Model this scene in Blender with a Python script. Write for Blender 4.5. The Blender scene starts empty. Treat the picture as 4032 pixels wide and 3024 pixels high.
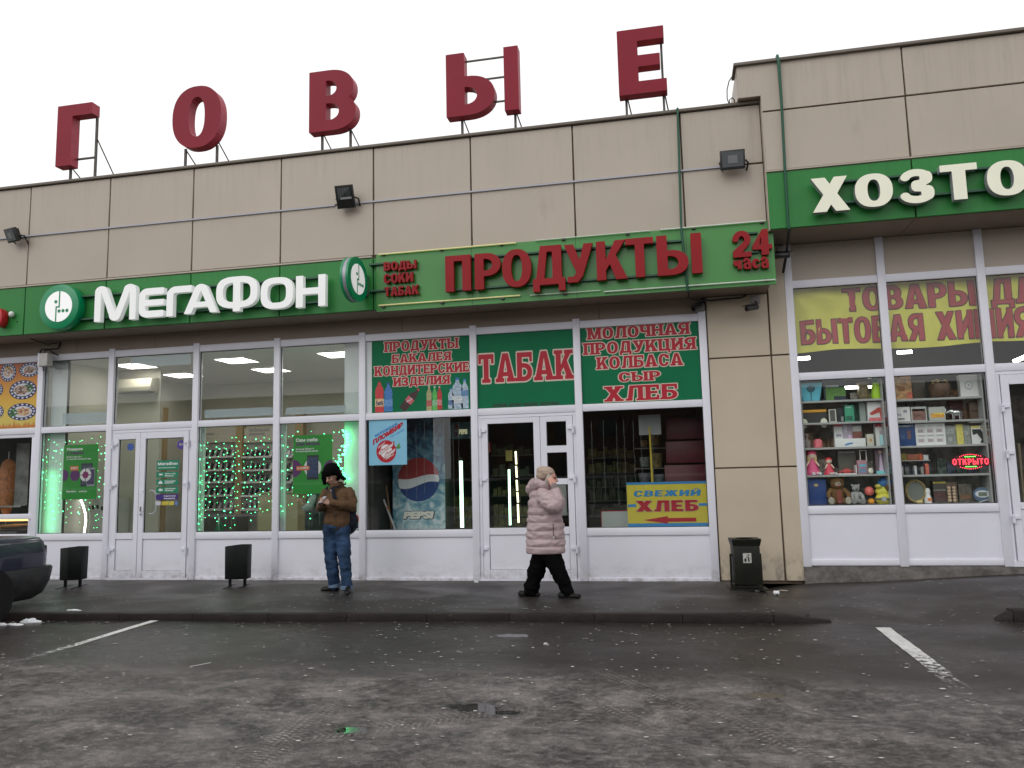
import bpy, bmesh, math, random
import numpy as np
from mathutils import Vector, Matrix
from mathutils.geometry import tessellate_polygon
random.seed(7)
S = bpy.context.scene
COL = S.collection
rad = math.radians
PI = math.pi

# ---------------------------------------------------------------- camera
FPX, CX, CY, EYE, CAMY = 3075.31, 2016.0, 1512.0, 1.68, -12.0
YAW, PITCH, ROLL = 0.20240505, 0.11940032, -0.02398157
fwd = Vector((-math.sin(YAW)*math.cos(PITCH), math.cos(YAW)*math.cos(PITCH), math.sin(PITCH)))
rgt = Vector((math.cos(YAW), math.sin(YAW), 0))
upv = rgt.cross(fwd)
r2 = math.cos(ROLL)*rgt + math.sin(ROLL)*upv
u2 = -math.sin(ROLL)*rgt + math.cos(ROLL)*upv
cam = bpy.data.cameras.new('camera')
camo = bpy.data.objects.new('camera', cam)
COL.objects.link(camo)
mw = Matrix((r2, u2, -fwd)).transposed().to_4x4()
mw.translation = (0, CAMY, EYE)
camo.matrix_world = mw
cam.sensor_width = 36
cam.lens = FPX/4032*36
cam.clip_start = 0.1
cam.clip_end = 3000
S.camera = camo

# ---------------------------------------------------------------- sky, sun, exposure (overcast winter day)
SUN_EL, SUN_AZ = rad(38), rad(205)
world = bpy.data.worlds.new('World')
S.world = world
world.use_nodes = True
wn = world.node_tree
bg = wn.nodes['Background']
sky = wn.nodes.new('ShaderNodeTexSky')
sky.sky_type = 'NISHITA'
sky.sun_disc = False
sky.sun_elevation = SUN_EL
sky.sun_rotation = SUN_AZ
sky.air_density = 1.0
sky.dust_density = 3.0
sky.ozone_density = 1.0
bw = wn.nodes.new('ShaderNodeRGBToBW')
wn.links.new(sky.outputs[0], bw.inputs[0])
mixc = wn.nodes.new('ShaderNodeMix')          # thick cloud: the blue is scattered away and the dome evens out
mixc.data_type = 'RGBA'
mixc.inputs[0].default_value = 0.80
mixc.inputs[7].default_value = (10.1, 10.1, 10.2, 1)
wn.links.new(bw.outputs[0], mixc.inputs[6])
wn.links.new(mixc.outputs[2], bg.inputs[0])
bg.inputs[1].default_value = 0.130
sun = bpy.data.lights.new('sun', 'SUN')
sun.energy = 0.5
sun.angle = rad(35)
sun.color = (1.0, 0.96, 0.9)
suno = bpy.data.objects.new('sun', sun)
COL.objects.link(suno)
sd = Vector((math.sin(SUN_AZ)*math.cos(SUN_EL), math.cos(SUN_AZ)*math.cos(SUN_EL), math.sin(SUN_EL)))
suno.rotation_euler = sd.to_track_quat('Z', 'Y').to_euler()
suno.location = sd*50
vs = S.view_settings
vs.view_transform = 'Standard'
vs.look = 'None'
vs.exposure = 0.0
vs.gamma = 1.0
vs.use_curve_mapping = False
S.cycles.max_bounces = 8
S.cycles.transparent_max_bounces = 16
S.cycles.sample_clamp_indirect = 4.0
S.cycles.use_denoising = True

# ---------------------------------------------------------------- helpers
def ray(px, py):
    return fwd + (px-CX)/FPX*r2 + (CY-py)/FPX*u2
def U(px, py, Y=0.0):
    """photograph point -> (X, Z) on the real plane Y"""
    v = ray(px, py); k = (Y-CAMY)/v.y
    return v.x*k, EYE+v.z*k
def G(px, py, Z=0.0):
    """photograph point -> (X, Y) on the real level Z"""
    v = ray(px, py); k = (Z-EYE)/v.z
    return v.x*k, CAMY+v.y*k

def link(name, me, parent=None):
    o = bpy.data.objects.new(name, me)
    COL.objects.link(o)
    if parent is not None:
        o.parent = parent
        w = Vector((0, 0, 0)); p = parent
        while p is not None:
            w += p.location; p = p.parent
        o.location = -w
    return o
def tag(o, label=None, cat=None, group=None, kind=None):
    if label: o['label'] = label
    if cat: o['category'] = cat
    if group: o['group'] = group
    if kind: o['kind'] = kind
    return o
def thing(name, label, cat, loc=(0, 0, 0), group=None, rz=0):
    o = bpy.data.objects.new(name, None)
    COL.objects.link(o)
    o.location = loc
    o.rotation_euler.z = rz
    o.empty_display_size = 0.1
    return tag(o, label, cat, group)
def copy_tree(o, parent=None):
    c = o.copy(); COL.objects.link(c); c.parent = parent
    for ch in list(o.children):
        copy_tree(ch, c)
    return c

class MB:
    def __init__(s):
        s.v = []; s.f = []
    def add(s, vs_, fs):
        n = len(s.v)
        s.v += [tuple(a) for a in vs_]
        s.f += [tuple(i+n for i in q) for q in fs]
        return s
    def box(s, x0, x1, y0, y1, z0, z1):
        v = [(x, y, z) for x in (x0, x1) for y in (y0, y1) for z in (z0, z1)]
        return s.add(v, [(0,1,3,2),(4,6,7,5),(0,4,5,1),(2,3,7,6),(0,2,6,4),(1,5,7,3)])
    def obox(s, c, size, m=None):
        m = m or Matrix()
        c = Vector(c); hx, hy, hz = size[0]/2, size[1]/2, size[2]/2
        v = [c + m.to_3x3() @ Vector((x, y, z)) for x in (-hx, hx) for y in (-hy, hy) for z in (-hz, hz)]
        return s.add(v, [(0,1,3,2),(4,6,7,5),(0,4,5,1),(2,3,7,6),(0,2,6,4),(1,5,7,3)])
    def tube(s, pts, r, n=8, cap=True):
        pts = [Vector(p) for p in pts]
        rs = r if isinstance(r, (list, tuple)) else [r]*len(pts)
        base = len(s.v); prev = None
        for i, p in enumerate(pts):
            d = (pts[min(i+1, len(pts)-1)] - pts[max(i-1, 0)])
            if d.length < 1e-9: d = Vector((0, 0, 1))
            d.normalize()
            if prev is None:
                a = d.cross(Vector((0, 0, 1)))
                if a.length < 1e-3: a = d.cross(Vector((1, 0, 0)))
                a.normalize()
            else:
                a = prev - d*prev.dot(d)
                if a.length < 1e-6: a = d.orthogonal()
                a.normalize()
            prev = a
            b = d.cross(a)
            for k in range(n):
                t = 2*PI*k/n
                s.v.append(tuple(p + (a*math.cos(t)+b*math.sin(t))*rs[i]))
        for i in range(len(pts)-1):
            for k in range(n):
                k2 = (k+1) % n
                s.f.append((base+i*n+k, base+i*n+k2, base+(i+1)*n+k2, base+(i+1)*n+k))
        if cap:
            s.f.append(tuple(base+k for k in range(n))[::-1])
            s.f.append(tuple(base+(len(pts)-1)*n+k for k in range(n)))
        return s
    def sphere(s, c, r, n=12, m=8, rot=None):
        if not isinstance(r, (tuple, list)): r = (r, r, r)
        c = Vector(c); base = len(s.v)
        R_ = rot.to_3x3() if rot else Matrix.Identity(3)
        s.v.append(tuple(c + R_ @ Vector((0, 0, r[2]))))
        for i in range(1, m):
            ph = PI*i/m
            for k in range(n):
                t = 2*PI*k/n
                s.v.append(tuple(c + R_ @ Vector((r[0]*math.sin(ph)*math.cos(t), r[1]*math.sin(ph)*math.sin(t), r[2]*math.cos(ph)))))
        s.v.append(tuple(c + R_ @ Vector((0, 0, -r[2]))))
        for k in range(n):
            s.f.append((base, base+1+k, base+1+(k+1) % n))
        for i in range(m-2):
            a = base+1+i*n
            for k in range(n):
                s.f.append((a+k, a+n+k, a+n+(k+1) % n, a+(k+1) % n))
        e = len(s.v)-1; a = base+1+(m-2)*n
        for k in range(n):
            s.f.append((e, a+(k+1) % n, a+k))
        return s
    def lathe(s, c, prof, n=16):
        """prof: (radius, height) pairs, turned about the vertical through c"""
        base = len(s.v); c = Vector(c)
        for (r, h) in prof:
            for k in range(n):
                t = 2*PI*k/n
                s.v.append((c.x+r*math.cos(t), c.y+r*math.sin(t), c.z+h))
        for i in range(len(prof)-1):
            for k in range(n):
                k2 = (k+1) % n
                s.f.append((base+i*n+k, base+i*n+k2, base+(i+1)*n+k2, base+(i+1)*n+k))
        s.f.append(tuple(base+k for k in range(n))[::-1])
        s.f.append(tuple(base+(len(prof)-1)*n+k for k in range(n)))
        return s
    def prism(s, poly, y0, y1):
        """poly in (x, z), from y0 to y1"""
        n = len(poly)
        v = [(x, y0, z) for x, z in poly]+[(x, y1, z) for x, z in poly]
        f = [tuple(range(n)), tuple(range(2*n-1, n-1, -1))]
        f += [(i, i+n, (i+1) % n+n, (i+1) % n) for i in range(n)]
        return s.add(v, f)
    def plan(s, poly, z0, z1):
        n = len(poly)
        v = [(x, y, z0) for x, y in poly]+[(x, y, z1) for x, y in poly]
        f = [tuple(range(n))[::-1], tuple(range(n, 2*n))]
        f += [(i, (i+1) % n, (i+1) % n+n, i+n) for i in range(n)]
        return s.add(v, f)
    def disc(s, c, rx, rz, y0, y1, n=32):
        return s.prism([(c[0]+rx*math.cos(2*PI*k/n), c[1]+rz*math.sin(2*PI*k/n)) for k in range(n)], y0, y1)
    def build(s, name, m, parent=None, smooth=False, bevel=0, seg=2, local=False):
        me = bpy.data.meshes.new(name)
        me.from_pydata(s.v, [], s.f)
        b = bmesh.new(); b.from_mesh(me)
        bmesh.ops.recalc_face_normals(b, faces=b.faces)
        if bevel:
            es = [e for e in b.edges if len(e.link_faces) == 2 and e.calc_face_angle(0) > 0.5]
            bmesh.ops.bevel(b, geom=es, offset=bevel, segments=seg, profile=0.5, affect='EDGES', clamp_overlap=True)
        b.to_mesh(me); b.free()
        if smooth or bevel:
            me.polygons.foreach_set('use_smooth', [True]*len(me.polygons))
            try: me.set_sharp_from_angle(angle=rad(40 if not smooth else 60))
            except Exception: pass
        if m is not None: me.materials.append(m)
        o = link(name, me, parent)
        if local: o.location = (0, 0, 0)
        return o

def bx(name, m, parent, x0, x1, y0, y1, z0, z1, bevel=0):
    return MB().box(min(x0, x1), max(x0, x1), min(y0, y1), max(y0, y1), min(z0, z1), max(z0, z1)).build(name, m, parent, bevel=bevel)
def struct(o):
    o['kind'] = 'structure'; return o

# ---------------------------------------------------------------- materials
_mats = {}
def mat(name, col=(0.5, 0.5, 0.5), rough=0.6, metal=0.0, emit=0.0, ecol=None, noise=None, bump=None, rnd=0.0, alpha=None, coat=0.0, spec=0.5, dirt=None):
    if name in _mats: return _mats[name]
    m = bpy.data.materials.new(name); m.use_nodes = True
    nt = m.node_tree; N = nt.nodes; L = nt.links
    p = N['Principled BSDF']
    p.inputs['Roughness'].default_value = rough
    p.inputs['Metallic'].default_value = metal
    p.inputs['Base Color'].default_value = (*col, 1)
    p.inputs['Specular IOR Level'].default_value = spec
    if coat: p.inputs['Coat Weight'].default_value = coat
    if emit:
        p.inputs['Emission Color'].default_value = (*(ecol or col), 1)
        p.inputs['Emission Strength'].default_value = emit
    tc = N.new('ShaderNodeTexCoord')
    src = None
    if noise:
        sc, amt = noise[0], noise[1]
        nz = N.new('ShaderNodeTexNoise'); nz.inputs['Scale'].default_value = sc; nz.inputs['Detail'].default_value = 5
        L.new(tc.outputs['Object'], nz.inputs['Vector'])
        mr = N.new('ShaderNodeMapRange'); mr.inputs[1].default_value = 0.3; mr.inputs[2].default_value = 0.7
        mr.inputs[3].default_value = 1-amt; mr.inputs[4].default_value = 1+amt
        L.new(nz.outputs[0], mr.inputs[0])
        vm = N.new('ShaderNodeVectorMath'); vm.operation = 'SCALE'
        vm.inputs[0].default_value = col
        L.new(mr.outputs[0], vm.inputs['Scale']); src = vm.outputs[0]
    if rnd:
        oi = N.new('ShaderNodeObjectInfo')
        mr = N.new('ShaderNodeMapRange'); mr.inputs[3].default_value = 1-rnd; mr.inputs[4].default_value = 1+rnd
        L.new(oi.outputs['Random'], mr.inputs[0])
        vm = N.new('ShaderNodeVectorMath'); vm.operation = 'SCALE'
        if src is None: vm.inputs[0].default_value = col
        else: L.new(src, vm.inputs[0])
        L.new(mr.outputs[0], vm.inputs['Scale']); src = vm.outputs[0]
    if dirt:                                    # dirt = (colour, scale, threshold, softness, stretch xyz)
        dc, dsc, th, so, st = dirt
        mp = N.new('ShaderNodeMapping'); mp.inputs['Scale'].default_value = st
        L.new(tc.outputs['Object'], mp.inputs[0])
        nz = N.new('ShaderNodeTexNoise'); nz.inputs['Scale'].default_value = dsc; nz.inputs['Detail'].default_value = 8
        nz.inputs['Roughness'].default_value = 0.65
        L.new(mp.outputs[0], nz.inputs['Vector'])
        mr = N.new('ShaderNodeMapRange'); mr.inputs[1].default_value = th; mr.inputs[2].default_value = th+so
        mr.inputs[4].default_value = 0.85
        L.new(nz.outputs[0], mr.inputs[0])
        mx = N.new('ShaderNodeMix'); mx.data_type = 'RGBA'
        L.new(mr.outputs[0], mx.inputs[0])
        if src is None: mx.inputs[6].default_value = (*col, 1)
        else: L.new(src, mx.inputs[6])
        mx.inputs[7].default_value = (*dc, 1)
        src = mx.outputs[2]
    if src is not None: L.new(src, p.inputs['Base Color'])
    if bump:
        nz = N.new('ShaderNodeTexNoise'); nz.inputs['Scale'].default_value = bump[0]; nz.inputs['Detail'].default_value = 4
        L.new(tc.outputs['Object'], nz.inputs['Vector'])
        bp = N.new('ShaderNodeBump'); bp.inputs['Strength'].default_value = bump[1]; bp.inputs['Distance'].default_value = 0.02
        L.new(nz.outputs[0], bp.inputs['Height']); L.new(bp.outputs[0], p.inputs['Normal'])
    _mats[name] = m
    return m
def grime(m, zlo, zhi, col, amt, scale=6.0, stretch=(1, 1, 1), th=.42, soft=.25):
    """dirt that settles between two heights (full at zlo, none at zhi), broken by noise"""
    nt = m.node_tree; N = nt.nodes; L = nt.links; p = N['Principled BSDF']
    tc = N.new('ShaderNodeTexCoord'); sx = N.new('ShaderNodeSeparateXYZ'); L.new(tc.outputs['Object'], sx.inputs[0])
    hg = N.new('ShaderNodeMapRange'); hg.interpolation_type = 'SMOOTHSTEP'; hg.clamp = True
    hg.inputs[1].default_value = min(zlo, zhi); hg.inputs[2].default_value = max(zlo, zhi)
    hg.inputs[3].default_value = 1 if zlo < zhi else 0; hg.inputs[4].default_value = 0 if zlo < zhi else 1
    L.new(sx.outputs[2], hg.inputs[0])
    mp = N.new('ShaderNodeMapping'); mp.inputs['Scale'].default_value = stretch; L.new(tc.outputs['Object'], mp.inputs[0])
    nz = N.new('ShaderNodeTexNoise'); nz.inputs['Scale'].default_value = scale; nz.inputs['Detail'].default_value = 8; nz.inputs['Roughness'].default_value = .7
    L.new(mp.outputs[0], nz.inputs[0])
    a = N.new('ShaderNodeMapRange'); a.inputs[1].default_value = th; a.inputs[2].default_value = th+soft; a.inputs[4].default_value = amt; L.new(nz.outputs[0], a.inputs[0])
    mu = N.new('ShaderNodeMath'); mu.operation = 'MULTIPLY'; L.new(a.outputs[0], mu.inputs[0]); L.new(hg.outputs[0], mu.inputs[1])
    mx = N.new('ShaderNodeMix'); mx.data_type = 'RGBA'; L.new(mu.outputs[0], mx.inputs[0])
    b = p.inputs['Base Color']
    if b.is_linked: L.new(b.links[0].from_socket, mx.inputs[6])
    else: mx.inputs[6].default_value = b.default_value
    mx.inputs[7].default_value = (*col, 1); L.new(mx.outputs[2], b)
    return m
def glass(name='window glass', tint=(0.96, 0.98, 0.97), boost=1.0, rough=0.0):
    if name in _mats: return _mats[name]
    m = bpy.data.materials.new(name); m.use_nodes = True
    nt = m.node_tree; N = nt.nodes; L = nt.links
    N.remove(N['Principled BSDF'])
    out = N['Material Output']
    t = N.new('ShaderNodeBsdfTransparent'); t.inputs[0].default_value = (*tint, 1)
    g = N.new('ShaderNodeBsdfGlossy'); g.inputs['Roughness'].default_value = rough
    fr = N.new('ShaderNodeFresnel'); fr.inputs[0].default_value = 1.5
    mu = N.new('ShaderNodeMath'); mu.operation = 'MULTIPLY'; mu.inputs[1].default_value = boost
    L.new(fr.outputs[0], mu.inputs[0])
    ge = N.new('ShaderNodeNewGeometry'); su = N.new('ShaderNodeMath'); su.operation = 'SUBTRACT'; su.inputs[0].default_value = 1.0; L.new(ge.outputs['Backfacing'], su.inputs[1])
    m2 = N.new('ShaderNodeMath'); m2.operation = 'MULTIPLY'; L.new(mu.outputs[0], m2.inputs[0]); L.new(su.outputs[0], m2.inputs[1]); mu = m2
    mx = N.new('ShaderNodeMixShader')
    L.new(mu.outputs[0], mx.inputs[0]); L.new(t.outputs[0], mx.inputs[1]); L.new(g.outputs[0], mx.inputs[2])
    L.new(mx.outputs[0], out.inputs[0])
    _mats[name] = m
    return m
# ---------------------------------------------------------------- lettering: outlines from distance fields
def _sd_poly(X, Z, poly):
    d = np.full(X.shape, 1e9); ins = np.zeros(X.shape, bool); n = len(poly)
    for i in range(n):
        ax, az = poly[i]; bx_, bz = poly[(i+1) % n]
        ex, ez = bx_-ax, bz-az
        L2 = ex*ex+ez*ez+1e-12
        t = np.clip(((X-ax)*ex+(Z-az)*ez)/L2, 0, 1)
        d = np.minimum(d, np.hypot(X-ax-t*ex, Z-az-t*ez))
        if abs(ez) > 1e-12:
            c = ((az > Z) != (bz > Z)) & (X < ax+(Z-az)/ez*ex)
            ins ^= c
    return np.where(ins, -d, d)
def _sd_line(X, Z, pts, r):
    d = np.full(X.shape, 1e9)
    for (ax, az), (bx_, bz) in zip(pts[:-1], pts[1:]):
        ex, ez = bx_-ax, bz-az
        t = np.clip(((X-ax)*ex+(Z-az)*ez)/(ex*ex+ez*ez+1e-12), 0, 1)
        d = np.minimum(d, np.hypot(X-ax-t*ex, Z-az-t*ez))
    return d-r
def contours(F, xs, zs, lev):
    """marching squares: closed loops of (x, z)"""
    V = F-lev
    V = np.where(np.abs(V) < 1e-9, 1e-9, V)
    ins = V < 0
    nz_, nx_ = V.shape
    code = ins[:-1, :-1]*1+ins[:-1, 1:]*2+ins[1:, 1:]*4+ins[1:, :-1]*8
    js, is_ = np.nonzero((code > 0) & (code < 15))
    nxt = {}
    def ep(k):
        kind, j, i = k
        if kind == 0:
            a, b = V[j, i], V[j, i+1]; t = a/(a-b)
            return (xs[i]+t*(xs[i+1]-xs[i]), zs[j])
        a, b = V[j, i], V[j+1, i]; t = a/(a-b)
        return (xs[i], zs[j]+t*(zs[j+1]-zs[j]))
    for j, i in zip(js.tolist(), is_.tolist()):
        c = int(code[j, i])
        B, Rr, T, Lf = (0, j, i), (1, j, i+1), (0, j+1, i), (1, j, i)
        segs = {1: [(Lf, B)], 2: [(B, Rr)], 3: [(Lf, Rr)], 4: [(Rr, T)], 5: [(Lf, T), (Rr, B)], 6: [(B, T)], 7: [(Lf, T)],
                8: [(T, Lf)], 9: [(T, B)], 10: [(B, Lf), (T, Rr)], 11: [(T, Rr)], 12: [(Rr, Lf)], 13: [(Rr, B)], 14: [(B, Lf)]}[c]
        for a, b in segs: nxt[a] = b
    loops = []
    while nxt:
        k0 = next(iter(nxt)); k = k0; lp = []
        while k in nxt:
            lp.append(ep(k)); k = nxt.pop(k)
        if len(lp) > 3: loops.append(lp)
    return loops
def simplify(lp, eps):
    def dp(p):
        if len(p) < 3: return p
        a = np.array(p[0]); b = np.array(p[-1]); q = np.array(p[1:-1])
        ab = b-a; L_ = np.hypot(*ab)
        d = np.abs(ab[0]*(q[:, 1]-a[1])-ab[1]*(q[:, 0]-a[0]))/L_ if L_ > 1e-12 else np.hypot(q[:, 0]-a[0], q[:, 1]-a[1])
        i = int(d.argmax())
        if d[i] < eps: return [p[0], p[-1]]
        return dp(p[:i+2])[:-1]+dp(p[i+1:])
    n = len(lp); A = np.array(lp)
    i0 = int(A[:, 0].argmin()); lp = lp[i0:]+lp[:i0]; A = np.array(lp)
    i1 = int(np.hypot(A[:, 0]-A[0, 0], A[:, 1]-A[0, 1]).argmax())
    r = dp(lp[:i1+1])[:-1]+dp(lp[i1:]+[lp[0]])[:-1]
    return r
def rct(x0, z0, x1, z1): return [(x0, z0), (x1, z0), (x1, z1), (x0, z1)]
def ell(x0, z0, x1, z1, e=2.3, n=44):
    cx, cz, a, b = (x0+x1)/2, (z0+z1)/2, (x1-x0)/2, (z1-z0)/2
    r = []
    for k in range(n):
        t = 2*PI*k/n; c, s = math.cos(t), math.sin(t)
        r.append((cx+a*math.copysign(abs(c)**(2/e), c), cz+b*math.copysign(abs(s)**(2/e), s)))
    return r
def bowl(x0, z0, x1, z1, e=2.2, fl=None, n=20):
    b = (z1-z0)/2; cz = (z0+z1)/2; fx = fl if fl is not None else max(x0, x1-b*1.25)
    fx = min(fx, x1-0.02); a = x1-fx
    r = [(x0, z0)]
    for k in range(n+1):
        t = -PI/2+PI*k/n; c, s = max(0, math.cos(t)), math.sin(t)
        r.append((fx+a*c**(2/e), cz+b*math.copysign(abs(s)**(2/e), s)))
    r.append((x0, z1)); return r
def arc(cx, cz, a, b, t0, t1, n=18):
    return [(cx+a*math.cos(rad(t0+(t1-t0)*k/n)), cz+b*math.sin(rad(t0+(t1-t0)*k/n))) for k in range(n+1)]
def G_(ch, t=.26, h=.19, w=None):
    """heavy grotesque capitals: list of (op, shape)"""
    a = []
    A = lambda p: a.append(('+', p)); D = lambda p: a.append(('-', p))
    W_ = {'Г': .60, 'О': .78, 'В': .72, 'Ы': 1.02, 'Е': .62, 'П': .72, 'Р': .70, 'Д': .84, 'У': .78, 'К': .78, 'Т': .72, 'С': .74, 'И': .76,
          'А': .86, 'Х': .86, 'З': .70, 'М': .94, 'Н': .76, 'Л': .80, 'Ч': .70, 'Б': .70, 'Я': .74, 'Ц': .80, 'Й': .76, 'Ж': 1.1, 'Ь': .68, '2': .62,
          '4': .70, 'а': .6, 'с': .56, 'ч': .56, 'I': .26, 'P': .70, 'E': .62, 'S': .66}
    w = w or W_[ch]
    if ch == 'Г': A(rct(0, 0, t, 1)); A(rct(0, 1-h, w, 1))
    elif ch == 'I': A(rct(0, 0, t, 1))
    elif ch == 'П': A(rct(0, 0, t, 1)); A(rct(w-t, 0, w, 1)); A(rct(0, 1-h, w, 1))
    elif ch in 'РP': A(bowl(0, .36, w, 1)); D(bowl(t, .36+h*.95, w-t*.95, 1-h*.95)); A(rct(0, 0, t, 1))
    elif ch == 'О': A(ell(0, -.01, w, 1.01)); D(ell(t, h*.9, w-t, 1-h*.9))
    elif ch == 'С':
        A(ell(0, -.01, w, 1.01)); D(ell(t, h*.9, w-t*.9, 1-h*.9)); D(rct(w*.55, .36, w+.1, .64)); D([(w*.62, .36), (w*.62, .64), (w+.1, .72), (w+.1, .28)])
    elif ch == 'Д':
        A([(.08*w, .02), (.24*w, 1), (.90*w, 1), (.90*w, .02)]); D([(.08*w+t*.95, h), (.24*w+t*.72, 1-h), (.90*w-t, 1-h), (.90*w-t, h)])
        A(rct(0, 0, w, h)); A(rct(0, -.17, t*.72, h)); A(rct(w-t*.72, -.17, w, h))
    elif ch == 'Л':
        A([(.10*w, 0), (.24*w, 1), (w, 1), (w, 0)]); D([(.10*w+t*.95, -.1), (.24*w+t*.8, 1-h), (w-t, 1-h), (w-t, -.1)]); A(rct(0, 0, .3*w, h*.9))
    elif ch == 'У':
        A([(0, 1), (t*1.08, 1), (.66*w, .30), (.50*w, .10)]); A([(w-t*1.02, 1), (w, 1), (.62*w, .14), (.46*w, 0), (.10*w, 0), (.10*w, h*.95), (.32*w, h*.95), (.42*w, .26)])
    elif ch == 'К':
        A(rct(0, 0, t, 1)); A([(t*.8, .40), (w-t*1.2, 1), (w-.01, 1), (t*.8, .18)]); A([(.40*w, .50), (w-t*1.18, 0), (w+.02, 0), (.62*w, .68)])
    elif ch == 'Ж':
        c = w/2; A(rct(c-t/2, 0, c+t/2, 1))
        for s in (-1, 1):
            A([(c, .44), (c+s*(w/2-t*1.1), 1), (c+s*w/2, 1), (c+s*t*.3, .36)]); A([(c+s*t*.2, .60), (c+s*(w/2-t*1.1), 0), (c+s*(w/2+.01), 0), (c+s*t*.9, .66)])
    elif ch == 'Т': A(rct(0, 1-h, w, 1)); A(rct(w/2-t/2, 0, w/2+t/2, 1))
    elif ch in 'ЫЬ':
        w1 = w if ch == 'Ь' else w-t-.07
        A(bowl(0, 0, w1, .62)); D(bowl(t, h*.9, w1-t*.95, .62-h*.9)); A(rct(0, 0, t, 1))
        if ch == 'Ы': A(rct(w-t, 0, w, 1))
    elif ch == 'Б': A(bowl(0, 0, w, .62)); D(bowl(t, h*.9, w-t*.95, .62-h*.9)); A(rct(0, 0, t, 1)); A(rct(0, 1-h, w*.92, 1))
    elif ch == 'В':
        A(bowl(0, .40, w*.95, 1)); A(bowl(0, 0, w, .58)); D(bowl(t, .49+h*.42, w*.95-t, 1-h*.9)); D(bowl(t, h*.9, w-t, .53-h*.42)); A(rct(0, 0, t*.8, 1))
    elif ch in 'ЕE':
        A(rct(0, 0, t, 1)); A(rct(0, 0, w, h)); A(rct(0, 1-h, w*.98, 1)); A(rct(0, .5-h*.46, w*.88, .5+h*.46))
    elif ch == 'З':
        A(('s', arc(w*.46, .735, w*.5-t*.42, .265-h*.5, 165, -90), h*.5+.01)); A(('s', arc(w*.46, .27, w*.54-t*.42, .27-h*.5, 90, -165), h*.5+.012))
        A(ell(w-t*1.15, .55, w*.97, .93)); A(ell(w-t*1.1, .07, w, .5)); A(rct(w*.3, .44, w*.6, .58)); D(rct(-.2, .36, w*.14, .66))
    elif ch == 'А':
        A([(0, 0), (w*.5-t*.58, 1), (w*.5+t*.58, 1), (w, 0)]); D([(t*1.05, -.1), (t*1.05+.035, .0), (w*.5, .80), (w-t*1.05-.035, 0), (w-t*1.05, -.1)]); A([(w*.22, .20), (w*.27, .20+h*.85), (w*.73, .20+h*.85), (w*.78, .20)])
    elif ch == 'Х':
        A([(0, 1), (t*1.25, 1), (w, 0), (w-t*1.25, 0)]); A([(0, 0), (t*1.25, 0), (w-.02, 1), (w-t*1.25, 1)])
    elif ch == 'М':
        A(rct(0, 0, t*.92, 1)); A(rct(w-t*.92, 0, w, 1)); A([(0, 1), (t*1.25, 1), (w*.5+t*.3, 0), (w*.5-t*.3, 0)]); A([(w-t*1.25, 1), (w, 1), (w*.5+t*.3, 0), (w*.5-t*.3, 0)])
    elif ch == 'Н': A(rct(0, 0, t, 1)); A(rct(w-t, 0, w, 1)); A(rct(0, .5-h*.5, w, .5+h*.5))
    elif ch in 'ИЙ':
        A(rct(0, 0, t, 1)); A(rct(w-t, 0, w, 1)); A([(t*.6, .0), (t*.6, .36), (w-t*.6, 1), (w-t*.6, .64)])
        if ch == 'Й': A(('s', arc(w/2, 1.24, .17, .12, 200, 340), .05))
    elif ch == 'Ч': A(rct(w-t, 0, w, 1)); A([(0, 1), (0, .55), (.06, .42), (.18, .36), (w-t*.5, .36), (w-t*.5, .36+h), (t+.06, .36+h), (t, .62), (t, 1)])
    elif ch == 'Я':
        q = G_('Р', t, h, w)[0]
        for op, p in q: a.append((op, [(w-x, z) for x, z in p]))
        A([(0, 0), (t*1.15, 0), (w*.72, .46), (w*.36, .46)])
    elif ch == 'Ц': A(rct(0, 0, t, 1)); A(rct(w-t*1.3, 0, w-t*.3, 1)); A(rct(0, 0, w, h)); A(rct(w-t*.62, -.17, w, h))
    elif ch == '2':
        A(('s', arc(w*.5, .68, w*.5-t*.42, .32-h*.45, 175, -35)+[(w*.30, .20)], h*.55)); A(rct(0, 0, w, h)); A([(0, h*.5), (0, h*1.25), (w*.45, .5), (w*.72, .42)])
    elif ch == '4':
        A([(0, .22), (0, .40), (w*.52, 1), (w*.82, 1), (w*.82, 0), (w*.82-t, 0), (w*.82-t, .22)]); D([(t*.92, .40), (w*.82-t, .40), (w*.82-t, .76)]); A(rct(0, .22, w, .40))
    elif ch == 'а':
        A(('s', arc(w*.42, .66, w*.30, .22, 165, 0)+[(w-t*.5, .1)], h*.52)); A(rct(w-t*.95, 0, w, .68)); A(ell(0, -.01, w*.86, .56)); D(ell(t*.85, .14, w-t*.8, .40))
    elif ch == 'с': A(ell(0, -.01, w, .88)); D(ell(t*.95, .17, w-t*.5, .70)); D(rct(w*.6, .30, w+.1, .58))
    elif ch == 'ч': A(rct(w-t, 0, w, .86)); A([(0, .86), (0, .5), (.08, .36), (.2, .30), (w-t*.5, .30), (w-t*.5, .46), (t+.04, .48), (t, .56), (t, .86)])
    elif ch == 'S':
        A(('s', arc(w*.5, .735, w*.5-t*.42, .265-h*.5, 20, 270, 20), h*.5)); A(('s', arc(w*.5, .265, w*.5-t*.42, .265-h*.5, 90, -160, 20), h*.5))
    return a, w
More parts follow.
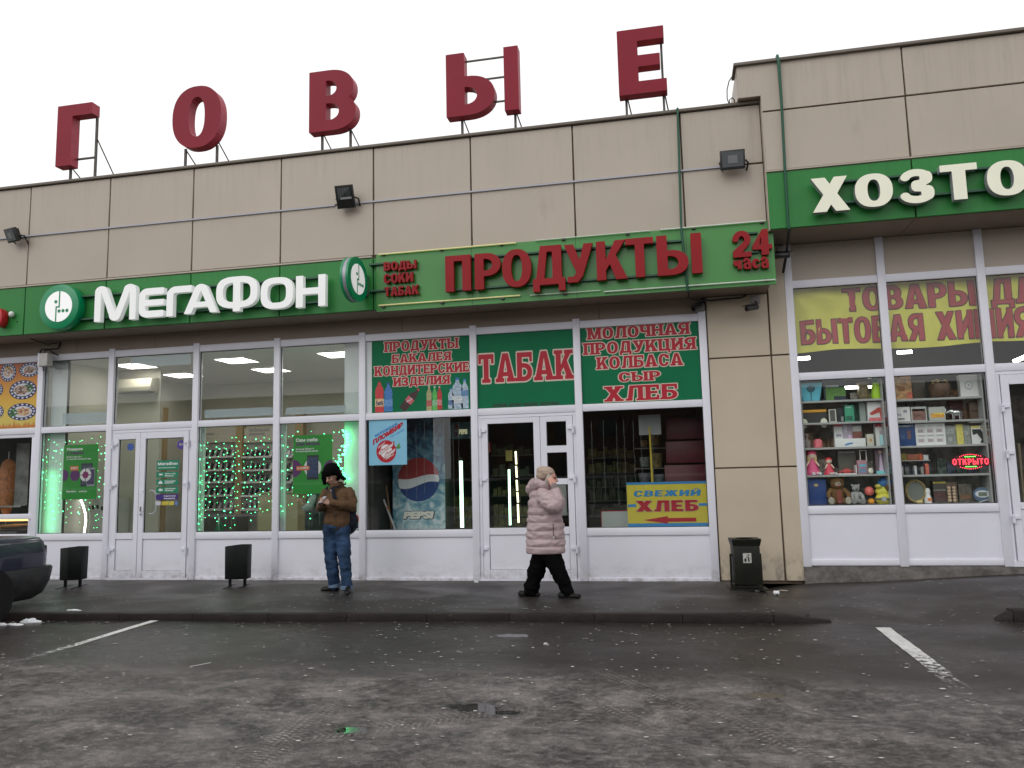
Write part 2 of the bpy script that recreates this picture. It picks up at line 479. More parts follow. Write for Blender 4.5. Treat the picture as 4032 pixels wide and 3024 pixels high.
_SER = {'П': ((0, 'b'), (1, 'b'), (0, 't'), (1, 't')), 'Р': ((0, 'b'), (0, 't')), 'У': ((.1, 't'), (.9, 't')), 'К': ((0, 'b'), (0, 't'), (.9, 'b'), (.86, 't')),
        'Т': ((.5, 'b'),), 'Ы': ((0, 't'), (1, 'b'), (1, 't')), 'Б': ((0, 'b'),), 'А': ((.08, 'b'), (.92, 'b')), 'Л': ((1, 'b'), (1, 't')), 'Е': ((0, 'b'), (0, 't')),
        'Я': ((1, 'b'), (1, 't'), (.12, 'b')), 'Н': ((0, 'b'), (1, 'b'), (0, 't'), (1, 't')), 'И': ((0, 'b'), (1, 'b'), (0, 't'), (1, 't')), 'М': ((0, 'b'), (1, 'b'), (0, 't'), (1, 't')),
        'Ч': ((0, 't'), (1, 't'), (1, 'b')), 'Ц': ((0, 't'), (.8, 't')), 'Х': ((.1, 'b'), (.9, 'b'), (.1, 't'), (.9, 't')), 'В': ((0, 'b'), (0, 't')), 'Ь': ((0, 't'),), 'З': (), 'С': (), 'О': (), 'Д': ()}
_fc = {}
def field(ch, style='sans', res=64):
    k = (ch, style, res)
    if k in _fc: return _fc[k]
    if style == 'round': ops, w = RND[ch]
    elif style == 'slab':
        t, h = .23, .17
        ops, w = (lambda r: (r[0], r[1]))(G_(ch, t, h))
        for fx, e in _SER[ch]:
            cx = t/2+fx*(w-t); hw = t/2+.085
            ops.append(('+', rct(cx-hw, 0, cx+hw, .13) if e == 'b' else rct(cx-hw, .87, cx+hw, 1)))
        if ch in 'ТЕБСГ': ops.append(('+', rct(w-.12, .66 if ch != 'С' else .62, w, 1 if ch != 'С' else .9)))
        if ch == 'Т': ops.append(('+', rct(0, .66, .12, 1)))
        if ch == 'Е': ops.append(('+', rct(w-.12, 0, w, .32)))
    elif style == 'cond': ops, w = G_(ch, .24, .16)
    else: ops, w = G_(ch)
    mg = .22
    n = int((w+2*mg)*res)+1; m_ = int((1.0+2*mg+.2)*res)+1
    xs = np.linspace(-mg, w+mg, n); zs = np.linspace(-mg-.05, 1+mg+.15, m_)
    X, Z = np.meshgrid(xs, zs); F = np.full(X.shape, 1e3)
    for op, p in ops:
        d = _sd_line(X, Z, p[1], p[2]) if p[0] == 's' else _sd_poly(X, Z, p)
        F = np.minimum(F, d) if op == '+' else np.maximum(F, -d)
    _fc[k] = (F, xs, zs, w)
    return _fc[k]
def _area(l): return sum(l[i][0]*l[(i+1) % len(l)][1]-l[(i+1) % len(l)][0]*l[i][1] for i in range(len(l)))/2
def _inside(p, l):
    c = False; n = len(l)
    for i in range(n):
        (ax, az), (bx_, bz) = l[i], l[(i+1) % n]
        if (az > p[1]) != (bz > p[1]) and p[0] < ax+(p[1]-az)/(bz-az)*(bx_-ax): c = not c
    return c
def extrude_loops(mb, loops, y0, y1, T=lambda x, z: (x, z)):
    """loops (x,z) with holes -> solids between y0 (front) and y1"""
    loops = [l for l in loops if len(l) >= 3]
    if not loops: return
    ar = [abs(_area(l)) for l in loops]
    order = sorted(range(len(loops)), key=lambda i: -ar[i])
    par = {}
    for a_, i in enumerate(order):
        encl = [j for j in order[:a_] if _inside(loops[i][0], loops[j])]
        par[i] = encl
    for i in order:
        if len(par[i]) % 2: continue
        grp = [loops[i]]+[loops[j] for j in order if len(par[j]) == len(par[i])+1 and i in par[j]]
        L3 = [[Vector((x, z, 0)) for x, z in l] for l in grp]
        flat = [p for l in grp for p in l]
        tri = tessellate_polygon(L3)
        n = len(flat); v = []
        for y in (y0, y1):
            for x, z in flat:
                X, Z = T(x, z); v.append((X, y, Z))
        f = [tuple(t_) for t_ in tri]+[(a+n, c+n, b+n) for a, b, c in tri]
        k = 0
        for l in grp:
            m = len(l)
            for q in range(m):
                a, b = k+q, k+(q+1) % m
                f.append((a, b, b+n, a+n))
            k += m
        mb.add(v, f)
def letter(mb, ch, x0, x1, z0, z1, y0, y1, style='sans', res=64, lev=0.0, slant=0.0, dz=0.0):
    """one capital fitted to x0..x1, z0..z1 (baseline to cap height)"""
    F, xs, zs, w = field(ch, style, res)
    loops = [simplify(l, .22/res) for l in contours(F, xs, zs, lev)]
    sx = (x1-x0)/w; sz = z1-z0
    extrude_loops(mb, loops, y0, y1, lambda x, z: (x0+x*sx+slant*z*sz, z0+z*sz+dz*x))
def widths(word, style='sans', gap=.1):
    ws = []
    for ch in word:
        ws.append(.45 if ch == ' ' else field(ch, style, 40)[3])
    return ws, sum(ws)+gap*(len(word)-1)
def word_mb(word, x0, x1, z0, z1, y0, y1, style='sans', res=40, lev=0.0, gap=.1, slant=0.0):
    ws, tot = widths(word, style, gap)
    mb = MB(); k = (x1-x0)/tot; x = x0; i_ = 0
    for ch, w in zip(word, ws):
        e = .0005*(i_ % 2); i_ += 1
        if ch != ' ': letter(mb, ch, x, x+w*k, z0, z1, y0-e, y1-e, style, res, lev, slant)
        x += (w+gap)*k
    return mb
# rounded letters of the white sign: strokes with round turns
def _mroundM():
    r = .10
    return ([('+', ('s', [(r, .0), (r, .80)]+arc(.20, .84, .10, .07, 180, 30, 8)+[(.56, .17)]+arc(.64, .15, .08, .06, 200, 340, 8)+[(.99, .84)]+arc(1.08, .84, .10, .07, 150, 0, 8)+[(1.18, 0)], .095)), ('-', rct(-.3, -.3, 2, 0))], 1.28)
RND = {
 'м': _mroundM(),
 'е': ([('+', ('s', [(.80, .88), (.30, .88)]+arc(.27, .73, .17, .15, 90, 180, 6)+[(.10, .27)]+arc(.27, .27, .17, .15, 180, 270, 6)+[(.80, .12)], .11)), ('+', rct(.1, .40, .86, .60)), ('-', rct(.86, -.3, 1.3, 1.4))], .86),
 'г': ([('+', ('s', [(.11, -.2), (.11, .68)]+arc(.31, .70, .20, .18, 180, 90, 6)+[(.95, .88)], .11)), ('-', rct(-.3, -.4, 2, 0)), ('-', rct(.84, -.3, 1.3, 1.4))], .84),
 'а': ([('+', ('s', [(.02, -.2), (.40, .80)]+arc(.50, .80, .10, .09, 160, 20, 8)+[(.98, -.2)], .105)), ('+', rct(.24, .20, .78, .38)), ('-', rct(-.4, -.5, 2, 0))], 1.0),
 'ф': ([('+', ell(0, .10, 1.16, 1.0, 3.0)), ('-', ell(.19, .27, .97, .83, 3.0)), ('+', rct(.48, 0, .68, .95))], 1.16),
 'о': ([('+', ell(0, 0, 1.0, 1.0, 3.0)), ('-', ell(.21, .19, .79, .81, 3.0))], 1.0),
 'н': ([('+', rct(0, 0, .22, 1)), ('+', rct(.70, 0, .92, 1)), ('+', rct(0, .40, .92, .60))], .92),
}
# any other text: outlines of the built-in typeface, thickened through a distance field
_fontcache = {}
def text_loops(s, grow=.02, res=34):
    k = (s, grow, res)
    if k in _fontcache: return _fontcache[k]
    cu = bpy.data.curves.new('text', 'FONT'); cu.body = s; cu.size = 1.0
    ob = bpy.data.objects.new('text', cu); COL.objects.link(ob)
    dg = bpy.context.evaluated_depsgraph_get()
    c2 = ob.evaluated_get(dg).to_curve(dg)
    polys = []
    for sp in c2.splines:
        pts = []
        bp = sp.bezier_points; n = len(bp)
        if n == 0: continue
        for i in range(n):
            p0, p1 = bp[i], bp[(i+1) % n]
            a, b, c, d = p0.co, p0.handle_right, p1.handle_left, p1.co
            st = (b-a).length+(c-d).length
            m = 1 if (abs((b-a).cross(d-a).z) < 1e-5 and abs((c-a).cross(d-a).z) < 1e-5) else 6
            for q in range(m):
                t = q/m; u = 1-t
                r = a*u**3+b*3*u*u*t+c*3*u*t*t+d*t**3
                pts.append((r.x, r.y))
        if len(pts) > 2: polys.append(pts)
    ob.evaluated_get(dg).to_curve_clear() if hasattr(ob, 'to_curve_clear') else None
    bpy.data.objects.remove(ob); bpy.data.curves.remove(cu)
    if not polys:
        _fontcache[k] = ([], (0, 0, 1, 1)); return _fontcache[k]
    allp = np.array([p for l in polys for p in l])
    mg = grow+3.0/res
    x0, z0 = allp.min(0)-mg; x1, z1 = allp.max(0)+mg
    xs = np.arange(x0, x1+1/res, 1/res); zs = np.arange(z0, z1+1/res, 1/res)
    wind = np.zeros((len(zs), len(xs)), int); D = np.full(wind.shape, mg*1.5)
    rr = int(mg*res)+2
    for l in polys:
        m = len(l)
        for i in range(m):
            ax, az = l[i]; bx_, bz = l[(i+1) % m]
            if az != bz:
                lo, hi = min(az, bz), max(az, bz)
                j = np.nonzero((zs >= lo) & (zs < hi))[0]
                if len(j):
                    xc = ax+(zs[j]-az)/(bz-az)*(bx_-ax)
                    sg = 1 if bz > az else -1
                    for jj, x in zip(j, xc):
                        wind[jj, :max(0, int(np.searchsorted(xs, x)))] += sg
            i0 = max(0, int((min(ax, bx_)-x0)*res)-rr); i1 = min(len(xs), int((max(ax, bx_)-x0)*res)+rr+1)
            j0 = max(0, int((min(az, bz)-z0)*res)-rr); j1 = min(len(zs), int((max(az, bz)-z0)*res)+rr+1)
            X, Z = np.meshgrid(xs[i0:i1], zs[j0:j1])
            ex, ez = bx_-ax, bz-az
            t = np.clip(((X-ax)*ex+(Z-az)*ez)/(ex*ex+ez*ez+1e-12), 0, 1)
            D[j0:j1, i0:i1] = np.minimum(D[j0:j1, i0:i1], np.hypot(X-ax-t*ex, Z-az-t*ez))
    F = np.where(wind != 0, -D, D)
    loops = [simplify(l, .25/res) for l in contours(F, xs, zs, grow)]
    A = np.array([p for l in loops for p in l])
    bb = (A[:, 0].min(), A[:, 1].min(), A[:, 0].max(), A[:, 1].max())
    _fontcache[k] = (loops, bb)
    return _fontcache[k]
def text_mb(s, x0, x1, z0, z1, y0, y1, grow=.02, res=30, slant=0.0, rise=0.0, mb=None, keep=None):
    """text fitted to the box (its ink)"""
    loops, bb = text_loops(s, grow, res)
    mb = mb or MB()
    if not loops: return mb
    sx = (x1-x0)/(bb[2]-bb[0]); sz = (z1-z0)/(bb[3]-bb[1])
    if keep: sx = sz*keep
    # outer loops with their holes, grouped by x so that the filler sees small sets
    extrude_loops(mb, loops, y0, y1, lambda x, z: (x0+(x-bb[0])*sx+slant*(z-bb[1])*sz, z0+(z-bb[1])*sz+rise*(x-bb[0])*sx))
    return mb
# ---------------------------------------------------------------- levels measured on the facade
YF, YR = -0.66, -0.82                    # left cladding plane, right cladding plane (window plane is Y = 0)
ZB, ZS, ZT, ZW = 0.114, 0.841, 2.723, 4.086      # base, sill, transom, window head (left)
ZSOF, ZFT, ZMID, ZROOF = 4.333, 5.213, 6.107, 7.0
RB, RS, RT, RW = 0.366, 1.12, 3.05, 4.488        # same for the right-hand shop
RSOF, RFT, RMID, RROOF = 5.05, 5.91, 6.80, 7.52
MX = [-11.137, -9.680, -8.011, -6.493, -4.965, -3.079, -1.413, 0.50]
RX = [1.778, 3.064, 4.377]
JX = [-15.76, -14.153, -12.546, -10.939, -9.332, -7.725, -6.118, -4.511, -2.904, -1.297]

# ---------------------------------------------------------------- ground
def smooth(a, b, x):
    t = max(0.0, min(1.0, (x-a)/(b-a))); return t*t*(3-2*t)
def ground_z(x, y):
    """open asphalt; rises in a ramp towards the right-hand shop"""
    r = smooth(0.9, 2.0, x)
    up = 0.11+0.14*smooth(1.6, 5.0, x)
    z = r*up*smooth(-2.6, -0.9, y)
    z += 0.05*r*math.exp(-((y+0.75)/0.35)**2)*(0.7+0.3*math.sin(x*2.1))
    z += 0.006*math.sin(x*1.3+y*0.7)+0.005*math.sin(y*2.3-x*0.4)
    return z-0.008
def grid(name, xs, ys, zf, m, parent=None):
    nx, ny = len(xs), len(ys)
    v = [(x, y, zf(x, y)) for y in ys for x in xs]
    f = [(j*nx+i, j*nx+i+1, (j+1)*nx+i+1, (j+1)*nx+i) for j in range(ny-1) for i in range(nx-1)]
    o = MB().add(v, f).build(name, m, parent, smooth=True)
    return o

def asphalt(name, wet_bias, dirt_amount, front):
    m = bpy.data.materials.new(name); m.use_nodes = True
    nt = m.node_tree; N = nt.nodes; L = nt.links; p = N['Principled BSDF']
    tc = N.new('ShaderNodeTexCoord')
    def noise(scale, detail=6, rough=.6, st=None, dist=0.0):
        n = N.new('ShaderNodeTexNoise'); n.inputs['Scale'].default_value = scale; n.inputs['Detail'].default_value = detail
        n.inputs['Roughness'].default_value = rough; n.inputs['Distortion'].default_value = dist
        if st:
            mp = N.new('ShaderNodeMapping'); mp.inputs['Scale'].default_value = st; L.new(tc.outputs['Object'], mp.inputs[0]); L.new(mp.outputs[0], n.inputs[0])
        else: L.new(tc.outputs['Object'], n.inputs[0])
        return n.outputs[0]
    def mr(src, a, b, c=0.0, d=1.0, sm=True):
        n = N.new('ShaderNodeMapRange'); n.interpolation_type = 'SMOOTHSTEP' if sm else 'LINEAR'
        for i, q in enumerate((a, b, c, d)): n.inputs[i+1].default_value = q
        L.new(src, n.inputs[0]); return n.outputs[0]
    def mth(op, a, b):
        n = N.new('ShaderNodeMath'); n.operation = op; n.use_clamp = False
        for i, q in enumerate((a, b)):
            if isinstance(q, (int, float)): n.inputs[i].default_value = q
            else: L.new(q, n.inputs[i])
        return n.outputs[0]
    def mix(f, a, b):
        n = N.new('ShaderNodeMix'); n.data_type = 'RGBA'
        L.new(f, n.inputs[0])
        for i, q in ((6, a), (7, b)):
            if isinstance(q, tuple): n.inputs[i].default_value = (*q, 1)
            else: L.new(q, n.inputs[i])
        return n.outputs[2]
    fine = noise(140, 3, .7); big = noise(.55, 5, .55); mid = noise(2.0, 9, .72, (1, 1.25, 1), .5); gr = noise(34, 5, .8); peb = noise(75, 3, .8)
    base = mix(mr(fine, .3, .7), (.011, .0095, .0085), (.030, .026, .0235))
    base = mix(mth('MULTIPLY', mr(peb, .55, .66), .75), base, (.085, .075, .068))
    base = mix(mth('MULTIPLY', mr(peb, .46, .34), .6), base, (.010, .009, .008))
    base = mix(mr(gr, .60, .74), base, (.085, .075, .069))
    # browned patches
    base = mix(mth('MULTIPLY', mr(big, .42, .62), .55), base, (.045, .036, .031))
    sx = N.new('ShaderNodeSeparateXYZ'); L.new(tc.outputs['Object'], sx.inputs[0])
    # dried salty dirt where cars drive (a band along the lane), broken by noise
    if front:
        wob = mth('MULTIPLY', mth('SUBTRACT', big, .5), 1.6)
        lane = mr(mth('ADD', sx.outputs[1], wob), -5.75, -4.75, 1.0, 0.0)
    else:
        lane = mr(mth('ADD', sx.outputs[1], mth('MULTIPLY', mth('SUBTRACT', big, .5), .8)), -.85, -.35, 0.0, 1.0)
    d1 = mr(mid, .40, .66); d2 = mr(noise(13, 9, .8, (1, 1.3, 1), .3), .44, .60)
    dirt = mth('MULTIPLY', mth('MULTIPLY', mth('ADD', mth('MULTIPLY', d1, .6), mth('MULTIPLY', d2, .45)), lane), dirt_amount)
    d_t = noise(5, 6, .7)
    dirt = mth('MULTIPLY', dirt, mr(peb, .30, .62, .45, 1.15))
    wetn = noise(.8, 4, .5, (1, 1.4, 1), .5)
    if front:                      # tyre tread prints in the dried dirt
        for (px_, py_, ang, ln, wd) in ((2560, 2720, 38, .9, .10), (2420, 2790, 36, .7, .09), (1170, 2870, 3, .9, .11), (1010, 2950, 5, .7, .10), (1600, 2840, -58, 1.3, .12), (3050, 2900, 30, .9, .10)):
            x_, y_ = G(px_, py_); c_, s_ = math.cos(rad(ang)), math.sin(rad(ang))
            dx = mth('SUBTRACT', sx.outputs[0], x_); dy = mth('SUBTRACT', sx.outputs[1], y_)
            u_ = mth('ADD', mth('MULTIPLY', dx, c_), mth('MULTIPLY', dy, s_)); v_ = mth('SUBTRACT', mth('MULTIPLY', dy, c_), mth('MULTIPLY', dx, s_))
            band = mth('MULTIPLY', mr(mth('ABSOLUTE', u_, 0), wd*.8, wd, 1.0, 0.0), mr(mth('ABSOLUTE', v_, 0), ln*.5, ln, 1.0, 0.0))
            st_ = mth('ADD', mth('SINE', mth('ADD', mth('MULTIPLY', v_, 130.0), mth('MULTIPLY', mth('ABSOLUTE', u_, 0), 60.0)), 0), mth('MULTIPLY', mth('SINE', mth('MULTIPLY', u_, 110.0), 0), .6))
            dirt = mth('ADD', mth('MULTIPLY', dirt, mth('SUBTRACT', 1.0, mth('MULTIPLY', band, .35))), mth('MULTIPLY', mth('MULTIPLY', band, mr(st_, .1, .8)), mth('MULTIPLY', mr(d_t, .35, .6), .55)))
        cl = N.new('ShaderNodeClamp'); L.new(dirt, cl.inputs[0]); dirt = cl.outputs[0]
    base = mix(dirt, base, (.262, .236, .221))
    L.new(base, p.inputs['Base Color'])
    dry = mth('ADD', mth('MULTIPLY', dirt, .45), mr(wetn, .35, .65, wet_bias, wet_bias+.24))
    L.new(mth('ADD', dry, mth('MULTIPLY', fine, .12)), p.inputs['Roughness'])
    p.inputs['Specular IOR Level'].default_value = .40
    # still water in the dips: soft-edged, ragged
    if front:
        pool = None
        for (px_, py_, rx_, ry_) in ((1865, 2778, .27, .12), (1990, 2800, .16, .06), (2020, 2500, .22, .10), (1385, 2862, .13, .08), (3010, 2735, .2, .08), (60, 2395, .6, .2)):
            x_, y_ = G(px_, py_)
            vx = mth('DIVIDE', mth('SUBTRACT', sx.outputs[0], x_), rx_); vy = mth('DIVIDE', mth('SUBTRACT', sx.outputs[1], y_), ry_)
            d_ = mth('SQRT', mth('ADD', mth('MULTIPLY', vx, vx), mth('MULTIPLY', vy, vy)), 0)
            q_ = mr(mth('ADD', d_, mth('MULTIPLY', mth('SUBTRACT', noise(7, 6, .7), .5), 2.2)), .70, 1.05, 1.0, 0.0)
            pool = q_ if pool is None else mth('MAXIMUM', pool, q_)
        base = mix(mth('MULTIPLY', pool, .75), base, (.012, .011, .0095)); L.new(base, p.inputs['Base Color'])
        rg = mth('ADD', dry, mth('MULTIPLY', fine, .12)); rg = mth('MULTIPLY', rg, mr(pool, 0, 1, 1.0, .06, False)); L.new(rg, p.inputs['Roughness'])
    hh = mth('ADD', mth('MULTIPLY', fine, .5), mth('ADD', mth('MULTIPLY', gr, .9), mth('MULTIPLY', dirt, 1.2)))
    bp = N.new('ShaderNodeBump'); bp.inputs['Strength'].default_value = .8; bp.inputs['Distance'].default_value = .007
    if front: L.new(mr(pool, 0, .8, .8, 0.0), bp.inputs['Strength'])
    L.new(hh, bp.inputs['Height']); L.new(bp.outputs[0], p.inputs['Normal'])
    return m
M_ASPH = asphalt('wet asphalt', .19, 1.15, True)
M_WALK = asphalt('pavement asphalt', .30, .35, False)

def span(a, b, n): return [a+(b-a)*i/n for i in range(n+1)]
xs = [-400, -150, -60, -30]+span(-20, -9, 22)+span(-8.5, 6.5, 110)+[7, 8, 10, 14, 20, 30, 60, 150, 400]
ys = [-400, -150, -60, -30]+span(-20, -8, 20)+span(-7.7, .35, 90)
struct(grid('parking_ground', xs, ys, ground_z, M_ASPH))
M_EARTH = mat('roofed ground', (.05, .05, .05), .9, noise=(3, .3))
struct(MB().plan([(-400, .34), (400, .34), (400, 500), (-400, 500)], -.3, -.02).build('ground_behind', M_EARTH))

# pavement on the left: raised slab, kerb edge slightly skewed, ragged end at the right
def kerb_y(x): return -3.07+(x+8.76)*0.0575
walk_end = [(1.10, 0), (1.16, -.25), (1.30, -.6), (1.22, -.95), (1.42, -1.35), (1.38, -1.75), (1.50, -2.1), (1.20, -2.47)]
def walk_x(y):
    for (xa, ya), (xb, yb) in zip(walk_end[:-1], walk_end[1:]):
        if yb <= y <= ya: return xb+(xa-xb)*(y-yb)/(ya-yb) if ya != yb else xa
    return 1.2
def build_walk():
    mb = MB(); cols = 70; rows = 16; v = []
    for j in range(rows+1):
        tj = j/rows
        for i in range(cols+1):
            x = -30+(i/cols)**.55*(31.2)
            yk = kerb_y(min(x, 1.2)); y = yk+(.03-yk)*tj
            xe = walk_x(y)
            x = -30+(x+30)/(31.2)*(xe+30)
            z = .080+.034*tj+.003*math.sin(x*2.1+y*3)
            e = smooth(xe-.5, xe, x)
            z = z*(1-e)+e*(max(ground_z(xe, y), -.01)+.012)
            v.append((x, y, z))
    f = [(j*(cols+1)+i, j*(cols+1)+i+1, (j+1)*(cols+1)+i+1, (j+1)*(cols+1)+i) for j in range(rows) for i in range(cols)]
    mb.add(v, f)
    return mb.build('pavement', M_WALK, smooth=True)
struct(build_walk())
M_KERB = mat('kerb stone', (.016, .011, .010), .6, noise=(7, .35), bump=(60, .4), spec=.25, dirt=((.07, .052, .046), 9, .62, .1, (.6, 1, 1)))
kerb = thing('kerb', None, None, (0, 0, 0)); struct(kerb)
x = -16.0
while x < 1.0:
    xe = min(x+1.0, 1.05); a, b = kerb_y(x), kerb_y(xe)
    z0, z1 = .086, .086
    if xe >= 1.0: z1 = .080
    jt = random.uniform(-.002, .002)
    mb = MB(); g = .0015
    P_ = [(x+g, a-.075+jt), (xe-g, b-.075+jt), (xe-g, b+.055), (x+g, a+.055)]
    mb.plan(P_, -.06, z0+jt*.5)
    mb.build('kerb_stone', M_KERB, kerb, bevel=.008)
    x = xe
mb = MB()                                  # broken, sloping last stone
a = kerb_y(1.1)
mb.add([(1.0015, a-.078, -.05), (1.66, a+.0, -.05), (1.66, a+.10, -.05), (1.0015, a+.12, -.05), (1.0015, a-.078, .085), (1.62, a+.0, .012), (1.62, a+.10, .012), (1.0015, a+.12, .085)],
       [(0, 3, 2, 1), (4, 5, 6, 7), (0, 1, 5, 4), (1, 2, 6, 5), (2, 3, 7, 6), (3, 0, 4, 7)])
mb.build('kerb_stone', M_KERB, kerb, bevel=.01)
# the kerb that starts again at the right edge
k2 = [(3.30, -2.30), (3.42, -2.36), (4.4, -2.42), (5.4, -2.46)]
mb = MB()
mb.add([(3.32, -2.36, -.03), (3.50, -2.40, -.03), (3.50, -2.18, -.03), (3.32, -2.24, -.03), (3.36, -2.34, .03), (3.52, -2.38, .115), (3.52, -2.2, .115), (3.36, -2.26, .03)],
       [(0, 3, 2, 1), (4, 5, 6, 7), (0, 1, 5, 4), (1, 2, 6, 5), (2, 3, 7, 6), (3, 0, 4, 7)])
mb.build('kerb_stone', M_KERB, kerb, bevel=.02)
for i in range(3):
    xa, xb = 3.51+i, 4.5+i
    MB().plan([(xa, -2.385-.02*i), (xb, -2.40-.02*i), (xb, -2.19), (xa, -2.18)], -.05, .12).build('kerb_stone', M_KERB, kerb, bevel=.012)

# painted bay lines, worn
def paint():
    m = mat('road paint', (.62, .62, .60), .55, noise=(6, .12), bump=(70, .3))
    nt = m.node_tree; N = nt.nodes; L = nt.links; p = N['Principled BSDF']; out = N['Material Output']
    tc = N.new('ShaderNodeTexCoord'); n = N.new('ShaderNodeTexNoise'); n.inputs['Scale'].default_value = 16; n.inputs['Detail'].default_value = 8; n.inputs['Roughness'].default_value = .75
    L.new(tc.outputs['Object'], n.inputs[0])
    sx = N.new('ShaderNodeSeparateXYZ'); L.new(tc.outputs['Object'], sx.inputs[0])
    far = N.new('ShaderNodeMapRange'); far.inputs[1].default_value = -5.3; far.inputs[2].default_value = -3.6; far.inputs[3].default_value = -.17; far.inputs[4].default_value = .10
    L.new(sx.outputs[1], far.inputs[0])
    ad = N.new('ShaderNodeMath'); ad.operation = 'ADD'; L.new(n.outputs[0], ad.inputs[0]); L.new(far.outputs[0], ad.inputs[1])
    mr = N.new('ShaderNodeMapRange'); mr.inputs[1].default_value = .40; mr.inputs[2].default_value = .52; L.new(ad.outputs[0], mr.inputs[0])
    t = N.new('ShaderNodeBsdfTransparent'); mx = N.new('ShaderNodeMixShader')
    L.new(mr.outputs[0], mx.inputs[0]); L.new(t.outputs[0], mx.inputs[1]); L.new(p.outputs[0], mx.inputs[2]); L.new(mx.outputs[0], out.inputs[0])
    return m
M_PAINT = paint()
def bay_line(x0, y0, x1, y1, w):
    n = 24; v = []
    for i in range(n+1):
        t = i/n; x = x0+(x1-x0)*t; y = y0+(y1-y0)*t; jw = w*(1+random.uniform(-.06, .06))
        v += [(x-jw/2, y, ground_z(x-jw/2, y)+.005), (x+jw/2, y, ground_z(x+jw/2, y)+.005)]
    return struct(MB().add(v, [(2*i, 2*i+1, 2*i+3, 2*i+2) for i in range(n)]).build('bay_line', M_PAINT))
bay_line(-6.49, -3.04, -6.40, -6.3, .105)
bay_line(2.09, -2.78, 2.06, -5.95, .145)

# puddles: still water in dips
M_PUD = mat('puddle water', (.018, .018, .016), .03, spec=.5)
def puddle(cx, cy, rx, ry, seed, name='puddle'):
    r = random.Random(seed); n = 34; ph = [r.uniform(0, 6.28) for _ in range(4)]
    top = max(ground_z(cx+rx*math.cos(q)*.6, cy+ry*math.sin(q)*.6) for q in (0, 1.5, 3, 4.6))+.004
    v = [(cx, cy, top)]
    for k in range(n):
        t = 2*PI*k/n; s_ = 1+.22*math.sin(2*t+ph[0])+.14*math.sin(3*t+ph[1])+.06*math.sin(5*t+ph[2])+.03*math.sin(9*t+ph[3])
        v.append((cx+rx*s_*math.cos(t), cy+ry*s_*math.sin(t), top))
    return struct(MB().add(v, [(0, 1+k, 1+(k+1) % n) for k in range(n)]).build(name, M_PUD))
def pp(px, py, rx, ry, s): x, y = G(px, py); puddle(x, y, rx, ry, s)


# pale flattened scraps and gum spots all over
def specks():
    r = random.Random(11); mb = MB(); n = 0
    M = mat('pale specks', (.50, .48, .45), .7, noise=(3, .25))
    while n < 1100:
        if n % 5 < 2: px, py = r.uniform(-100, 4130), r.uniform(2330, 2420)
        else: px, py = r.uniform(-200, 4230), 2445+(r.random()**1.5)*560
        if r.random() < .25 and not (1200 < px < 2000): continue
        if py > 2680 and r.random() < .7: continue
        if py < 2420:
            x, y = G(px, py, .095)
            if x > 1.1:
                x, y = G(px, py, .05)
                z = ground_z(x, y)+.006
            elif y > -.3 or y < kerb_y(x)+.1: continue
            else: z = .080+.034*(y-kerb_y(x))/(.03-kerb_y(x))+.006
        else:
            x, y = G(px, py, 0)
            if y > kerb_y(x)-.12 and x < 1.6: continue
            z = ground_z(x, y)+.005
        s = r.uniform(.006, .020)*(1.4 if r.random() < .06 else 1)
        k = r.randint(5, 7); a0 = r.uniform(0, 6)
        e = r.uniform(.35, .8)
        v = [(x+s*math.cos(a0+2*PI*i/k)*r.uniform(.7, 1.2), y+e*s*math.sin(a0+2*PI*i/k)*r.uniform(.7, 1.2), z+r.uniform(0, .0015)) for i in range(k)]
        mb.add(v, [tuple(range(k))]); n += 1
    o = mb.build('litter_specks', M); o['kind'] = 'stuff'
specks()
# last snow by the kerb, crumpled paper
M_SNOW = mat('old snow', (.72, .74, .76), .8, noise=(20, .15), bump=(25, .8))
def lump(name, label, cat, px, py, Z, rx, ry, h, seed, m=M_SNOW, group=None):
    r = random.Random(seed); x, y = G(px, py, Z)
    mb = MB(); base = []
    for i in range(r.randint(4, 6)):
        a = r.uniform(-1, 1)
        mb.sphere((x+a*rx*.7, y+r.uniform(-.6, .6)*ry, Z), (rx*r.uniform(.25, .5), ry*r.uniform(.4, .8), h*r.uniform(.5, 1)), 10, 6)
    o = mb.build(name, m, None, smooth=True)
    me = o.data
    for vt in me.vertices:
        vt.co += Vector((r.uniform(-1, 1), r.uniform(-1, 1), r.uniform(-1, 1)))*h*.16
    return tag(o, label, cat, group)
lump('snow_patch', 'larger heap of old snow on the asphalt at the kerb below the car', 'snow', 115, 2450, 0, .24, .07, .05, 1)
lump('snow_patch', 'long thin streak of old snow on the asphalt left of the larger heap', 'snow', 35, 2460, 0, .20, .05, .025, 2)
lump('snow_patch', 'small lump of snow below the kerb in front of the left litter bin', 'snow', 215, 2438, 0, .08, .03, .03, 3)
lump('snow_patch', 'flat scrap of snow on top of the kerb edge near the left litter bin', 'snow', 300, 2403, .088, .16, .03, .014, 4)
lump('snow_patch', 'tiny lump of snow below the kerb under the double door', 'snow', 480, 2433, 0, .05, .03, .028, 5)
lump('paper_scrap', 'crumpled white paper scrap on the pavement beside the grey rubbish bin', 'litter', 3058, 2334, .10, .05, .03, .03, 6)
lump('paper_scrap', 'small bluish white packet lying by the step of the grocery door', 'litter', 1875, 2292, .115, .045, .03, .035, 7)
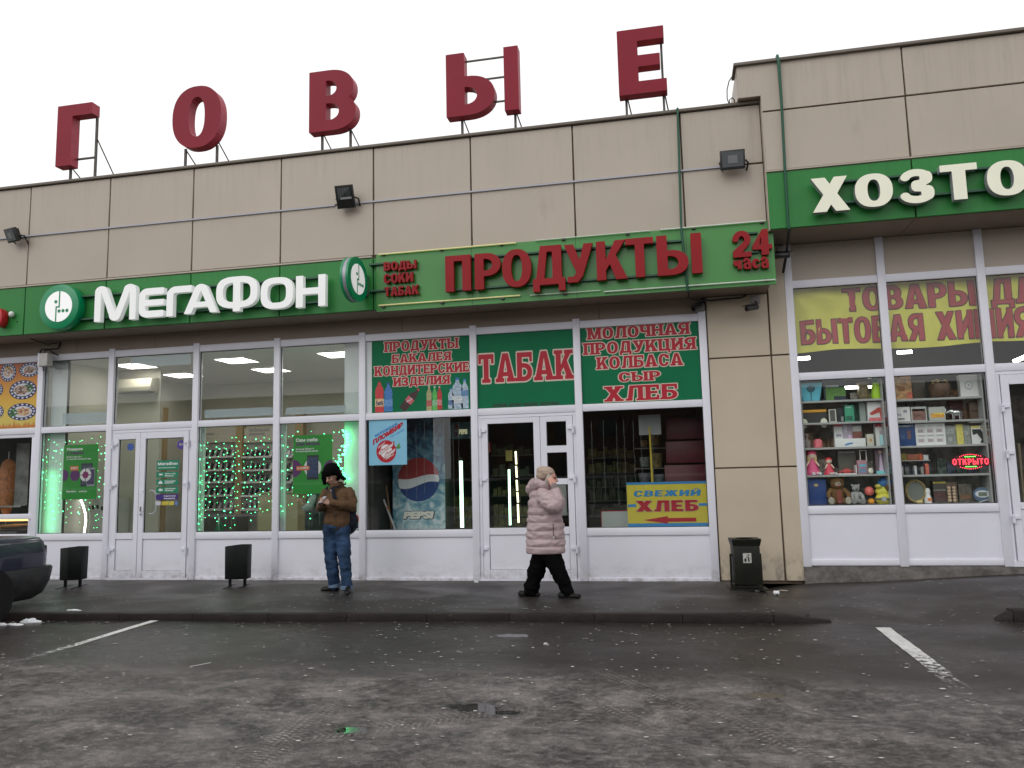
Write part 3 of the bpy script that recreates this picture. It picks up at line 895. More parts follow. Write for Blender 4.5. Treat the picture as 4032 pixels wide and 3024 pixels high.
# ---------------------------------------------------------------- building materials
M_CLAD = mat('beige cladding', (.425, .368, .305), .5, noise=(1.1, .035), rnd=.025, dirt=((.30, .25, .21), 1.6, .62, .25, (1.6, 1, .35)))
M_PILL = mat('cream pillar cladding', (.50, .425, .325), .5, noise=(1.3, .05), rnd=.02, dirt=((.22, .18, .14), 3.2, .66, .18, (1.5, 1, .5)))
M_JOINT = mat('joint backing', (.10, .072, .05), .8)
M_SOFF = mat('brown soffit', (.26, .205, .16), .6, noise=(2, .06))
M_COPE = mat('parapet coping', (.14, .115, .09), .5, noise=(3, .15))
M_GREEN = mat('green fascia', (.030, .205, .046), .35, spec=.25, noise=(1.3, .06), rnd=.03)
M_GREEN2 = mat('bright green board', (.045, .23, .04), .25, noise=(1.1, .08))
M_PVC = mat('white window frame', (.71, .71, .785), .38, noise=(2.5, .03))
M_PVCD = mat('white base panel', (.71, .71, .785), .42, noise=(1.5, .03), rnd=.012, dirt=((.42, .40, .39), 4.5, .69, .14, (.8, 1, 1)))
grime(M_PVCD, .10, .55, (.38, .35, .33), .5, 7, (.6, 1, 1.2), .46, .22); grime(M_PVC, .06, .42, (.30, .27, .25), .8, 9, (1, 1, 1), .40, .25)
grime(M_PILL, .10, .75, (.13, .11, .095), .8, 5, (1.2, 1, .8), .47, .2)
grime(M_CLAD, 7.02, 6.3, (.27, .23, .19), .24, 3.2, (3.2, 1, .18), .50, .14); grime(M_CLAD, 7.55, 6.9, (.27, .23, .19), .2, 3.0, (3.0, 1, .2), .52, .14); grime(M_CLAD, 6.10, 5.6, (.28, .24, .20), .14, 3.4, (4, 1, .2), .54, .12)
grime(M_GREEN, 5.19, 4.7, (.03, .11, .035), .3, 4, (3.5, 1, .25), .50, .2)
M_SEAL = mat('black window seal', (.02, .02, .02), .6)
M_GLASS = glass('window glass', (.95, .965, .955), 1.6)
M_PLINTH = mat('rough concrete plinth', (.12, .108, .10), .9, noise=(9, .3), bump=(22, 1.0), dirt=((.05, .045, .04), 5, .5, .2, (1, 1, 1)))

LEFT = thing('pavilion', 'long low beige-clad shopping pavilion with a green fascia band and white-framed shop windows', 'building', (-5, 0, 0))
RIGHT = thing('pavilion', 'taller beige-clad section of the pavilion at the right with the yellow banner in its window', 'building', (3.5, 0, 0))
G_ = G_
def panel(parent, x0, x1, z0, z1, y, m=None, gap=.022, d=.04, name='cladding_panel'):
    j = random.uniform(-.003, .003)
    return MB().box(x0+gap/2, x1-gap/2, y+j, y+d, z0+gap/2, z1-gap/2).build(name, m or M_CLAD, parent, bevel=.006, seg=1)
# cores behind the panels (what the joints show)
bx('wall_core', M_JOINT, LEFT, -17, 1.46, YF+.035, 6, ZSOF+.02, ZROOF-.02)
bx('wall_core', M_JOINT, RIGHT, 1.47, 10, YR+.036, 6, RSOF+.02, RROOF-.02)
bx('wall_core', M_JOINT, RIGHT, 1.15, 1.468, YR+.036, 6, 7.06, RROOF-.02)
ends = [-17.37]+JX[:0]+JX+[0.31, 1.45]
ends = [-17.36]+JX+[0.310, 1.455]
for a, b in zip(ends[:-1], ends[1:]):
    if a < 1.4 and b == 1.455: pass
    panel(LEFT, a, b, ZMID, ZROOF, YF); panel(LEFT, a, b, ZFT, ZMID, YF)
bx('coping', M_COPE, LEFT, -17.4, 1.14, YF-.045, YF+.4, ZROOF, ZROOF+.045, bevel=.006)
bx('coping', M_COPE, LEFT, 1.14, 1.455, YF-.045, YF+.03, ZROOF, ZROOF+.035)
# right block
for a, b in ((1.455, 3.36), (3.36, 5.265), (5.265, 7.17), (7.17, 9.075)):
    panel(RIGHT, a, b, RFT, RMID, YR)
    if a == 1.455:
        o = MB().prism([(1.145, 7.045), (1.456, 7.045), (1.456, RMID+.011), (3.349, RMID+.011), (3.349, RROOF), (1.145, RROOF)], YR, YR+.035).build('cladding_panel', M_CLAD, RIGHT)
    else: panel(RIGHT, a, b, RMID, RROOF, YR)
bx('side_panel', M_CLAD, RIGHT, 1.452, 1.468, YR+.002, YF+.0, RSOF, 7.04)
bx('notch_soffit', M_SOFF, RIGHT, 1.15, 1.45, YR+.037, YF+.03, 7.046, 7.058)
bx('side_panel', M_CLAD, RIGHT, 1.14, 1.15, YR+.037, 2, 7.06, RROOF)
bx('coping', M_COPE, RIGHT, 1.10, 9.1, YR-.05, YR+.4, RROOF, RROOF+.045, bevel=.006)
# green fascia panels (left)
for a, b in zip(ends[:-1], ends[1:]):
    panel(LEFT, a, b, ZSOF, ZFT-.03, YF-.012, M_GREEN, gap=.016, name='fascia_panel')
bx('fascia_lip', M_CLAD, LEFT, -17.3, -4.53, YF-.03, YF-.0, ZFT-.028, ZFT-.004)
for a, b in ((1.455, 3.36), (3.36, 5.265), (5.265, 7.17), (7.17, 9.075)):
    panel(RIGHT, a, b, RSOF, RFT-.02, YR-.012, M_GREEN, gap=.016, name='fascia_panel')
bx('fascia_lip', M_CLAD, RIGHT, 1.46, 9.0, YR-.03, YR-.0, RFT-.020, RFT-.002)
# soffits
for a, b in zip(ends[:-1], ends[1:]):
    bx('soffit_panel', M_SOFF, LEFT, a+.004, b-.004, YF+.03, .04, ZSOF, ZSOF+.015)
for a, b in ((1.46, 3.36), (3.36, 5.265), (5.265, 9)):
    bx('soffit_panel', M_SOFF, RIGHT, a+.004, b-.004, YR+.03, .04, RSOF, RSOF+.015)
# lintel panels under the soffit
lx = [-17, -13.4, -10.45, -8.85, -4.28, -1.05, .50]
for a, b in zip(lx[:-1], lx[1:]):
    bx('lintel_panel', M_SOFF, LEFT, a+.004, b-.004, .0, .05, ZW+.0, ZSOF-.002)
for a, b in ((1.80, 3.02), (3.11, 4.33), (4.43, 6.6)):
    panel(RIGHT, a, b, RW, RSOF-.002, .0, M_CLAD, gap=.006, name='lintel_panel')
# pillar between the shops
panel(LEFT, .565, 1.47, 3.385, ZSOF-.002, -.02, M_PILL, name='pillar_panel', gap=.02)
panel(LEFT, .565, 1.47, 1.745, 3.385, -.02, M_PILL, name='pillar_panel', gap=.02)
panel(LEFT, .565, 1.47, ZB+.0, 1.745, -.02, M_PILL, name='pillar_panel', gap=.02)
panel(RIGHT, 1.47, 1.76, 3.385, RSOF-.002, -.035, M_PILL, name='pillar_panel', gap=.02)
panel(RIGHT, 1.47, 1.76, 1.745, 3.385, -.035, M_PILL, name='pillar_panel', gap=.02)
panel(RIGHT, 1.47, 1.76, ZB+.0, 1.745, -.035, M_PILL, name='pillar_panel', gap=.02)
bx('pillar_core', M_JOINT, LEFT, .56, 1.72, .005, .35, .0, RSOF-.01)
# roofs and outer shell so that the rooms are closed boxes
M_ROOF = mat('roof felt', (.08, .08, .08), .9, noise=(2, .2))
bx('roof', M_ROOF, LEFT, -17.4, 1.13, YF+.42, 7, ZROOF-.30, ZROOF-.2)
bx('roof', M_ROOF, RIGHT, 1.16, 10, YR+.42, 7, RROOF-.30, RROOF-.2)

# ---------------------------------------------------------------- shop-window grid
FD = .075
def bar(parent, name, x0, x1, z0, z1, y0=-.03, y1=FD):
    return bx(name, M_PVC, parent, x0, x1, y0, y1, z0, z1, bevel=.005)
W2 = .055
all_left = [-15.5, -13.6]+MX
for x in all_left:
    zt = ZW+.035
    bar(LEFT, 'mullion', x-W2, x+W2, ZB-.03, zt, -.045)
for x0, x1 in zip(all_left[:-1], all_left[1:]):
    a, b = x0+W2, x1-W2
    bar(LEFT, 'head_rail', a, b, ZW-.115, ZW)
    bar(LEFT, 'transom', a, b, ZT-.055, ZT+.055)
    door = x0 in (MX[1], MX[5])
    if not door:
        bar(LEFT, 'sill_rail', a, b, ZS-.06, ZS+.055)
        bar(LEFT, 'bottom_rail', a, b, ZB-.04, ZB+.045)
        MB().box(a, b, -.008, .03, ZB+.045, ZS-.06).build('base_panel', M_PVCD, LEFT)
for x in RX+[5.75]:
    bar(RIGHT, 'mullion', x-W2, x+W2, RB-.045, RSOF-.004, -.045)
for x0, x1 in zip(RX, RX[1:]+[5.75]):
    a, b = x0+W2, x1-W2
    bar(RIGHT, 'head_rail', a, b, RW-.115, RW)
    bar(RIGHT, 'transom', a, b, RT-.055, RT+.055)
    if x0 != RX[2]:
        bar(RIGHT, 'sill_rail', a, b, RS-.06, RS+.055)
        bar(RIGHT, 'bottom_rail', a, b, RB-.03, RB+.055)
        MB().box(a, b, -.008, .03, RB+.055, RS-.06).build('base_panel', M_PVCD, RIGHT)
def plinth():
    v = []; f = []; n = 60; r = random.Random(3)
    for i in range(n+1):
        x = 1.72+i*(8.2/n)
        zt = RB-.035
        for k, (y, z) in enumerate(((.02, zt), (-.035, zt-.005), (-.05, zt-.06), (-.055, .25), (-.075, .15), (-.10, .05), (-.12, -.1))):
            j = .0 if k < 1 else r.uniform(-.012, .012)
            v.append((x, y+j, z+(r.uniform(-.01, .01) if k > 1 else 0)))
    m = 7
    for i in range(n):
        for k in range(m-1): f.append((i*m+k, i*m+k+1, (i+1)*m+k+1, (i+1)*m+k))
    return MB().add(v, f).build('plinth', M_PLINTH, RIGHT, smooth=True)
plinth()
bx('plinth', M_PLINTH, LEFT, -17, 1.7, .005, .3, -.2, ZB-.035)
def pane(parent, x0, x1, z0, z1, name='glass_pane', y=.012, seal=True):
    o = bx(name, M_GLASS, parent, x0, x1, y, y+.006, z0, z1)
    if seal:
        mb = MB(); t = .009
        for q in ((x0, x0+t, z0, z1), (x1-t, x1, z0, z1), (x0+t, x1-t, z0, z0+t), (x0+t, x1-t, z1-t, z1)):
            mb.box(q[0], q[1], y-.004, y+.010, q[2], q[3])
        s_ = mb.build('seal', M_SEAL, o)
        s_.location = (0, 0, 0)
    return o
for i, (x0, x1) in enumerate(zip(all_left[:-1], all_left[1:])):
    a, b = x0+W2, x1-W2
    pane(LEFT, a, b, ZT+.055, ZW-.115)
    if x0 in (MX[1], MX[5]): continue
    pane(LEFT, a, b, ZS+.055, ZT-.055)
for x0, x1 in zip(RX, RX[1:]+[5.75]):
    a, b = x0+W2, x1-W2
    pane(RIGHT, a, b, RT+.055, RW-.115)
    if x0 != RX[2]: pane(RIGHT, a, b, RS+.055, RT-.055)

# ---------------------------------------------------------------- doors
def rect_frame(mb, x0, x1, z0, z1, holes, y0, y1):
    """leaf with rectangular openings stacked vertically (holes: (xa, xb, za, zb))"""
    holes = sorted(holes, key=lambda h: h[2])
    xa = holes[0][0]; xb = holes[0][1]
    mb.box(x0, xa, y0, y1, z0, z1); mb.box(xb, x1, y0, y1, z0, z1)
    z = z0
    for h in holes:
        mb.box(xa, xb, y0, y1, z, h[2]); z = h[3]
    mb.box(xa, xb, y0, y1, z, z1)
def leaf(parent, x0, x1, z0, z1, glassz, solidz, inner=.095, hinge_side=None, hz=()):
    xa, xb = x0+inner, x1-inner
    mb = MB(); rect_frame(mb, x0, x1, z0, z1, [(xa, xb, *g_) for g_ in glassz+solidz], -.035, .03)
    d = mb.build('door_leaf', M_PVC, parent, bevel=.004, seg=1)
    for g_ in glassz:
        p = pane(d, xa, xb, g_[0], g_[1], seal=False)
        t = .008; mb = MB()
        for q in ((xa, xa+t, *g_), (xb-t, xb, *g_), (xa+t, xb-t, g_[0], g_[0]+t), (xa+t, xb-t, g_[1]-t, g_[1])):
            mb.box(q[0], q[1], -.006, .012, q[2], q[3])
        s_ = mb.build('seal', M_SEAL, d)
    for g_ in solidz:
        bx('door_panel', M_PVCD, d, xa+.006, xb-.006, -.016, .02, g_[0]+.006, g_[1]-.006)
    if hinge_side:
        hx = x0 if hinge_side == 'l' else x1
        s = 1 if hinge_side == 'l' else -1
        for z in hz:
            mb = MB()
            mb.box(min(hx-s*.005, hx+s*.075), max(hx-s*.005, hx+s*.075), -.062, -.033, z-.018, z+.022)
            mb.tube([(hx-s*.012, -.062, z-.075), (hx-s*.012, -.062, z-.005)], .020, 8)
            mb.tube([(hx-s*.012, -.062, z+.002), (hx-s*.012, -.062, z+.045)], .017, 8)
            mb.build('hinge', M_PVC, d)
    return d
def door_frame(parent, x0, x1, z0, z1, t=.05):
    mb = MB(); mb.box(x0, x0+t, -.02, .06, z0, z1-t); mb.box(x1-t, x1, -.02, .06, z0, z1-t); mb.box(x0, x1, -.02, .06, z1-t, z1)
    return mb.build('door_frame', M_PVC, parent, bevel=.004, seg=1)
# phone-shop double door
xl, xr = MX[1]+W2, MX[2]-W2
zt = ZT-.055
door_frame(LEFT, xl, xr, ZB, zt)
_, gz1 = U(600, 1727); _, gz0 = U(600, 2097); _, pz1 = U(600, 2122); _, pz0 = U(600, 2246)
xm = U(549, 2000)[0]
L1 = leaf(LEFT, xl+.055, xm-.003, ZB+.03, zt-.055, [(gz0, gz1)], [(pz0, pz1)], inner=.088, hinge_side='l', hz=(.62, 1.72, 2.42))
L2 = leaf(LEFT, xm+.003, xr-.055, ZB+.03, zt-.055, [(gz0, gz1)], [(pz0, pz1)], inner=.098, hinge_side='r', hz=(.62, 1.72, 2.42))
bx('threshold', M_PVCD, LEFT, xl, xr, -.06, .05, ZB-.06, ZB+.028)
# pull handles: white bows, outside and the one inside seen through the glass
def bow(parent, x, y, z0, z1, s):
    sy = -1 if y < 0 else 1
    pts = [(x, y*.3, z0), (x+s*.02, y, z0+.005)]+[(x+s*.085, y, z0+.06), (x+s*.085, y, z1-.06)]+[(x+s*.02, y, z1-.005), (x, y*.3, z1)]
    return MB().tube(pts, .014, 8).build('door_handle', M_PVC, parent, smooth=True)
hx = xm+.05; z0_ = U(560, 2025)[1]; z1_ = U(560, 1932)[1]
bow(L2, hx, -.085, z0_, z1_, 1)
bow(L2, hx+.12, .09, z0_, z1_, 1)
MB().box(hx-.012, hx+.012, -.045, -.034, z0_+.05, z0_+.13).build('lock', mat('lock metal', (.25, .24, .24), .35, 1), L2)
# grocery door: wide leaf, narrow leaf with cross bars
xl, xr = MX[5]+W2, MX[6]-W2
door_frame(LEFT, xl, xr, ZB, zt)
xm2 = U(2133, 1900)[0]
gz1 = U(2000, 1667)[1]; gz0 = U(2010, 2078)[1]; pz1 = U(2020, 2105)[1]; pz0 = U(2020, 2243)[1]
D1 = leaf(LEFT, xl+.055, xm2-.003, ZB+.03, zt-.055, [(gz0, gz1)], [(pz0, pz1)], inner=.10, hinge_side='l', hz=(.60, 1.66, 2.42))
q = [U(2195, y)[1] for y in (1755, 1660, 1884, 1782, 2074, 1908)]
D2 = leaf(LEFT, xm2+.003, xr-.055, ZB+.03, zt-.055, [(q[0], q[1]), (q[2], q[3]), (q[4], q[5])], [(pz0, pz1)], inner=.098, hinge_side='r', hz=(.60, 1.66, 2.42))
bx('threshold', M_PVCD, LEFT, xl, xr, -.05, .05, ZB-.06, ZB+.028)
# household-goods shop door at the right edge
xl, xr = RX[2]+W2, 5.75-W2
zt2 = RT-.055
door_frame(RIGHT, xl, xr, RB, zt2)
bx('threshold', M_PVCD, RIGHT, xl, xr, -.05, .05, RB-.045, RB+.028)
D3 = leaf(RIGHT, xl+.06, xr-.055, RB+.03, zt2-.055, [(RS+.06, zt2-.19)], [(RB+.14, RS-.03)], inner=.10, hinge_side='l', hz=(.98, 1.86, 2.50))

# ---------------------------------------------------------------- rooms behind the glass
M_WALLB = mat('beige room wall', (.56, .535, .465), .8, noise=(1, .05))
M_WALLW = mat('white reveal', (.62, .66, .66), .6, noise=(2, .04))
M_CEIL = mat('white ceiling', (.55, .54, .50), .9)
M_FLOORI = mat('shop floor', (.22, .20, .17), .4, noise=(3, .1))
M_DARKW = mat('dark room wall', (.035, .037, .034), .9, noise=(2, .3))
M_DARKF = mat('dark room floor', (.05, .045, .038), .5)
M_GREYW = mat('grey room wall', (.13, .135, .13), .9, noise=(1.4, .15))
def room(parent, x0, x1, y1, z0, z1, mw, mc, mf):
    t = .08
    bx('room_floor', mf, parent, x0, x1, .1, y1, z0-.12, z0)
    bx('room_ceiling', mc, parent, x0, x1, .1, y1, z1, z1+.12)
    bx('room_wall', mw, parent, x0, x1, y1, y1+t, z0-.1, z1+.1)
    bx('room_wall', mw, parent, x0, x0+t, .1, y1, z0, z1)
    bx('room_wall', mw, parent, x1-t, x1, .1, y1, z0, z1)
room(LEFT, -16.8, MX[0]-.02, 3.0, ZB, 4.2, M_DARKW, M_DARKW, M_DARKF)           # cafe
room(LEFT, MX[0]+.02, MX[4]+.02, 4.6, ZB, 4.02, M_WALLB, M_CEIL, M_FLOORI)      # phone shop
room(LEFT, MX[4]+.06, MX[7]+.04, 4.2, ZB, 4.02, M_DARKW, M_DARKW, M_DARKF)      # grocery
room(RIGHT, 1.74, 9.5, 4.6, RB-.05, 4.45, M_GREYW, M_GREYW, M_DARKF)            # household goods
# ---------------------------------------------------------------- rooftop letters
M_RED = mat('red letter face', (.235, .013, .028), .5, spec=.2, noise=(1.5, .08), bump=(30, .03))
M_REDS = mat('red letter side', (.36, .04, .062), .5, spec=.3, noise=(5, .12), dirt=((.5, .42, .45), 4, .70, .06, (1, 1, 1)))  # lighter than the face: the light the sides catch is in this colour
M_STEEL = mat('dark frame steel', (.075, .068, .06), .55, .5, noise=(8, .3))
def fit_letter(mb, ch, xl, xr, yt, yb, Yf, d, style='sans', res=64, lev=0.0):
    """letter whose photographed box is xl..xr, yt..yb, standing on the plane Yf"""
    ym = (yt+yb)/2; xm_ = (xl+xr)/2
    x0 = U(xl, ym, Yf)[0]; x1 = U(xr, ym, Yf)[0]
    z1 = U(xm_, yt, Yf)[1]; z0 = U(xm_, yb, Yf)[1]
    if ch in 'ДЦ': z0 += (z1-z0)*.17/1.17
    letter(mb, ch, x0, x1, z0, z1, Yf, Yf+d, style, res, lev)
    return x0, x1, z0, z1
RY = -.42
roof = [('Г', 223, 359, 411, 648, 'leftmost red roof letter shaped like an upside-down L, standing on the parapet'),
        ('О', 679, 870, 341, 578, 'round red roof letter O on thin steel legs above the parapet'),
        ('В', 1217, 1401, 274, 512, 'red roof letter B standing on steel legs above the parapet'),
        ('Ы', 1756, 2041, 197, 446, 'red two-part roof letter, soft sign and bar joined by three steel rods'),
        ('Е', 2432, 2622, 110, 367, 'rightmost red roof letter E, leaning against the sky nearest the taller block')]
def fillet(ch, mb, x0, x1, z0, z1, Yf, d):
    pass
for ch, xl, xr, yt, yb, lab in roof:
    mb = MB()
    ym = (yt+yb)/2; xm_ = (xl+xr)/2
    x0 = U(xl, ym, RY)[0]; x1 = U(xr, ym, RY)[0]; z1 = U(xm_, yt, RY)[1]; z0 = U(xm_, yb, RY)[1]
    T = thing('roof_letter', lab, 'letter', ((x0+x1)/2, RY+.1, ZROOF), group='red letters along the roof')
    D_ = .19
    if ch == 'Ы':
        xs_ = U(1947, 340, RY)[0]; xb_ = U(1984, 300, RY)[0]
        letter(mb, 'Ь', x0, xs_, z0, z1, RY, RY+D_, 'sans', 96)
        mb2 = MB(); mb2.box(xb_, x1, RY, RY+D_, z0, z1)
        a = mb.build('letter_body', M_REDS, T); b = mb2.build('letter_body', M_REDS, T)
        bodies = [a, b]
        for fz in (.20, .58, .90):
            zz = z0+(z1-z0)*fz
            MB().box(x0+.1, xb_+.05, RY+.09, RY+.115, zz-.012, zz+.012).build('tie_rod', M_STEEL, T)
        legs = [x0+.22, xb_+.14]
    else:
        letter(mb, ch, x0, x1, z0, z1, RY, RY+D_, 'sans', 96)
        bodies = [mb.build('letter_body', M_REDS, T)]
        legs = {'Г': [x0+.19, x1-.02], 'О': [x0+.17, x1-.16], 'В': [x0+.17, x1-.16], 'Е': [x0+.10, x1-.06]}[ch]
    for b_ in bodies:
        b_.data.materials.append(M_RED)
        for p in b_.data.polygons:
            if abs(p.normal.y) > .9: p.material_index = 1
    for i, lx_ in enumerate(legs):
        top = z0+.06
        if ch == 'Г' and i == 1: top = z1-(z1-z0)*.17
        if ch == 'Е' and i == 1: top = z1-.1
        MB().box(lx_-.018, lx_+.018, RY+D_-.05, RY+D_-.015, ZROOF-.03, top).build('leg', M_STEEL, T)
        bt = z0+.02 if not (ch == 'Г' and i == 1) else z0+.5
        if ch == 'О' and i == 1: bt = z0+.12
        MB().tube([(lx_+.02, RY+D_-.03, bt), (lx_+.16, RY+D_+.62, ZROOF-.05)], .011, 6).build('brace', M_STEEL, T)
    if ch == 'Г':
        MB().box(x0+.3, x1-.03, RY+D_-.05, RY+D_-.02, z0+.15, z0+.18).build('tie_rod', M_STEEL, T)

# ---------------------------------------------------------------- fascia signs
M_WHL = mat('milky acrylic letter', (.72, .72, .72), .35, emit=.22, ecol=(.95, 1, .97))
M_CREAM = mat('cream acrylic letter', (.74, .74, .60), .35, emit=.10, ecol=(1, .98, .8), noise=(4, .03))
M_SIDEG = mat('grey letter side', (.30, .32, .33), .5)
M_RAIL = mat('green mounting rail', (.010, .07, .035), .4)
M_REDL = mat('red sign letter', (.27, .009, .013), .45, spec=.2, noise=(3, .06))
SY = YF-.20
T = thing('shop_sign', 'white milky rounded letters on green rails spelling the phone shop name on the fascia', 'sign', (-8.5, YF, 4.6))
for k, xl, xr, yt, yb in (('м', 372, 535, 1123, 1262), ('е', 548, 644, 1133, 1250), ('г', 656, 753, 1125, 1243), ('а', 727, 854, 1117, 1232),
                          ('ф', 851, 1013, 1088, 1225), ('о', 1026, 1153, 1092, 1215), ('н', 1165, 1281, 1083, 1207)):
    mb = MB()
    if k in 'ф': xl, xr = xl, xr
    fit_letter(mb, k, xl, xr, yt, yb, SY, .09, 'round', 72)
    mb.build('letter', M_WHL, T)
za = U(600, 1190-28, YF-.05)[1]
def rail(T, xa, xb, z):
    return MB().box(xa, xb, YF-.105, YF-.015, z-.013, z+.013).build('rail', M_RAIL, T)
xa = U(310, 1180, YF)[0]; xb = U(1275, 1100, YF)[0]
zA = U(340, 1168, YF-.06)[1]; zB = U(340, 1258, YF-.06)[1]
rail(T, xa, xb, zA); rail(T, xa, xb, zB)

M_LGREEN = mat('green logo rim', (.0, .22, .085), .3, emit=.05)
M_LWHITE = mat('white logo face', (.80, .80, .80), .35, emit=.28, ecol=(1, 1, 1))
M_LGREY = mat('grey logo band', (.32, .32, .36), .4, .3)
def logo_face(parent, cx, cz, R_, y, fl=1):
    """face marks in local x/z facing -y"""
    MB().disc((cx, cz), R_*.68, R_*.68, y-.004, y+.003, 48).build('logo_disc', M_LWHITE, parent)
    mk = M_LGREEN; r = R_*.68; w = r*.045; yy = y-.007
    mb = MB(); mb.box(cx+.06*r-w, cx+.06*r+w, yy, y-.003, cz+.02*r, cz+.99*r)
    mb.box(cx-.16*r-w, cx-.16*r+w, yy, y-.003, cz-.98*r, cz-.08*r)
    mb.box(cx-.16*r-w, cx+.06*r+w, yy, y-.003, cz-.08*r, cz+.02*r)
    mb.build('logo_line', mk, parent)
    for (dx, dz) in ((-.20, .32), (.07, -.30), (.36, -.30), (.65, -.30)):
        MB().disc((cx+dx*r, cz+dz*r), r*.115, r*.115, yy, y-.003, 16).build('logo_dot', mk, parent)
# round sign flat on the fascia
cx, cz = U(231, 1207, SY); R_ = abs(U(308, 1207, SY)[0]-U(153, 1207, SY)[0])/2
T = thing('round_sign', 'round green-rimmed white face logo light mounted flat on the fascia left of the white letters', 'sign', (cx, YF, cz))
MB().disc((cx, cz), R_, R_, SY, YF-.03, 56).build('rim', M_LGREEN, T, bevel=.02)
logo_face(T, cx, cz, R_, SY-.002)
# round sign sticking out from the wall (double-faced)
def blade():
    cz = U(1410, 1095, YF-.6)[1]
    T = thing('round_sign', 'round double-faced green and white logo light sticking out from the fascia on a bracket', 'sign', (0, 0, 0))
    R_ = .345
    mb = MB(); mb.disc((0, 0), R_, R_, -.066, -.028, 56); mb.build('rim', M_LGREEN, T)
    mb = MB(); mb.disc((0, 0), R_*.985, R_*.985, -.028, .028, 56); mb.build('side_band', M_LGREY, T)
    mb = MB(); mb.disc((0, 0), R_, R_, .028, .066, 56); mb.build('rim', M_LGREEN, T)
    logo_face(T, 0, 0, R_, -.068)
    MB().disc((0, 0), R_*.68, R_*.68, .067, .072, 40).build('logo_disc', M_LWHITE, T)
    MB().box(R_-.03, R_+.13, -.05, .05, -.17, .15).build('bracket', mat('bracket grey', (.12, .13, .13), .5), T)
    MB().tube([(R_+.10, 0, -.15), (R_+.11, .0, -.25), (R_+.125, .0, -.32)], .02, 8).build('cable', mat('grey cable', (.16, .17, .17), .5), T)
    x, cz = U(1394, 1101, YF-.42)
    # rotated so that its face looks along the facade to the right and a little outwards
    T.location = (x, YF-.42, cz)
    T.rotation_euler.z = rad(87)
    return T
blade()

# red grocery sign
T = thing('shop_sign', 'long row of big red box letters spelling products on the bright green board', 'sign', (-1.6, YF, 4.8))
for ch, xl, xr, yt, yb in (('П', 1753, 1853, 1005, 1146), ('Р', 1869, 1971, 996, 1137), ('О', 1977, 2091, 982, 1128), ('Д', 2097, 2224, 966, 1146),
                           ('У', 2221, 2336, 960, 1110), ('К', 2348, 2466, 947, 1100), ('Т', 2464, 2574, 936, 1090), ('Ы', 2586, 2764, 922, 1080)):
    mb = MB()
    if ch == 'Д': yb = 1146
    fit_letter(mb, ch, xl, xr, yt, yb, YF-.19, .085, 'cond' if ch != 'Ы' else 'cond', 72)
    mb.build('letter', M_REDL, T)
zA = U(2100, 998, YF-.06)[1]; zB = U(2100, 1121, YF-.06)[1]
rail(T, U(1780, 1000, YF)[0], U(2690, 1000, YF)[0], zA); rail(T, U(1780, 1000, YF)[0], U(2690, 1000, YF)[0], zB)
def small_word(T, word, xl, xr, yt, yb, m, Yf=YF-.13, d=.06, style='sans', skew=0):
    x0 = U(xl, (yt+yb)/2, Yf)[0]; x1 = U(xr, (yt+yb)/2, Yf)[0]
    z1 = U((xl+xr)/2, yt, Yf)[1]; z0 = U((xl+xr)/2, yb, Yf)[1]
    ws, tot = widths(word, style, .06); k = (x1-x0)/tot; x = x0
    for ch, w in zip(word, ws):
        mb = MB(); letter(mb, ch, x, x+w*k, z0, z1, Yf, Yf+d, style, 48); mb.build('letter', m, T)
        x += (w+.06)*k
T = thing('shop_sign', 'three short lines of small red letters for waters, juices and tobacco', 'sign', (-4.4, YF, 4.8))
small_word(T, 'ВОДЫ', 1510, 1638, 1027, 1061, M_REDL)
small_word(T, 'СОКИ', 1510, 1625, 1075, 1112, M_REDL)
small_word(T, 'ТАБАК', 1512, 1648, 1126, 1162, M_REDL)
rail(T, -4.55, -4.1, U(1560, 1040, YF)[1]); rail(T, -4.55, -4.1, U(1560, 1145, YF)[1])
T = thing('shop_sign', 'small red 24 hours lettering at the right end of the bright green board', 'sign', (1.1, YF, 4.8))
Y2 = YF-.14
for ch, xl, xr, yt, yb in (('2', 2884, 2957, 910, 1012), ('4', 2962, 3040, 902, 1003)):
    mb = MB(); fit_letter(mb, ch, xl, xr, yt, yb, Y2, .07, 'sans', 56); mb.build('letter', M_REDL, T)
for ch, xl, xr, yt, yb in (('ч', 2889, 2920, 1026, 1060), ('а', 2927, 2958, 1020, 1059), ('с', 2962, 2992, 1019, 1056), ('а', 2997, 3027, 1015, 1055)):
    mb = MB()
    ym = (yt+yb)/2; x0 = U(xl, ym, Y2)[0]; x1 = U(xr, ym, Y2)[0]; z1 = U(xl, yt, Y2)[1]; z0 = U(xl, yb, Y2)[1]
    letter(mb, ch, x0, x1, z0, z0+(z1-z0)*1.13, Y2, Y2+.06, 'sans', 48, .01); mb.build('letter', M_REDL, T)
rail(T, 1.0, 1.3, U(2960, 925, YF)[1]); rail(T, 1.0, 1.3, U(2960, 1000, YF)[1])
# bright green board with neon tubes
BX0, BX1 = U(1474, 1100, YF-.05)[0]+.03, U(3050, 1000, YF-.05)[0]
T = thing('sign_board', 'bright green sign board with thin pale neon tubes along its top and bottom edges', 'board', (BX0, YF, 4.77))
for a, b in ((BX0, -2.9), (-2.9, -1.3), (-1.3, .31), (.31, BX1)):
    MB().box(a+.002, b-.002, YF-.05, YF-.016, ZSOF-.035, ZFT+.005).build('board_panel', M_GREEN2, T)
M_NEON = mat('yellow neon tube', (.72, .66, .30), .3, emit=.12, ecol=(1, .95, .5))
M_NEONW = mat('unlit glass tube', (.60, .66, .58), .2)
def tube(T, x0, x1, z, m, y=YF-.085, r=.011): MB().tube([(x0, y, z), (x1, y, z)], r, 6).build('neon_tube', m, T)
tube(T, BX0+.05, -2.2, ZFT-.01, M_NEON); tube(T, BX0+.05, -2.15, ZSOF+.055, M_NEON)
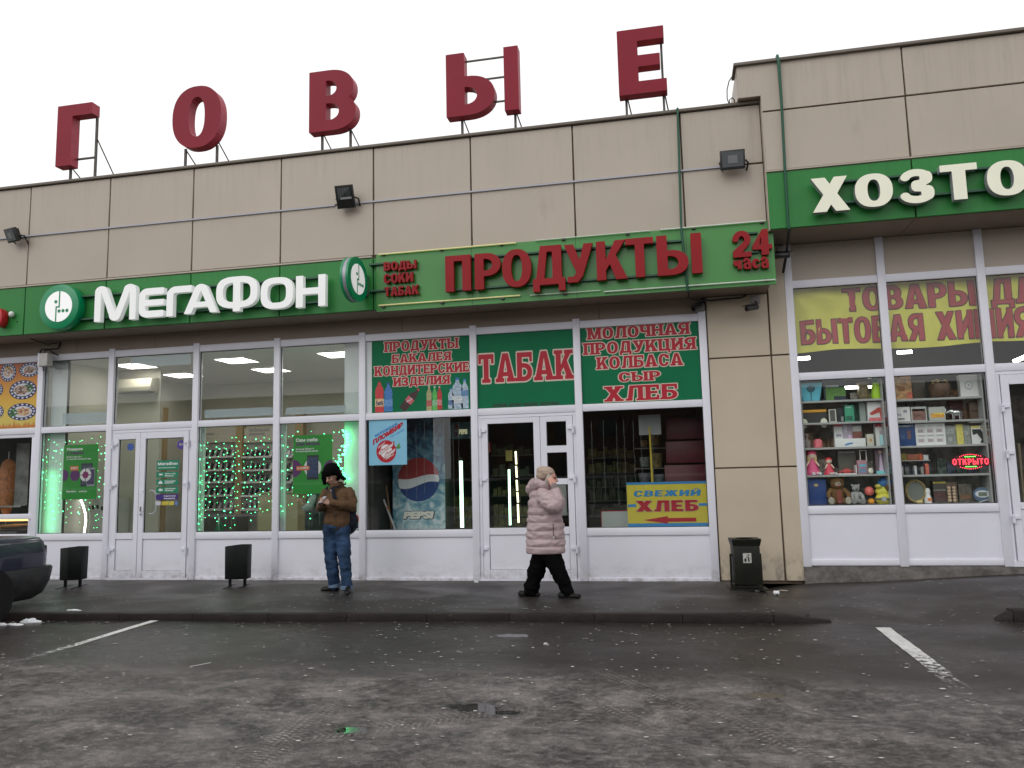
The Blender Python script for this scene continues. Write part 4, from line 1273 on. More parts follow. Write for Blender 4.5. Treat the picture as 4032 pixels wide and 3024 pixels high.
tube(T, -1.9, -.2, ZFT+.0, M_NEONW, r=.008); tube(T, -2.0, -.95, ZSOF+.045, M_NEONW, r=.007); tube(T, -.05, 1.42, ZFT+.0, M_NEONW); tube(T, -.9, 1.5, ZSOF+.02, M_NEONW)
for x in [BX0+.1+i*.95 for i in range(7)]:
    for z in (ZFT-.015, ZSOF+.03):
        bx('tube_clip', M_STEEL, T, x, x+.05, YF-.09, YF-.05, z-.012, z+.012)

# cream letters at the right
T = thing('shop_sign', 'large cream glowing letters cut off by the right picture edge on the green fascia', 'sign', (3.3, YR, 5.4))
CY_ = YR-.19
for ch, xl, xr, yt, yb in (('Х', 3196, 3344, 697, 832), ('О', 3366, 3516, 684, 813), ('З', 3550, 3678, 666, 798), ('Т', 3704, 3852, 645, 785), ('О', 3886, 4032+14, 632, 768)):
    mb = MB(); fit_letter(mb, ch, xl, xr, yt, yb, CY_, .10, 'sans', 80)
    o = mb.build('letter', M_SIDEG, T); o.data.materials.append(M_CREAM)
    for p in o.data.polygons:
        if p.normal.y < -.9 or p.center.y < CY_+.001: p.material_index = 1
x = 4.95
for ch in 'ВАРЫ':
    mb = MB(); letter(mb, ch, x, x+.62, U(3800, 785, CY_)[1], U(3800, 640, CY_)[1], CY_, CY_+.1, 'sans', 40)
    o = mb.build('letter', M_SIDEG, T); o.data.materials.append(M_CREAM)
    for p in o.data.polygons:
        if p.center.y < CY_+.001: p.material_index = 1
    x += .72
zA = U(3500, 700, YR-.06)[1]; zB = U(3500, 784, YR-.06)[1]
for z in (zA, zB): MB().box(2.25, 7.5, YR-.10, YR-.015, z-.014, z+.014).build('rail', M_RAIL, T)
# red round cafe light and its little white lamp, cut by the left edge
cx, cz = U(-8, 1250, YF-.15)
T = thing('round_sign', 'edge of a red round cafe light at the far left of the fascia', 'sign', (cx, YF, cz))
MB().disc((cx, cz), .10, .165, YF-.17, YF-.02, 32).build('lamp_body', mat('red lamp plastic', (.45, .01, .02), .3), T, bevel=.02)
cx, cz = U(47, 1238, YF-.05)
T = thing('wall_lamp', 'small white glass bulb fixed on the green fascia beside the red round light', 'lamp', (cx, YF, cz))
MB().sphere((cx, YF-.06, cz), (.045, .05, .055), 12, 8).build('bulb', mat('white glass bulb', (.7, .72, .7), .2), T, smooth=True)
MB().box(cx-.02, cx+.02, YF-.03, YF-.01, cz-.03, cz+.03).build('socket', M_PVC, T)

# ---------------------------------------------------------------- floodlights, trunking, cables, cameras
M_BLK = mat('black lamp housing', (.018, .018, .018), .45)
M_LENS = mat('floodlight lens', (.10, .11, .115), .15)
M_REFL = mat('reflector', (.55, .57, .58), .15, .8)
def flood(px, py, w, h, rot, label, wide):
    x, z = U(px, py, YF-.22)
    T = thing('floodlight', label, 'floodlight', (x, YF, z), 'floodlights along the white cable strip')
    m = Matrix.Rotation(rad(rot[0]), 4, 'X') @ Matrix.Rotation(rad(rot[2]), 4, 'Z') @ Matrix.Rotation(rad(rot[1]), 4, 'Y')
    m = Matrix.Rotation(rad(rot[2]), 4, 'Z') @ Matrix.Rotation(rad(rot[0]), 4, 'X') @ Matrix.Rotation(rad(rot[1]), 4, 'Y')
    c = Vector((x, YF-.20, z))
    def part(name, off, size, mm, bev=0):
        return MB().obox(c+m.to_3x3() @ Vector(off), size, m).build(name, mm, T, bevel=bev)
    part('housing', (0, .02, 0), (w, .07, h), M_BLK, .008)
    mb = MB()
    for k in range(7):
        mb.obox(c+m.to_3x3() @ Vector((-w*.4+w*.8*k/6, .075, 0)), (.008, .045, h*.8), m)
    mb.build('cooling_fins', M_BLK, T)
    if wide:
        part('lens', (0, -.018, 0), (w*.84, .008, h*.78), M_LENS)
        part('led_plate', (0, -.024, .0), (w*.38, .006, h*.42), mat('led plate', (.16, .165, .165), .4))
    else:
        part('lens', (0, -.018, h*.14), (w*.74, .008, h*.52), M_LENS)
        part('reflector', (.02, -.024, -h*.06), (w*.62, .006, h*.09), M_REFL)
        part('lens_shield', (0, -.020, 0), (w*.84, .004, h*.86), mat('black lens shield', (.006, .006, .006), .2))
    mb = MB(); mb.tube([c+m.to_3x3() @ Vector((w/2+.01, .03, -.02)), c+m.to_3x3() @ Vector((w/2+.05, .10, -.05)), (x+w/2+.03, YF, z-.10)], .014, 6)
    mb.tube([c+m.to_3x3() @ Vector((-w/2-.01, .03, -.02)), (x-w/2+.04, YF, z-.08)], .012, 6)
    mb.build('bracket', M_BLK, T)
flood(40, 925, .27, .24, (24, 0, -14), 'leftmost floodlight, tilted down, with a pale square lens at the left picture edge', True)
flood(1356, 773, .285, .36, (22, -4, 12), 'upright black floodlight with a shiny reflector strip near the middle of the wall', False)
flood(2885, 626, .345, .27, (12, 0, 0), 'wide black floodlight near the notch under the taller block', True)
M_TRK = mat('white cable trunking', (.40, .40, .45), .5)
T = thing('cable_trunking', 'thin white cable trunking running along the joint between the upper cladding rows', 'cable duct', (-5, YF, ZMID))
for a, b in ((-17.2, -11.25), (-11.15, -5.16), (-4.86, .86)):
    MB().box(a, b, YF-.028, YF-.004, ZMID-.020, ZMID+.004).build('duct', M_TRK, T)
M_HOSE = mat('green corrugated hose', (.008, .085, .045), .45, bump=(150, .5))
M_CBL = mat('black cable', (.012, .012, .012), .5)
T = thing('cable_hose', 'green corrugated cable hose hanging down the left wall over the bright green board', 'cable', (0.3, YF, 5))
y = YF-.105
p0 = U(2668, 436, YF-.06); p1 = U(2683, 900, y); p2 = U(2705, 1120, y); p3 = U(2712, 1165, -.55); p4 = U(2790, 1168, -.3); p5 = U(2945, 1150, -.3)
MB().tube([(p0[0], YF+.1, p0[1]+.05), (p0[0], YF-.05, p0[1]+.04), (p0[0], YF-.055, p0[1]-.1), (p1[0], YF-.055, ZFT+.1), (p1[0], y, ZFT-.05), (p2[0], y, p2[1]), (p2[0]+.01, y+.03, ZSOF-.06)], .017, 8).build('hose', M_HOSE, T, smooth=True)
MB().tube([(p2[0]+.01, y+.03, ZSOF-.05), (p2[0]+.03, YF+.1, ZSOF-.12), (p2[0]+.12, YF+.35, ZSOF-.10), (p2[0]+.35, -.12, ZSOF-.08), (p2[0]+.8, -.08, ZSOF-.06), (1.16, -.08, ZSOF-.03)], .015, 6).build('black_cable', M_CBL, T, smooth=True)
T = thing('cable_hose', 'green cable hose hanging from the taller roof down to left of the cream letters', 'cable', (1.9, YR, 6))
q0 = U(3063, 240, YR-.05); q1 = U(3092, 690, YR-.05); q2 = U(3103, 880, YR-.05)
MB().tube([(q0[0], YR+.15, RROOF+.06), (q0[0], YR-.03, RROOF+.08), (q0[0]+.005, YR-.07, RROOF-.05), (q0[0]+.01, YR-.05, RROOF-.7), (q1[0], YR-.045, q1[1]), (q2[0], YR-.05, q2[1]), (q2[0]+.01, YR-.04, RSOF-.02)], [.019, .022, .024, .019, .019, .019, .018], 8).build('hose', M_HOSE, T, smooth=True)
MB().tube([(q2[0]+.01, YR-.04, RSOF), (q2[0]+.0, YR+.05, RSOF-.14), (1.72, -.35, RSOF-.28), (1.70, -.12, RSOF-.45)], .02, 6).build('black_cable', M_CBL, T, smooth=True)
# loose cable loop on the roof edge by the notch
T = thing('cable_loop', 'loose dark cable looping up beside the notch at the end of the lower roof', 'cable', (1.08, YF, 7.1))
c0 = U(2895, 400, YF+.0)
pts = []
for k in range(15):
    t = k/14; a = rad(-70+220*t)
    pts.append((1.085-.055*math.sin(a+.5)-.02, YF-.05, 7.05+.42*t*(1 if t < .8 else 1)))
MB().tube([(1.03, YF+.0, 7.03), (1.00, YF-.03, 7.12), (1.005, YF-.04, 7.25), (1.04, YF-.04, 7.38), (1.08, YF-.03, 7.44), (1.12, YF+.02, 7.46)], .008, 6).build('cable', M_CBL, T, smooth=True)
MB().tube([(1.03, YF-.03, 7.03), (1.03, YF-.05, 7.09), (1.07, YF-.055, 7.115), (1.10, YF-.04, 7.08), (1.10, YF-.03, 7.03)], .008, 6).build('cable', M_CBL, T, smooth=True)

def camera_body(label, px, py, Y, yaw, pitch, box_off, ln=.20, r=.042):
    x, z = U(px, py, Y)
    T = thing('security_camera', label, 'camera', (x, Y, z), 'security cameras under the fascia')
    m = (Matrix.Rotation(rad(yaw), 4, 'Z') @ Matrix.Rotation(rad(pitch), 4, 'X')).to_3x3()
    f = lambda a: Vector((x, Y, z))+m @ Vector(a)
    M1 = mat('camera housing', (.03, .03, .033), .35)
    MB().tube([f((0, ln/2, 0)), f((0, -ln/2, 0))], r, 14).build('body', M1, T, smooth=False)
    MB().obox(f((0, -.02, r+.008)), (r*2.1, ln*1.15, .012), m.to_4x4()).build('sun_shield', M1, T, bevel=.004)
    MB().tube([f((0, -ln/2-.001, 0)), f((0, -ln/2-.006, 0))], r*.7, 14).build('lens', mat('camera lens', (.01, .01, .012), .05), T)
    bxo = Vector((x, Y, z))+Vector(box_off)
    MB().tube([f((0, ln*.3, 0)), f((0, ln*.55, .03)), bxo], .012, 6).build('arm', M1, T)
    MB().obox(bxo, (.13, .06, .12)).build('junction_box', mat('grey junction box', (.22, .21, .20), .5), T, bevel=.01)
camera_body('small black camera above the right end of the red and green milk products poster', 2745, 1208, -.22, -40, 25, (.05, .17, .02))
camera_body('black bullet camera hanging in front of the cream pillar below the board', 2960, 1212, -.30, -55, 12, (.07, .15, .15))
camera_body('black camera pointing right, between the two green fascias', 3080, 1005, -.45, 75, 6, (.02, .25, .14))
# white outdoor box and cables at the left
x, z = U(177, 1417, -.20)
T = thing('outdoor_box', 'white plastic outdoor box on a bracket with looping black cables above the food poster corner', 'device', (x, -.2, z))
MB().box(x-.085, x+.10, -.26, -.12, z-.115, z+.115).build('housing', mat('weathered white plastic', (.52, .51, .48), .5, noise=(8, .1), dirt=((.3, .2, .12), 5, .62, .1, (.4, 1, 1))), T, bevel=.015)
MB().box(x-.095, x-.065, -.265, -.115, z-.12, z+.12).build('front_rim', M_PVC, T, bevel=.005)
MB().box(x-.21, x-.12, -.16, -.05, z-.08, z+.02).build('junction_box', mat('dark box', (.12, .11, .10), .6), T, bevel=.008)
MB().tube([(x-.16, -.14, z+.0), (x-.17, -.15, z+.14), (x-.10, -.17, z+.20), (x+.03, -.14, z+.20), (x+.12, -.04, z+.22), (x+.14, -.01, z+.34)], .016, 7).build('black_cable', M_CBL, T, smooth=True)
MB().tube([(x-.04, -.18, z+.11), (x-.03, -.18, z+.17), (x+.05, -.16, z+.185), (x+.10, -.10, z+.12), (x+.12, -.03, z+.10)], .012, 7).build('black_cable', M_CBL, T, smooth=True)
MB().tube([(x-.16, YF-.02, z+.62), (x-.185, YF+.06, z+.48), (x-.16, -.35, z+.36), (x-.06, -.1, z+.30), (x+.10, -.03, z+.33)], .010, 6).build('black_cable', M_CBL, T, smooth=True)
MB().tube([(x-.04, -.19, z-.11), (x-.035, -.19, z-.20)], .009, 6).build('cable_end', M_CBL, T)
# ---------------------------------------------------------------- things on and behind the glass
M_GPOST = mat('green poster', (.035, .26, .045), .4, spec=.3)
M_GWIN = mat('dark green window film', (.006, .145, .062), .45, spec=.12, noise=(1.0, .10))
M_WHITE = mat('white print', (.68, .68, .68), .5)
M_REDP = mat('red print', (.40, .012, .028), .4, spec=.3)
M_OUTL = mat('pale print outline', (.62, .50, .42), .5)
M_PURP = mat('purple print', (.10, .02, .13), .5)
M_BLACK = mat('black print', (.012, .012, .014), .5)
M_ORANGE = mat('orange print', (.62, .16, .04), .5)
M_GREYP = mat('grey print', (.30, .30, .30), .5)
def flat(name, m, parent, x0, x1, z0, z1, y, d=.002): return bx(name, m, parent, x0, x1, y, y+d, z0, z1)
def Ub(x0, x1, y0, y1, Y):
    """box from a photographed rectangle: X0, X1, Z0, Z1"""
    xm_, ym = (x0+x1)/2, (y0+y1)/2
    return U(x0, ym, Y)[0], U(x1, ym, Y)[0], U(xm_, y1, Y)[1], U(xm_, y0, Y)[1]
def ptext(parent, s, box, y, m, grow=.03, res=26, slant=0, rise=0, d=.0015):
    x0, x1, z0, z1 = box
    o = text_mb(s, x0, x1, z0, z1, y, y+d, grow, res, slant, rise).build('lettering', m, parent)
    o['kind'] = 'stuff'; return o
def slab(parent, word, box, y, outline=.07, m=M_REDP, mo=M_OUTL, style='slab', gap=.12, res=44):
    x0, x1, z0, z1 = box
    if outline:
        o = word_mb(word, x0, x1, z0, z1, y-.0015, y+.0005, style, res, outline, gap).build('lettering_outline', mo, parent); o['kind'] = 'stuff'
    o = word_mb(word, x0, x1, z0, z1, y-.0035, y-.0018, style, res, 0, gap).build('lettering', m, parent); o['kind'] = 'stuff'

YP = .004        # posters stuck just outside/on the glass
# three green posters over the grocery
def film(i, label, x0=None):
    a, b = MX[i]+W2+.004, MX[i+1]-W2-.004
    if x0: a = x0
    T = thing('window_poster', label, 'poster', ((a+b)/2, 0, 3.4))
    flat('sheet', M_GWIN, T, a, b, ZT+.06, ZW-.12, YP, .004)
    return T
xw = U(1464, 1480, 0)[0]
T1 = film(4, 'green window poster listing products, groceries and sweets above a row of printed bottles', xw)
bx('white_strip', M_WALLW, T1, MX[4]+W2+.004, xw-.002, YP, YP+.004, ZT+.06, ZW-.12)
slab(T1, 'ПРОДУКТЫ', Ub(1515, 1803, 1338, 1378, 0), YP)
slab(T1, 'БАКАЛЕЯ', Ub(1544, 1775, 1390, 1424, 0), YP)
slab(T1, 'КОНДИТЕРСКИЕ', Ub(1476, 1846, 1434, 1472, 0), YP)
slab(T1, 'ИЗДЕЛИЯ', Ub(1550, 1770, 1482, 1516, 0), YP)
def bottle(T, xc, yb, yt, w, cbody, ccap, clabel, slant=0.0, wobble=.15, lab=(.18, .42), rot=0, clear=False):
    x, zb = U(xc, yb, 0); z = U(xc, yt, 0)[1]; H = z-zb; w_ = abs(U(xc+w, yb, 0)[0]-x)
    prof = [(.46, 0), (.5, .03), (.5, .30), (.5-.10*wobble*4, .45), (.5, .62), (.42, .74), (.17, .86), (.15, .93)]
    def tr(px_, pz): 
        dx, dz = px_*w_, pz*H
        c, s = math.cos(rot), math.sin(rot)
        return (x+dx*c+dz*s, zb-dx*s+dz*c)
    pts = [tr(a, b) for a, b in prof]+[tr(-a, b) for a, b in prof[::-1]]
    MB().prism(pts, YP-.002, YP).build('printed_bottle', mat('bottle '+str(cbody), cbody, .4, noise=(30, .35)), T)
    MB().prism([tr(.17, .93), (tr(.17, 1.0)), tr(-.17, 1.0), tr(-.17, .93)], YP-.002, YP).build('printed_cap', mat('cap '+str(ccap), ccap, .4), T)
    MB().prism([tr(.5, lab[0]), tr(.5, lab[1]), tr(-.5, lab[1]), tr(-.5, lab[0])], YP-.0035, YP-.002).build('printed_label', mat('label '+str(clabel), clabel, .4, noise=(45, .5)), T)
bottle(T1, 1494, 1624, 1496, 34, (.50, .03, .035), (.01, .06, .02), (.62, .42, .22))
bottle(T1, 1529, 1620, 1506, 34, (.04, .16, .42), (.01, .06, .25), (.10, .25, .50))
bottle(T1, 1583, 1612, 1508, 30, (.035, .008, .008), (.45, .03, .05), (.50, .10, .12), rot=rad(42), lab=(.34, .56))
bottle(T1, 1690, 1618, 1518, 21, (.35, .33, .16), (.5, .45, .35), (.40, .10, .08))
bottle(T1, 1712, 1616, 1520, 19, (.08, .42, .08), (.5, .5, .45), (.20, .45, .25))
bottle(T1, 1731, 1612, 1520, 19, (.45, .02, .025), (.5, .45, .45), (.55, .20, .20))
bottle(T1, 1802, 1610, 1487, 42, (.32, .42, .52), (.03, .12, .45), (.50, .55, .58), wobble=.03)
bottle(T1, 1776, 1609, 1528, 22, (.38, .48, .58), (.04, .18, .50), (.08, .16, .30))
bottle(T1, 1831, 1608, 1492, 29, (.36, .46, .56), (.04, .18, .50), (.10, .22, .40), lab=(.42, .62))
bx0 = Ub(1480, 1506, 1572, 1590, 0)
ptext(T1, 'Fanta', (U(1481, 1588)[0], U(1508, 1588)[0], U(1495, 1598)[1], U(1495, 1578)[1]), YP-.005, mat('navy print', (.01, .02, .12), .5), rise=.15)
ptext(T1, 'Coca-Cola', (U(1600, 1575)[0], U(1622, 1575)[0], U(1610, 1586)[1], U(1610, 1576)[1]), YP-.005, M_WHITE, rise=.5, slant=.2)
T2 = film(5, 'green window poster with one big word for tobacco above the grocery door')
slab(T2, 'ТАБАК', Ub(1884, 2256, 1386, 1500, 0), YP, .05)
ptext(T2, 'КУРЕНИЕ  ВРЕДИТ  ВАШЕМУ  ЗДОРОВЬЮ', Ub(1941, 2202, 1586, 1600, 0), YP-.0015, M_BLACK, .05, 22)
T3 = film(6, 'green window poster listing milk products, sausage, cheese and bread beside the pillar')
slab(T3, 'МОЛОЧНАЯ', Ub(2314, 2713, 1281, 1326, 0), YP)
slab(T3, 'ПРОДУКЦИЯ', Ub(2299, 2738, 1339, 1386, 0), YP)
slab(T3, 'КОЛБАСА', Ub(2351, 2688, 1398, 1446, 0), YP)
slab(T3, 'СЫР', Ub(2436, 2600, 1463, 1500, 0), YP)
slab(T3, 'ХЛЕБ', Ub(2380, 2667, 1516, 1576, 0), YP, .05)

# food poster of the cafe
def food_poster():
    a, b = -13.6+W2+.004, MX[0]-W2-.004
    m = bpy.data.materials.new('food poster print'); m.use_nodes = True
    nt = m.node_tree; N = nt.nodes; L = nt.links; p = N['Principled BSDF']; p.inputs['Roughness'].default_value = .45
    tc = N.new('ShaderNodeTexCoord'); sx = N.new('ShaderNodeSeparateXYZ'); L.new(tc.outputs['Object'], sx.inputs[0])
    mr = N.new('ShaderNodeMapRange'); mr.inputs[1].default_value = ZT; mr.inputs[2].default_value = ZW-.1; L.new(sx.outputs[2], mr.inputs[0])
    cr = N.new('ShaderNodeValToRGB'); L.new(mr.outputs[0], cr.inputs[0])
    e = cr.color_ramp.elements; e[0].position = 0; e[0].color = (.55, .50, .12, 1); e[1].position = 1; e[1].color = (.36, .07, .02, 1)
    q = e.new(.45); q.color = (.62, .36, .035, 1); q = e.new(.75); q.color = (.52, .20, .025, 1)
    L.new(cr.outputs[0], p.inputs['Base Color'])
    T = thing('window_poster', 'orange and yellow cafe poster printed with blue-rimmed plates of food', 'poster', (-12, 0, 3.4))
    flat('sheet', m, T, a, b, ZT+.06, ZW-.12, YP, .004)
    r = random.Random(5)
    rim = mat('plate rim print', (.55, .56, .62), .4); blue = mat('plate blue print', (.012, .018, .09), .4)
    cols = {'meat': [(.18, .09, .05), (.30, .18, .11), (.12, .05, .03), (.38, .28, .20)], 'green': [(.03, .13, .03), (.05, .20, .04), (.02, .07, .02)], 'tom': [(.45, .06, .03)], 'pil': [(.50, .30, .12), (.42, .22, .10), (.28, .08, .04), (.55, .40, .22)]}
    def plate(px, py, rx, ry, kinds):
        cx, cz = U(px, py, 0); ex = abs(U(px+rx, py, 0)[0]-cx); ez = abs(U(px, py+ry, 0)[1]-cz)
        if cx < -13.4: return
        MB().disc((cx, cz), ex, ez, YP-.0015, YP, 30).build('printed_plate', blue, T)
        mb = MB()
        for k in range(16):
            t = 2*PI*k/16
            mb.disc((cx+ex*.84*math.cos(t), cz+ez*.84*math.sin(t)), ex*.085, ez*.10, YP-.003, YP-.0015, 8)
        o = mb.build('printed_rim', rim, T); o['kind'] = 'stuff'
        MB().disc((cx, cz), ex*.70, ez*.66, YP-.003, YP-.0015, 26).build('printed_plate', rim, T)
        for kind, (ox, oz, sx_, sz_), n in kinds:
            for ci, c in enumerate(cols[kind]):
                mb = MB()
                for _ in range(n):
                    t = r.uniform(0, 6.28); q_ = math.sqrt(r.random())
                    mb.disc((cx+ex*(ox+sx_*q_*math.cos(t)), cz+ez*(oz+sz_*q_*math.sin(t))), ex*r.uniform(.05, .12), ez*r.uniform(.06, .13), YP-.004-.0006*ci-.00002*_, YP-.003-.0006*ci, 6)
                o = mb.build('printed_food', mat('food %s %d' % (kind, ci), c, .5), T); o['kind'] = 'stuff'
    plate(32, 1466, 31, 37, [('pil', (0, .1, .6, .5), 14), ('green', (.0, .5, .25, .25), 5)])
    plate(116, 1456, 41, 28, [('meat', (.1, 0, .55, .5), 14), ('tom', (-.4, -.4, .2, .2), 5)])
    plate(90, 1535, 54, 38, [('meat', (-.1, 0, .5, .45), 18), ('green', (.4, .2, .3, .4), 10)])
    plate(86, 1621, 57, 34, [('pil', (.1, 0, .5, .5), 18), ('green', (-.6, .0, .3, .5), 12)])
    plate(-22, 1536, 34, 30, [('meat', (0, 0, .5, .5), 10)]); plate(-20, 1622, 34, 30, [('pil', (0, 0, .5, .5), 10)])
    mb = MB(); x = a
    while x < b-.03:
        h = r.uniform(.05, .13); w = r.uniform(.02, .05)
        mb.prism([(x, ZT+.065), (x+w, ZT+.065), (x+w*r.uniform(.3, .8), ZT+.065+h)], YP-.002, YP); x += w*.8
    o = mb.build('printed_flames', mat('flame print', (.50, .16, .03), .5, noise=(30, .5)), T); o['kind'] = 'stuff'
food_poster()

# ---- phone shop
M_LAMPP = mat('lit ceiling panel', (1, .97, .88), .5, emit=9.0, ecol=(1, .97, .90))
for lx0, ly0, lab in ((-10.44, 2.35, 'behind the window over the double door'), (-8.32, .92, 'nearest the third upper window'), (-8.37, 2.30, 'deeper in, seen through the third and fourth upper windows'), (-6.26, .92, 'nearest the fourth upper window'), (-10.45, .85, 'nearest the window over the double door, at its left'), (-6.3, 2.3, 'deep in behind the fourth upper window')):
    T = thing('ceiling_lamp', 'square lit ceiling panel '+lab, 'lamp', (lx0+.3, ly0+.3, 4.0), 'lit ceiling panels in the phone shop')
    bx('diffuser', M_LAMPP, T, lx0+.015, lx0+.61, ly0+.015, ly0+.61, 4.0, 4.012)
    mb = MB()
    for q in ((lx0, lx0+.015, ly0, ly0+.625), (lx0+.61, lx0+.625, ly0, ly0+.625), (lx0+.015, lx0+.61, ly0, ly0+.015), (lx0+.015, lx0+.61, ly0+.61, ly0+.625)): mb.box(*q, 3.992, 4.018)
    mb.build('frame', M_WHITE, T)
# white reveals either side
for x0, x1, nm in ((MX[0]+.08, U(242, 1900, .6)[0], 0),):
    bx('reveal', M_WALLW, LEFT, MX[0]+.04, U(250, 1900, .13)[0], .13, .16, ZB, 4.0)
    bx('reveal_edge', M_STEEL, LEFT, U(250, 1900, .13)[0], U(253, 1900, .13)[0], .125, .17, ZB, 4.0)
xr_ = U(1355, 1900, .15)[0]
bx('reveal', M_WALLW, LEFT, xr_, MX[4]-.0, .16, .22, ZB, 4.0)
bx('reveal', M_WALLW, LEFT, xr_, xr_+.05, .22, 1.2, ZB, 4.0)
# pale film bands on the upper panes
def frosted():
    m = bpy.data.materials.new('frosted film'); m.use_nodes = True
    nt = m.node_tree; N = nt.nodes; L = nt.links; p = N['Principled BSDF']; p.inputs['Base Color'].default_value = (.50, .58, .63, 1); p.inputs['Roughness'].default_value = .6
    t = N.new('ShaderNodeBsdfTransparent'); mx = N.new('ShaderNodeMixShader'); mx.inputs[0].default_value = .5
    L.new(t.outputs[0], mx.inputs[1]); L.new(p.outputs[0], mx.inputs[2]); L.new(mx.outputs[0], N['Material Output'].inputs[0]); return m
M_FILM = frosted()
def fband(px0, px1, py0, py1, nm='film_band'):
    b = Ub(px0, px1, py0, py1, 0); bx(nm, M_FILM, LEFT, b[0], b[1], .022, .024, b[2], b[3])
fband(243, 428, 1624, 1668); fband(512, 748, 1400, 1440); fband(803, 1072, 1608, 1640); fband(1122, 1360, 1600, 1628)
# air conditioner
x0, z0 = U(462, 1548, 1.5); x1 = U(593, 1548, 1.5)[0]
T = thing('air_conditioner', 'white wall air conditioner seen through the window over the double door', 'air conditioner', (x0, 1.5, z0))
ac = [(0.0, 0), (.20, .02), (.23, .10), (.20, .26), (.0, .28)]
mb = MB(); n = len(ac); v = [(x_, 1.75-d_*1.15, z0+h_*1.05) for x_ in (x0, x1) for d_, h_ in ac]
mb.add(v, [tuple(range(n)), tuple(range(2*n-1, n-1, -1))]+[(i, (i+1) % n, (i+1) % n+n, i+n) for i in range(n)])
mb.build('casing', mat('cream plastic', (.62, .58, .46), .4), T, bevel=.01)
bx('louvre', mat('dark louvre', (.05, .05, .045), .5), T, x0+.03, x1-.03, 1.50, 1.64, z0-.015, z0+.002)
bx('room_wall', M_WALLB, LEFT, MX[0]+.12, x1+.03, 1.76, 1.82, ZB, 4.0)
# shelving with phones on the back wall
YB = 4.2
M_SHW = mat('white shelf board', (.50, .50, .47), .5)
M_WOODP = mat('pale wood panel', (.40, .28, .15), .6, noise=(2, .15))
ORD = ['leftmost', 'second', 'middle', 'fourth', 'rightmost']; ORDR = ['the top', 'the second', 'the third', 'the fourth', 'the lowest']
def wall_unit(px0, px1, py0, py1, label, rows, phones, seed, head=None):
    short = {1: 'the left display of the third window', 2: 'the display under the mobile solutions header', 3: 'the narrow display left of the green poster', 4: 'the display behind the double door'}[seed]
    x0, x1, z0, z1 = Ub(px0, px1, py0, py1, YB)
    T = thing('display_wall', label, 'shelf', ((x0+x1)/2, YB, z0))
    bx('back_board', mat('grey green display board', (.36, .37, .34), .6), T, x0, x1, YB, YB+.05, z0, z1)
    if head:
        hb = U((px0+px1)/2, py0-60, YB)[1]
        bx('header', mat('cream header', (.55, .51, .43), .6), T, x0-.02, x1+.02, YB-.06, YB-.01, z1, hb)
        for s_, bxx in head: ptext(T, s_, Ub(*bxx, YB-.06), YB-.064, M_GREYP, .03, 22)
    r = random.Random(seed)
    for py in rows:
        z = U((px0+px1)/2, py, YB-.1)[1]
        bx('shelf_board', M_SHW, T, x0+.01, x1-.01, YB-.16, YB-.001, z-.02, z)
        bx('price_rail', M_WHITE, T, x0+.01, x1-.01, YB-.175, YB-.161, z-.03, z+.012)
        n = phones
        for k in range(n):
            cx = x0+.07+(x1-x0-.14)*(k+.5)/n
            # white price card behind, phone leaning on its holder
            MB().obox((cx+.05, YB-.06, z+.075), (.085, .006, .14), Matrix.Rotation(rad(-14), 4, 'X')).build('price_card', M_WHITE, T)
            P = thing('smartphone', '%s phone of %s shelf down in %s' % (ORD[k], ORDR[rows.index(py)], short), 'phone', (cx, YB-.10, z+.005), 'phones displayed on the wall shelves')
            col = r.choice([(.012, .012, .014)]*5+[(.02, .03, .08), (.35, .33, .30), (.10, .03, .03)])
            m_ = Matrix.Rotation(rad(-14), 4, 'X') @ Matrix.Rotation(rad(10), 4, 'Y')
            MB().obox((cx, YB-.10, z+.085), (.078, .010, .15), m_).build('body', mat('phone body '+str(col), col, .25), P, bevel=.003)
            MB().obox((cx, YB-.107, z+.085), (.066, .003, .118), m_).build('screen', mat('dark phone screen', (.015, .017, .02), .08), P)
    return T
rows1 = (1798, 1850, 1897, 1950, 2004)
wall_unit(800, 932, 1742, 2100, 'left white wall display of phones seen through the third window', rows1, 5, 1, head=[('Смартфоны', (795, 842, 1702, 1718))])
wall_unit(962, 1082, 1742, 2100, 'right white wall display of phones below the mobile solutions header', rows1, 5, 2, head=[('Мобильные', (981, 1062, 1684, 1700)), ('решения', (981, 1042, 1704, 1718))])
wall_unit(1125, 1162, 1760, 2100, 'narrow phone display left of the green poster in the fourth window', rows1, 1, 3, head=[])
wall_unit(583, 690, 1760, 2050, 'phone display seen through the wide leaf of the double door', (1800, 1860, 2003), 5, 4, head=[])
b = Ub(935, 960, 1700, 2100, YB-.02); bx('wall_pilaster', M_WOODP, LEFT, b[0], b[1], YB-.12, YB+.05, ZB, b[3]+.3)
b = Ub(690, 740, 1720, 2100, YB-.02); bx('wall_pilaster', M_WOODP, LEFT, b[0], b[1], YB-.9, YB-.8, ZB, b[3]+.6)
b = Ub(1168, 1200, 1665, 2100, YB-.02); bx('wall_pilaster', M_WOODP, LEFT, b[0], b[1], YB-.12, YB+.05, ZB, b[3]+.3)
# counters
def counter(px0, px1, py0, Y, m, label, d=.5):
    x0, x1 = U(px0, 2000, Y)[0], U(px1, 2000, Y)[0]; z1 = U((px0+px1)/2, py0, Y)[1]
    T = thing('counter', label, 'counter', ((x0+x1)/2, Y, ZB))
    bx('body', m, T, x0, x1, Y, Y+d, ZB, z1-.03); bx('top', m, T, x0-.02, x1+.02, Y-.02, Y+d+.02, z1-.03, z1, bevel=.006)
counter(1015, 1172, 1938, 2.2, mat('yellowish counter', (.36, .34, .20), .6), 'pale yellow counter block behind the third and fourth windows')
counter(805, 930, 2030, 3.4, mat('dark drawers', (.10, .10, .09), .5), 'dark low cabinet below the left phone display')
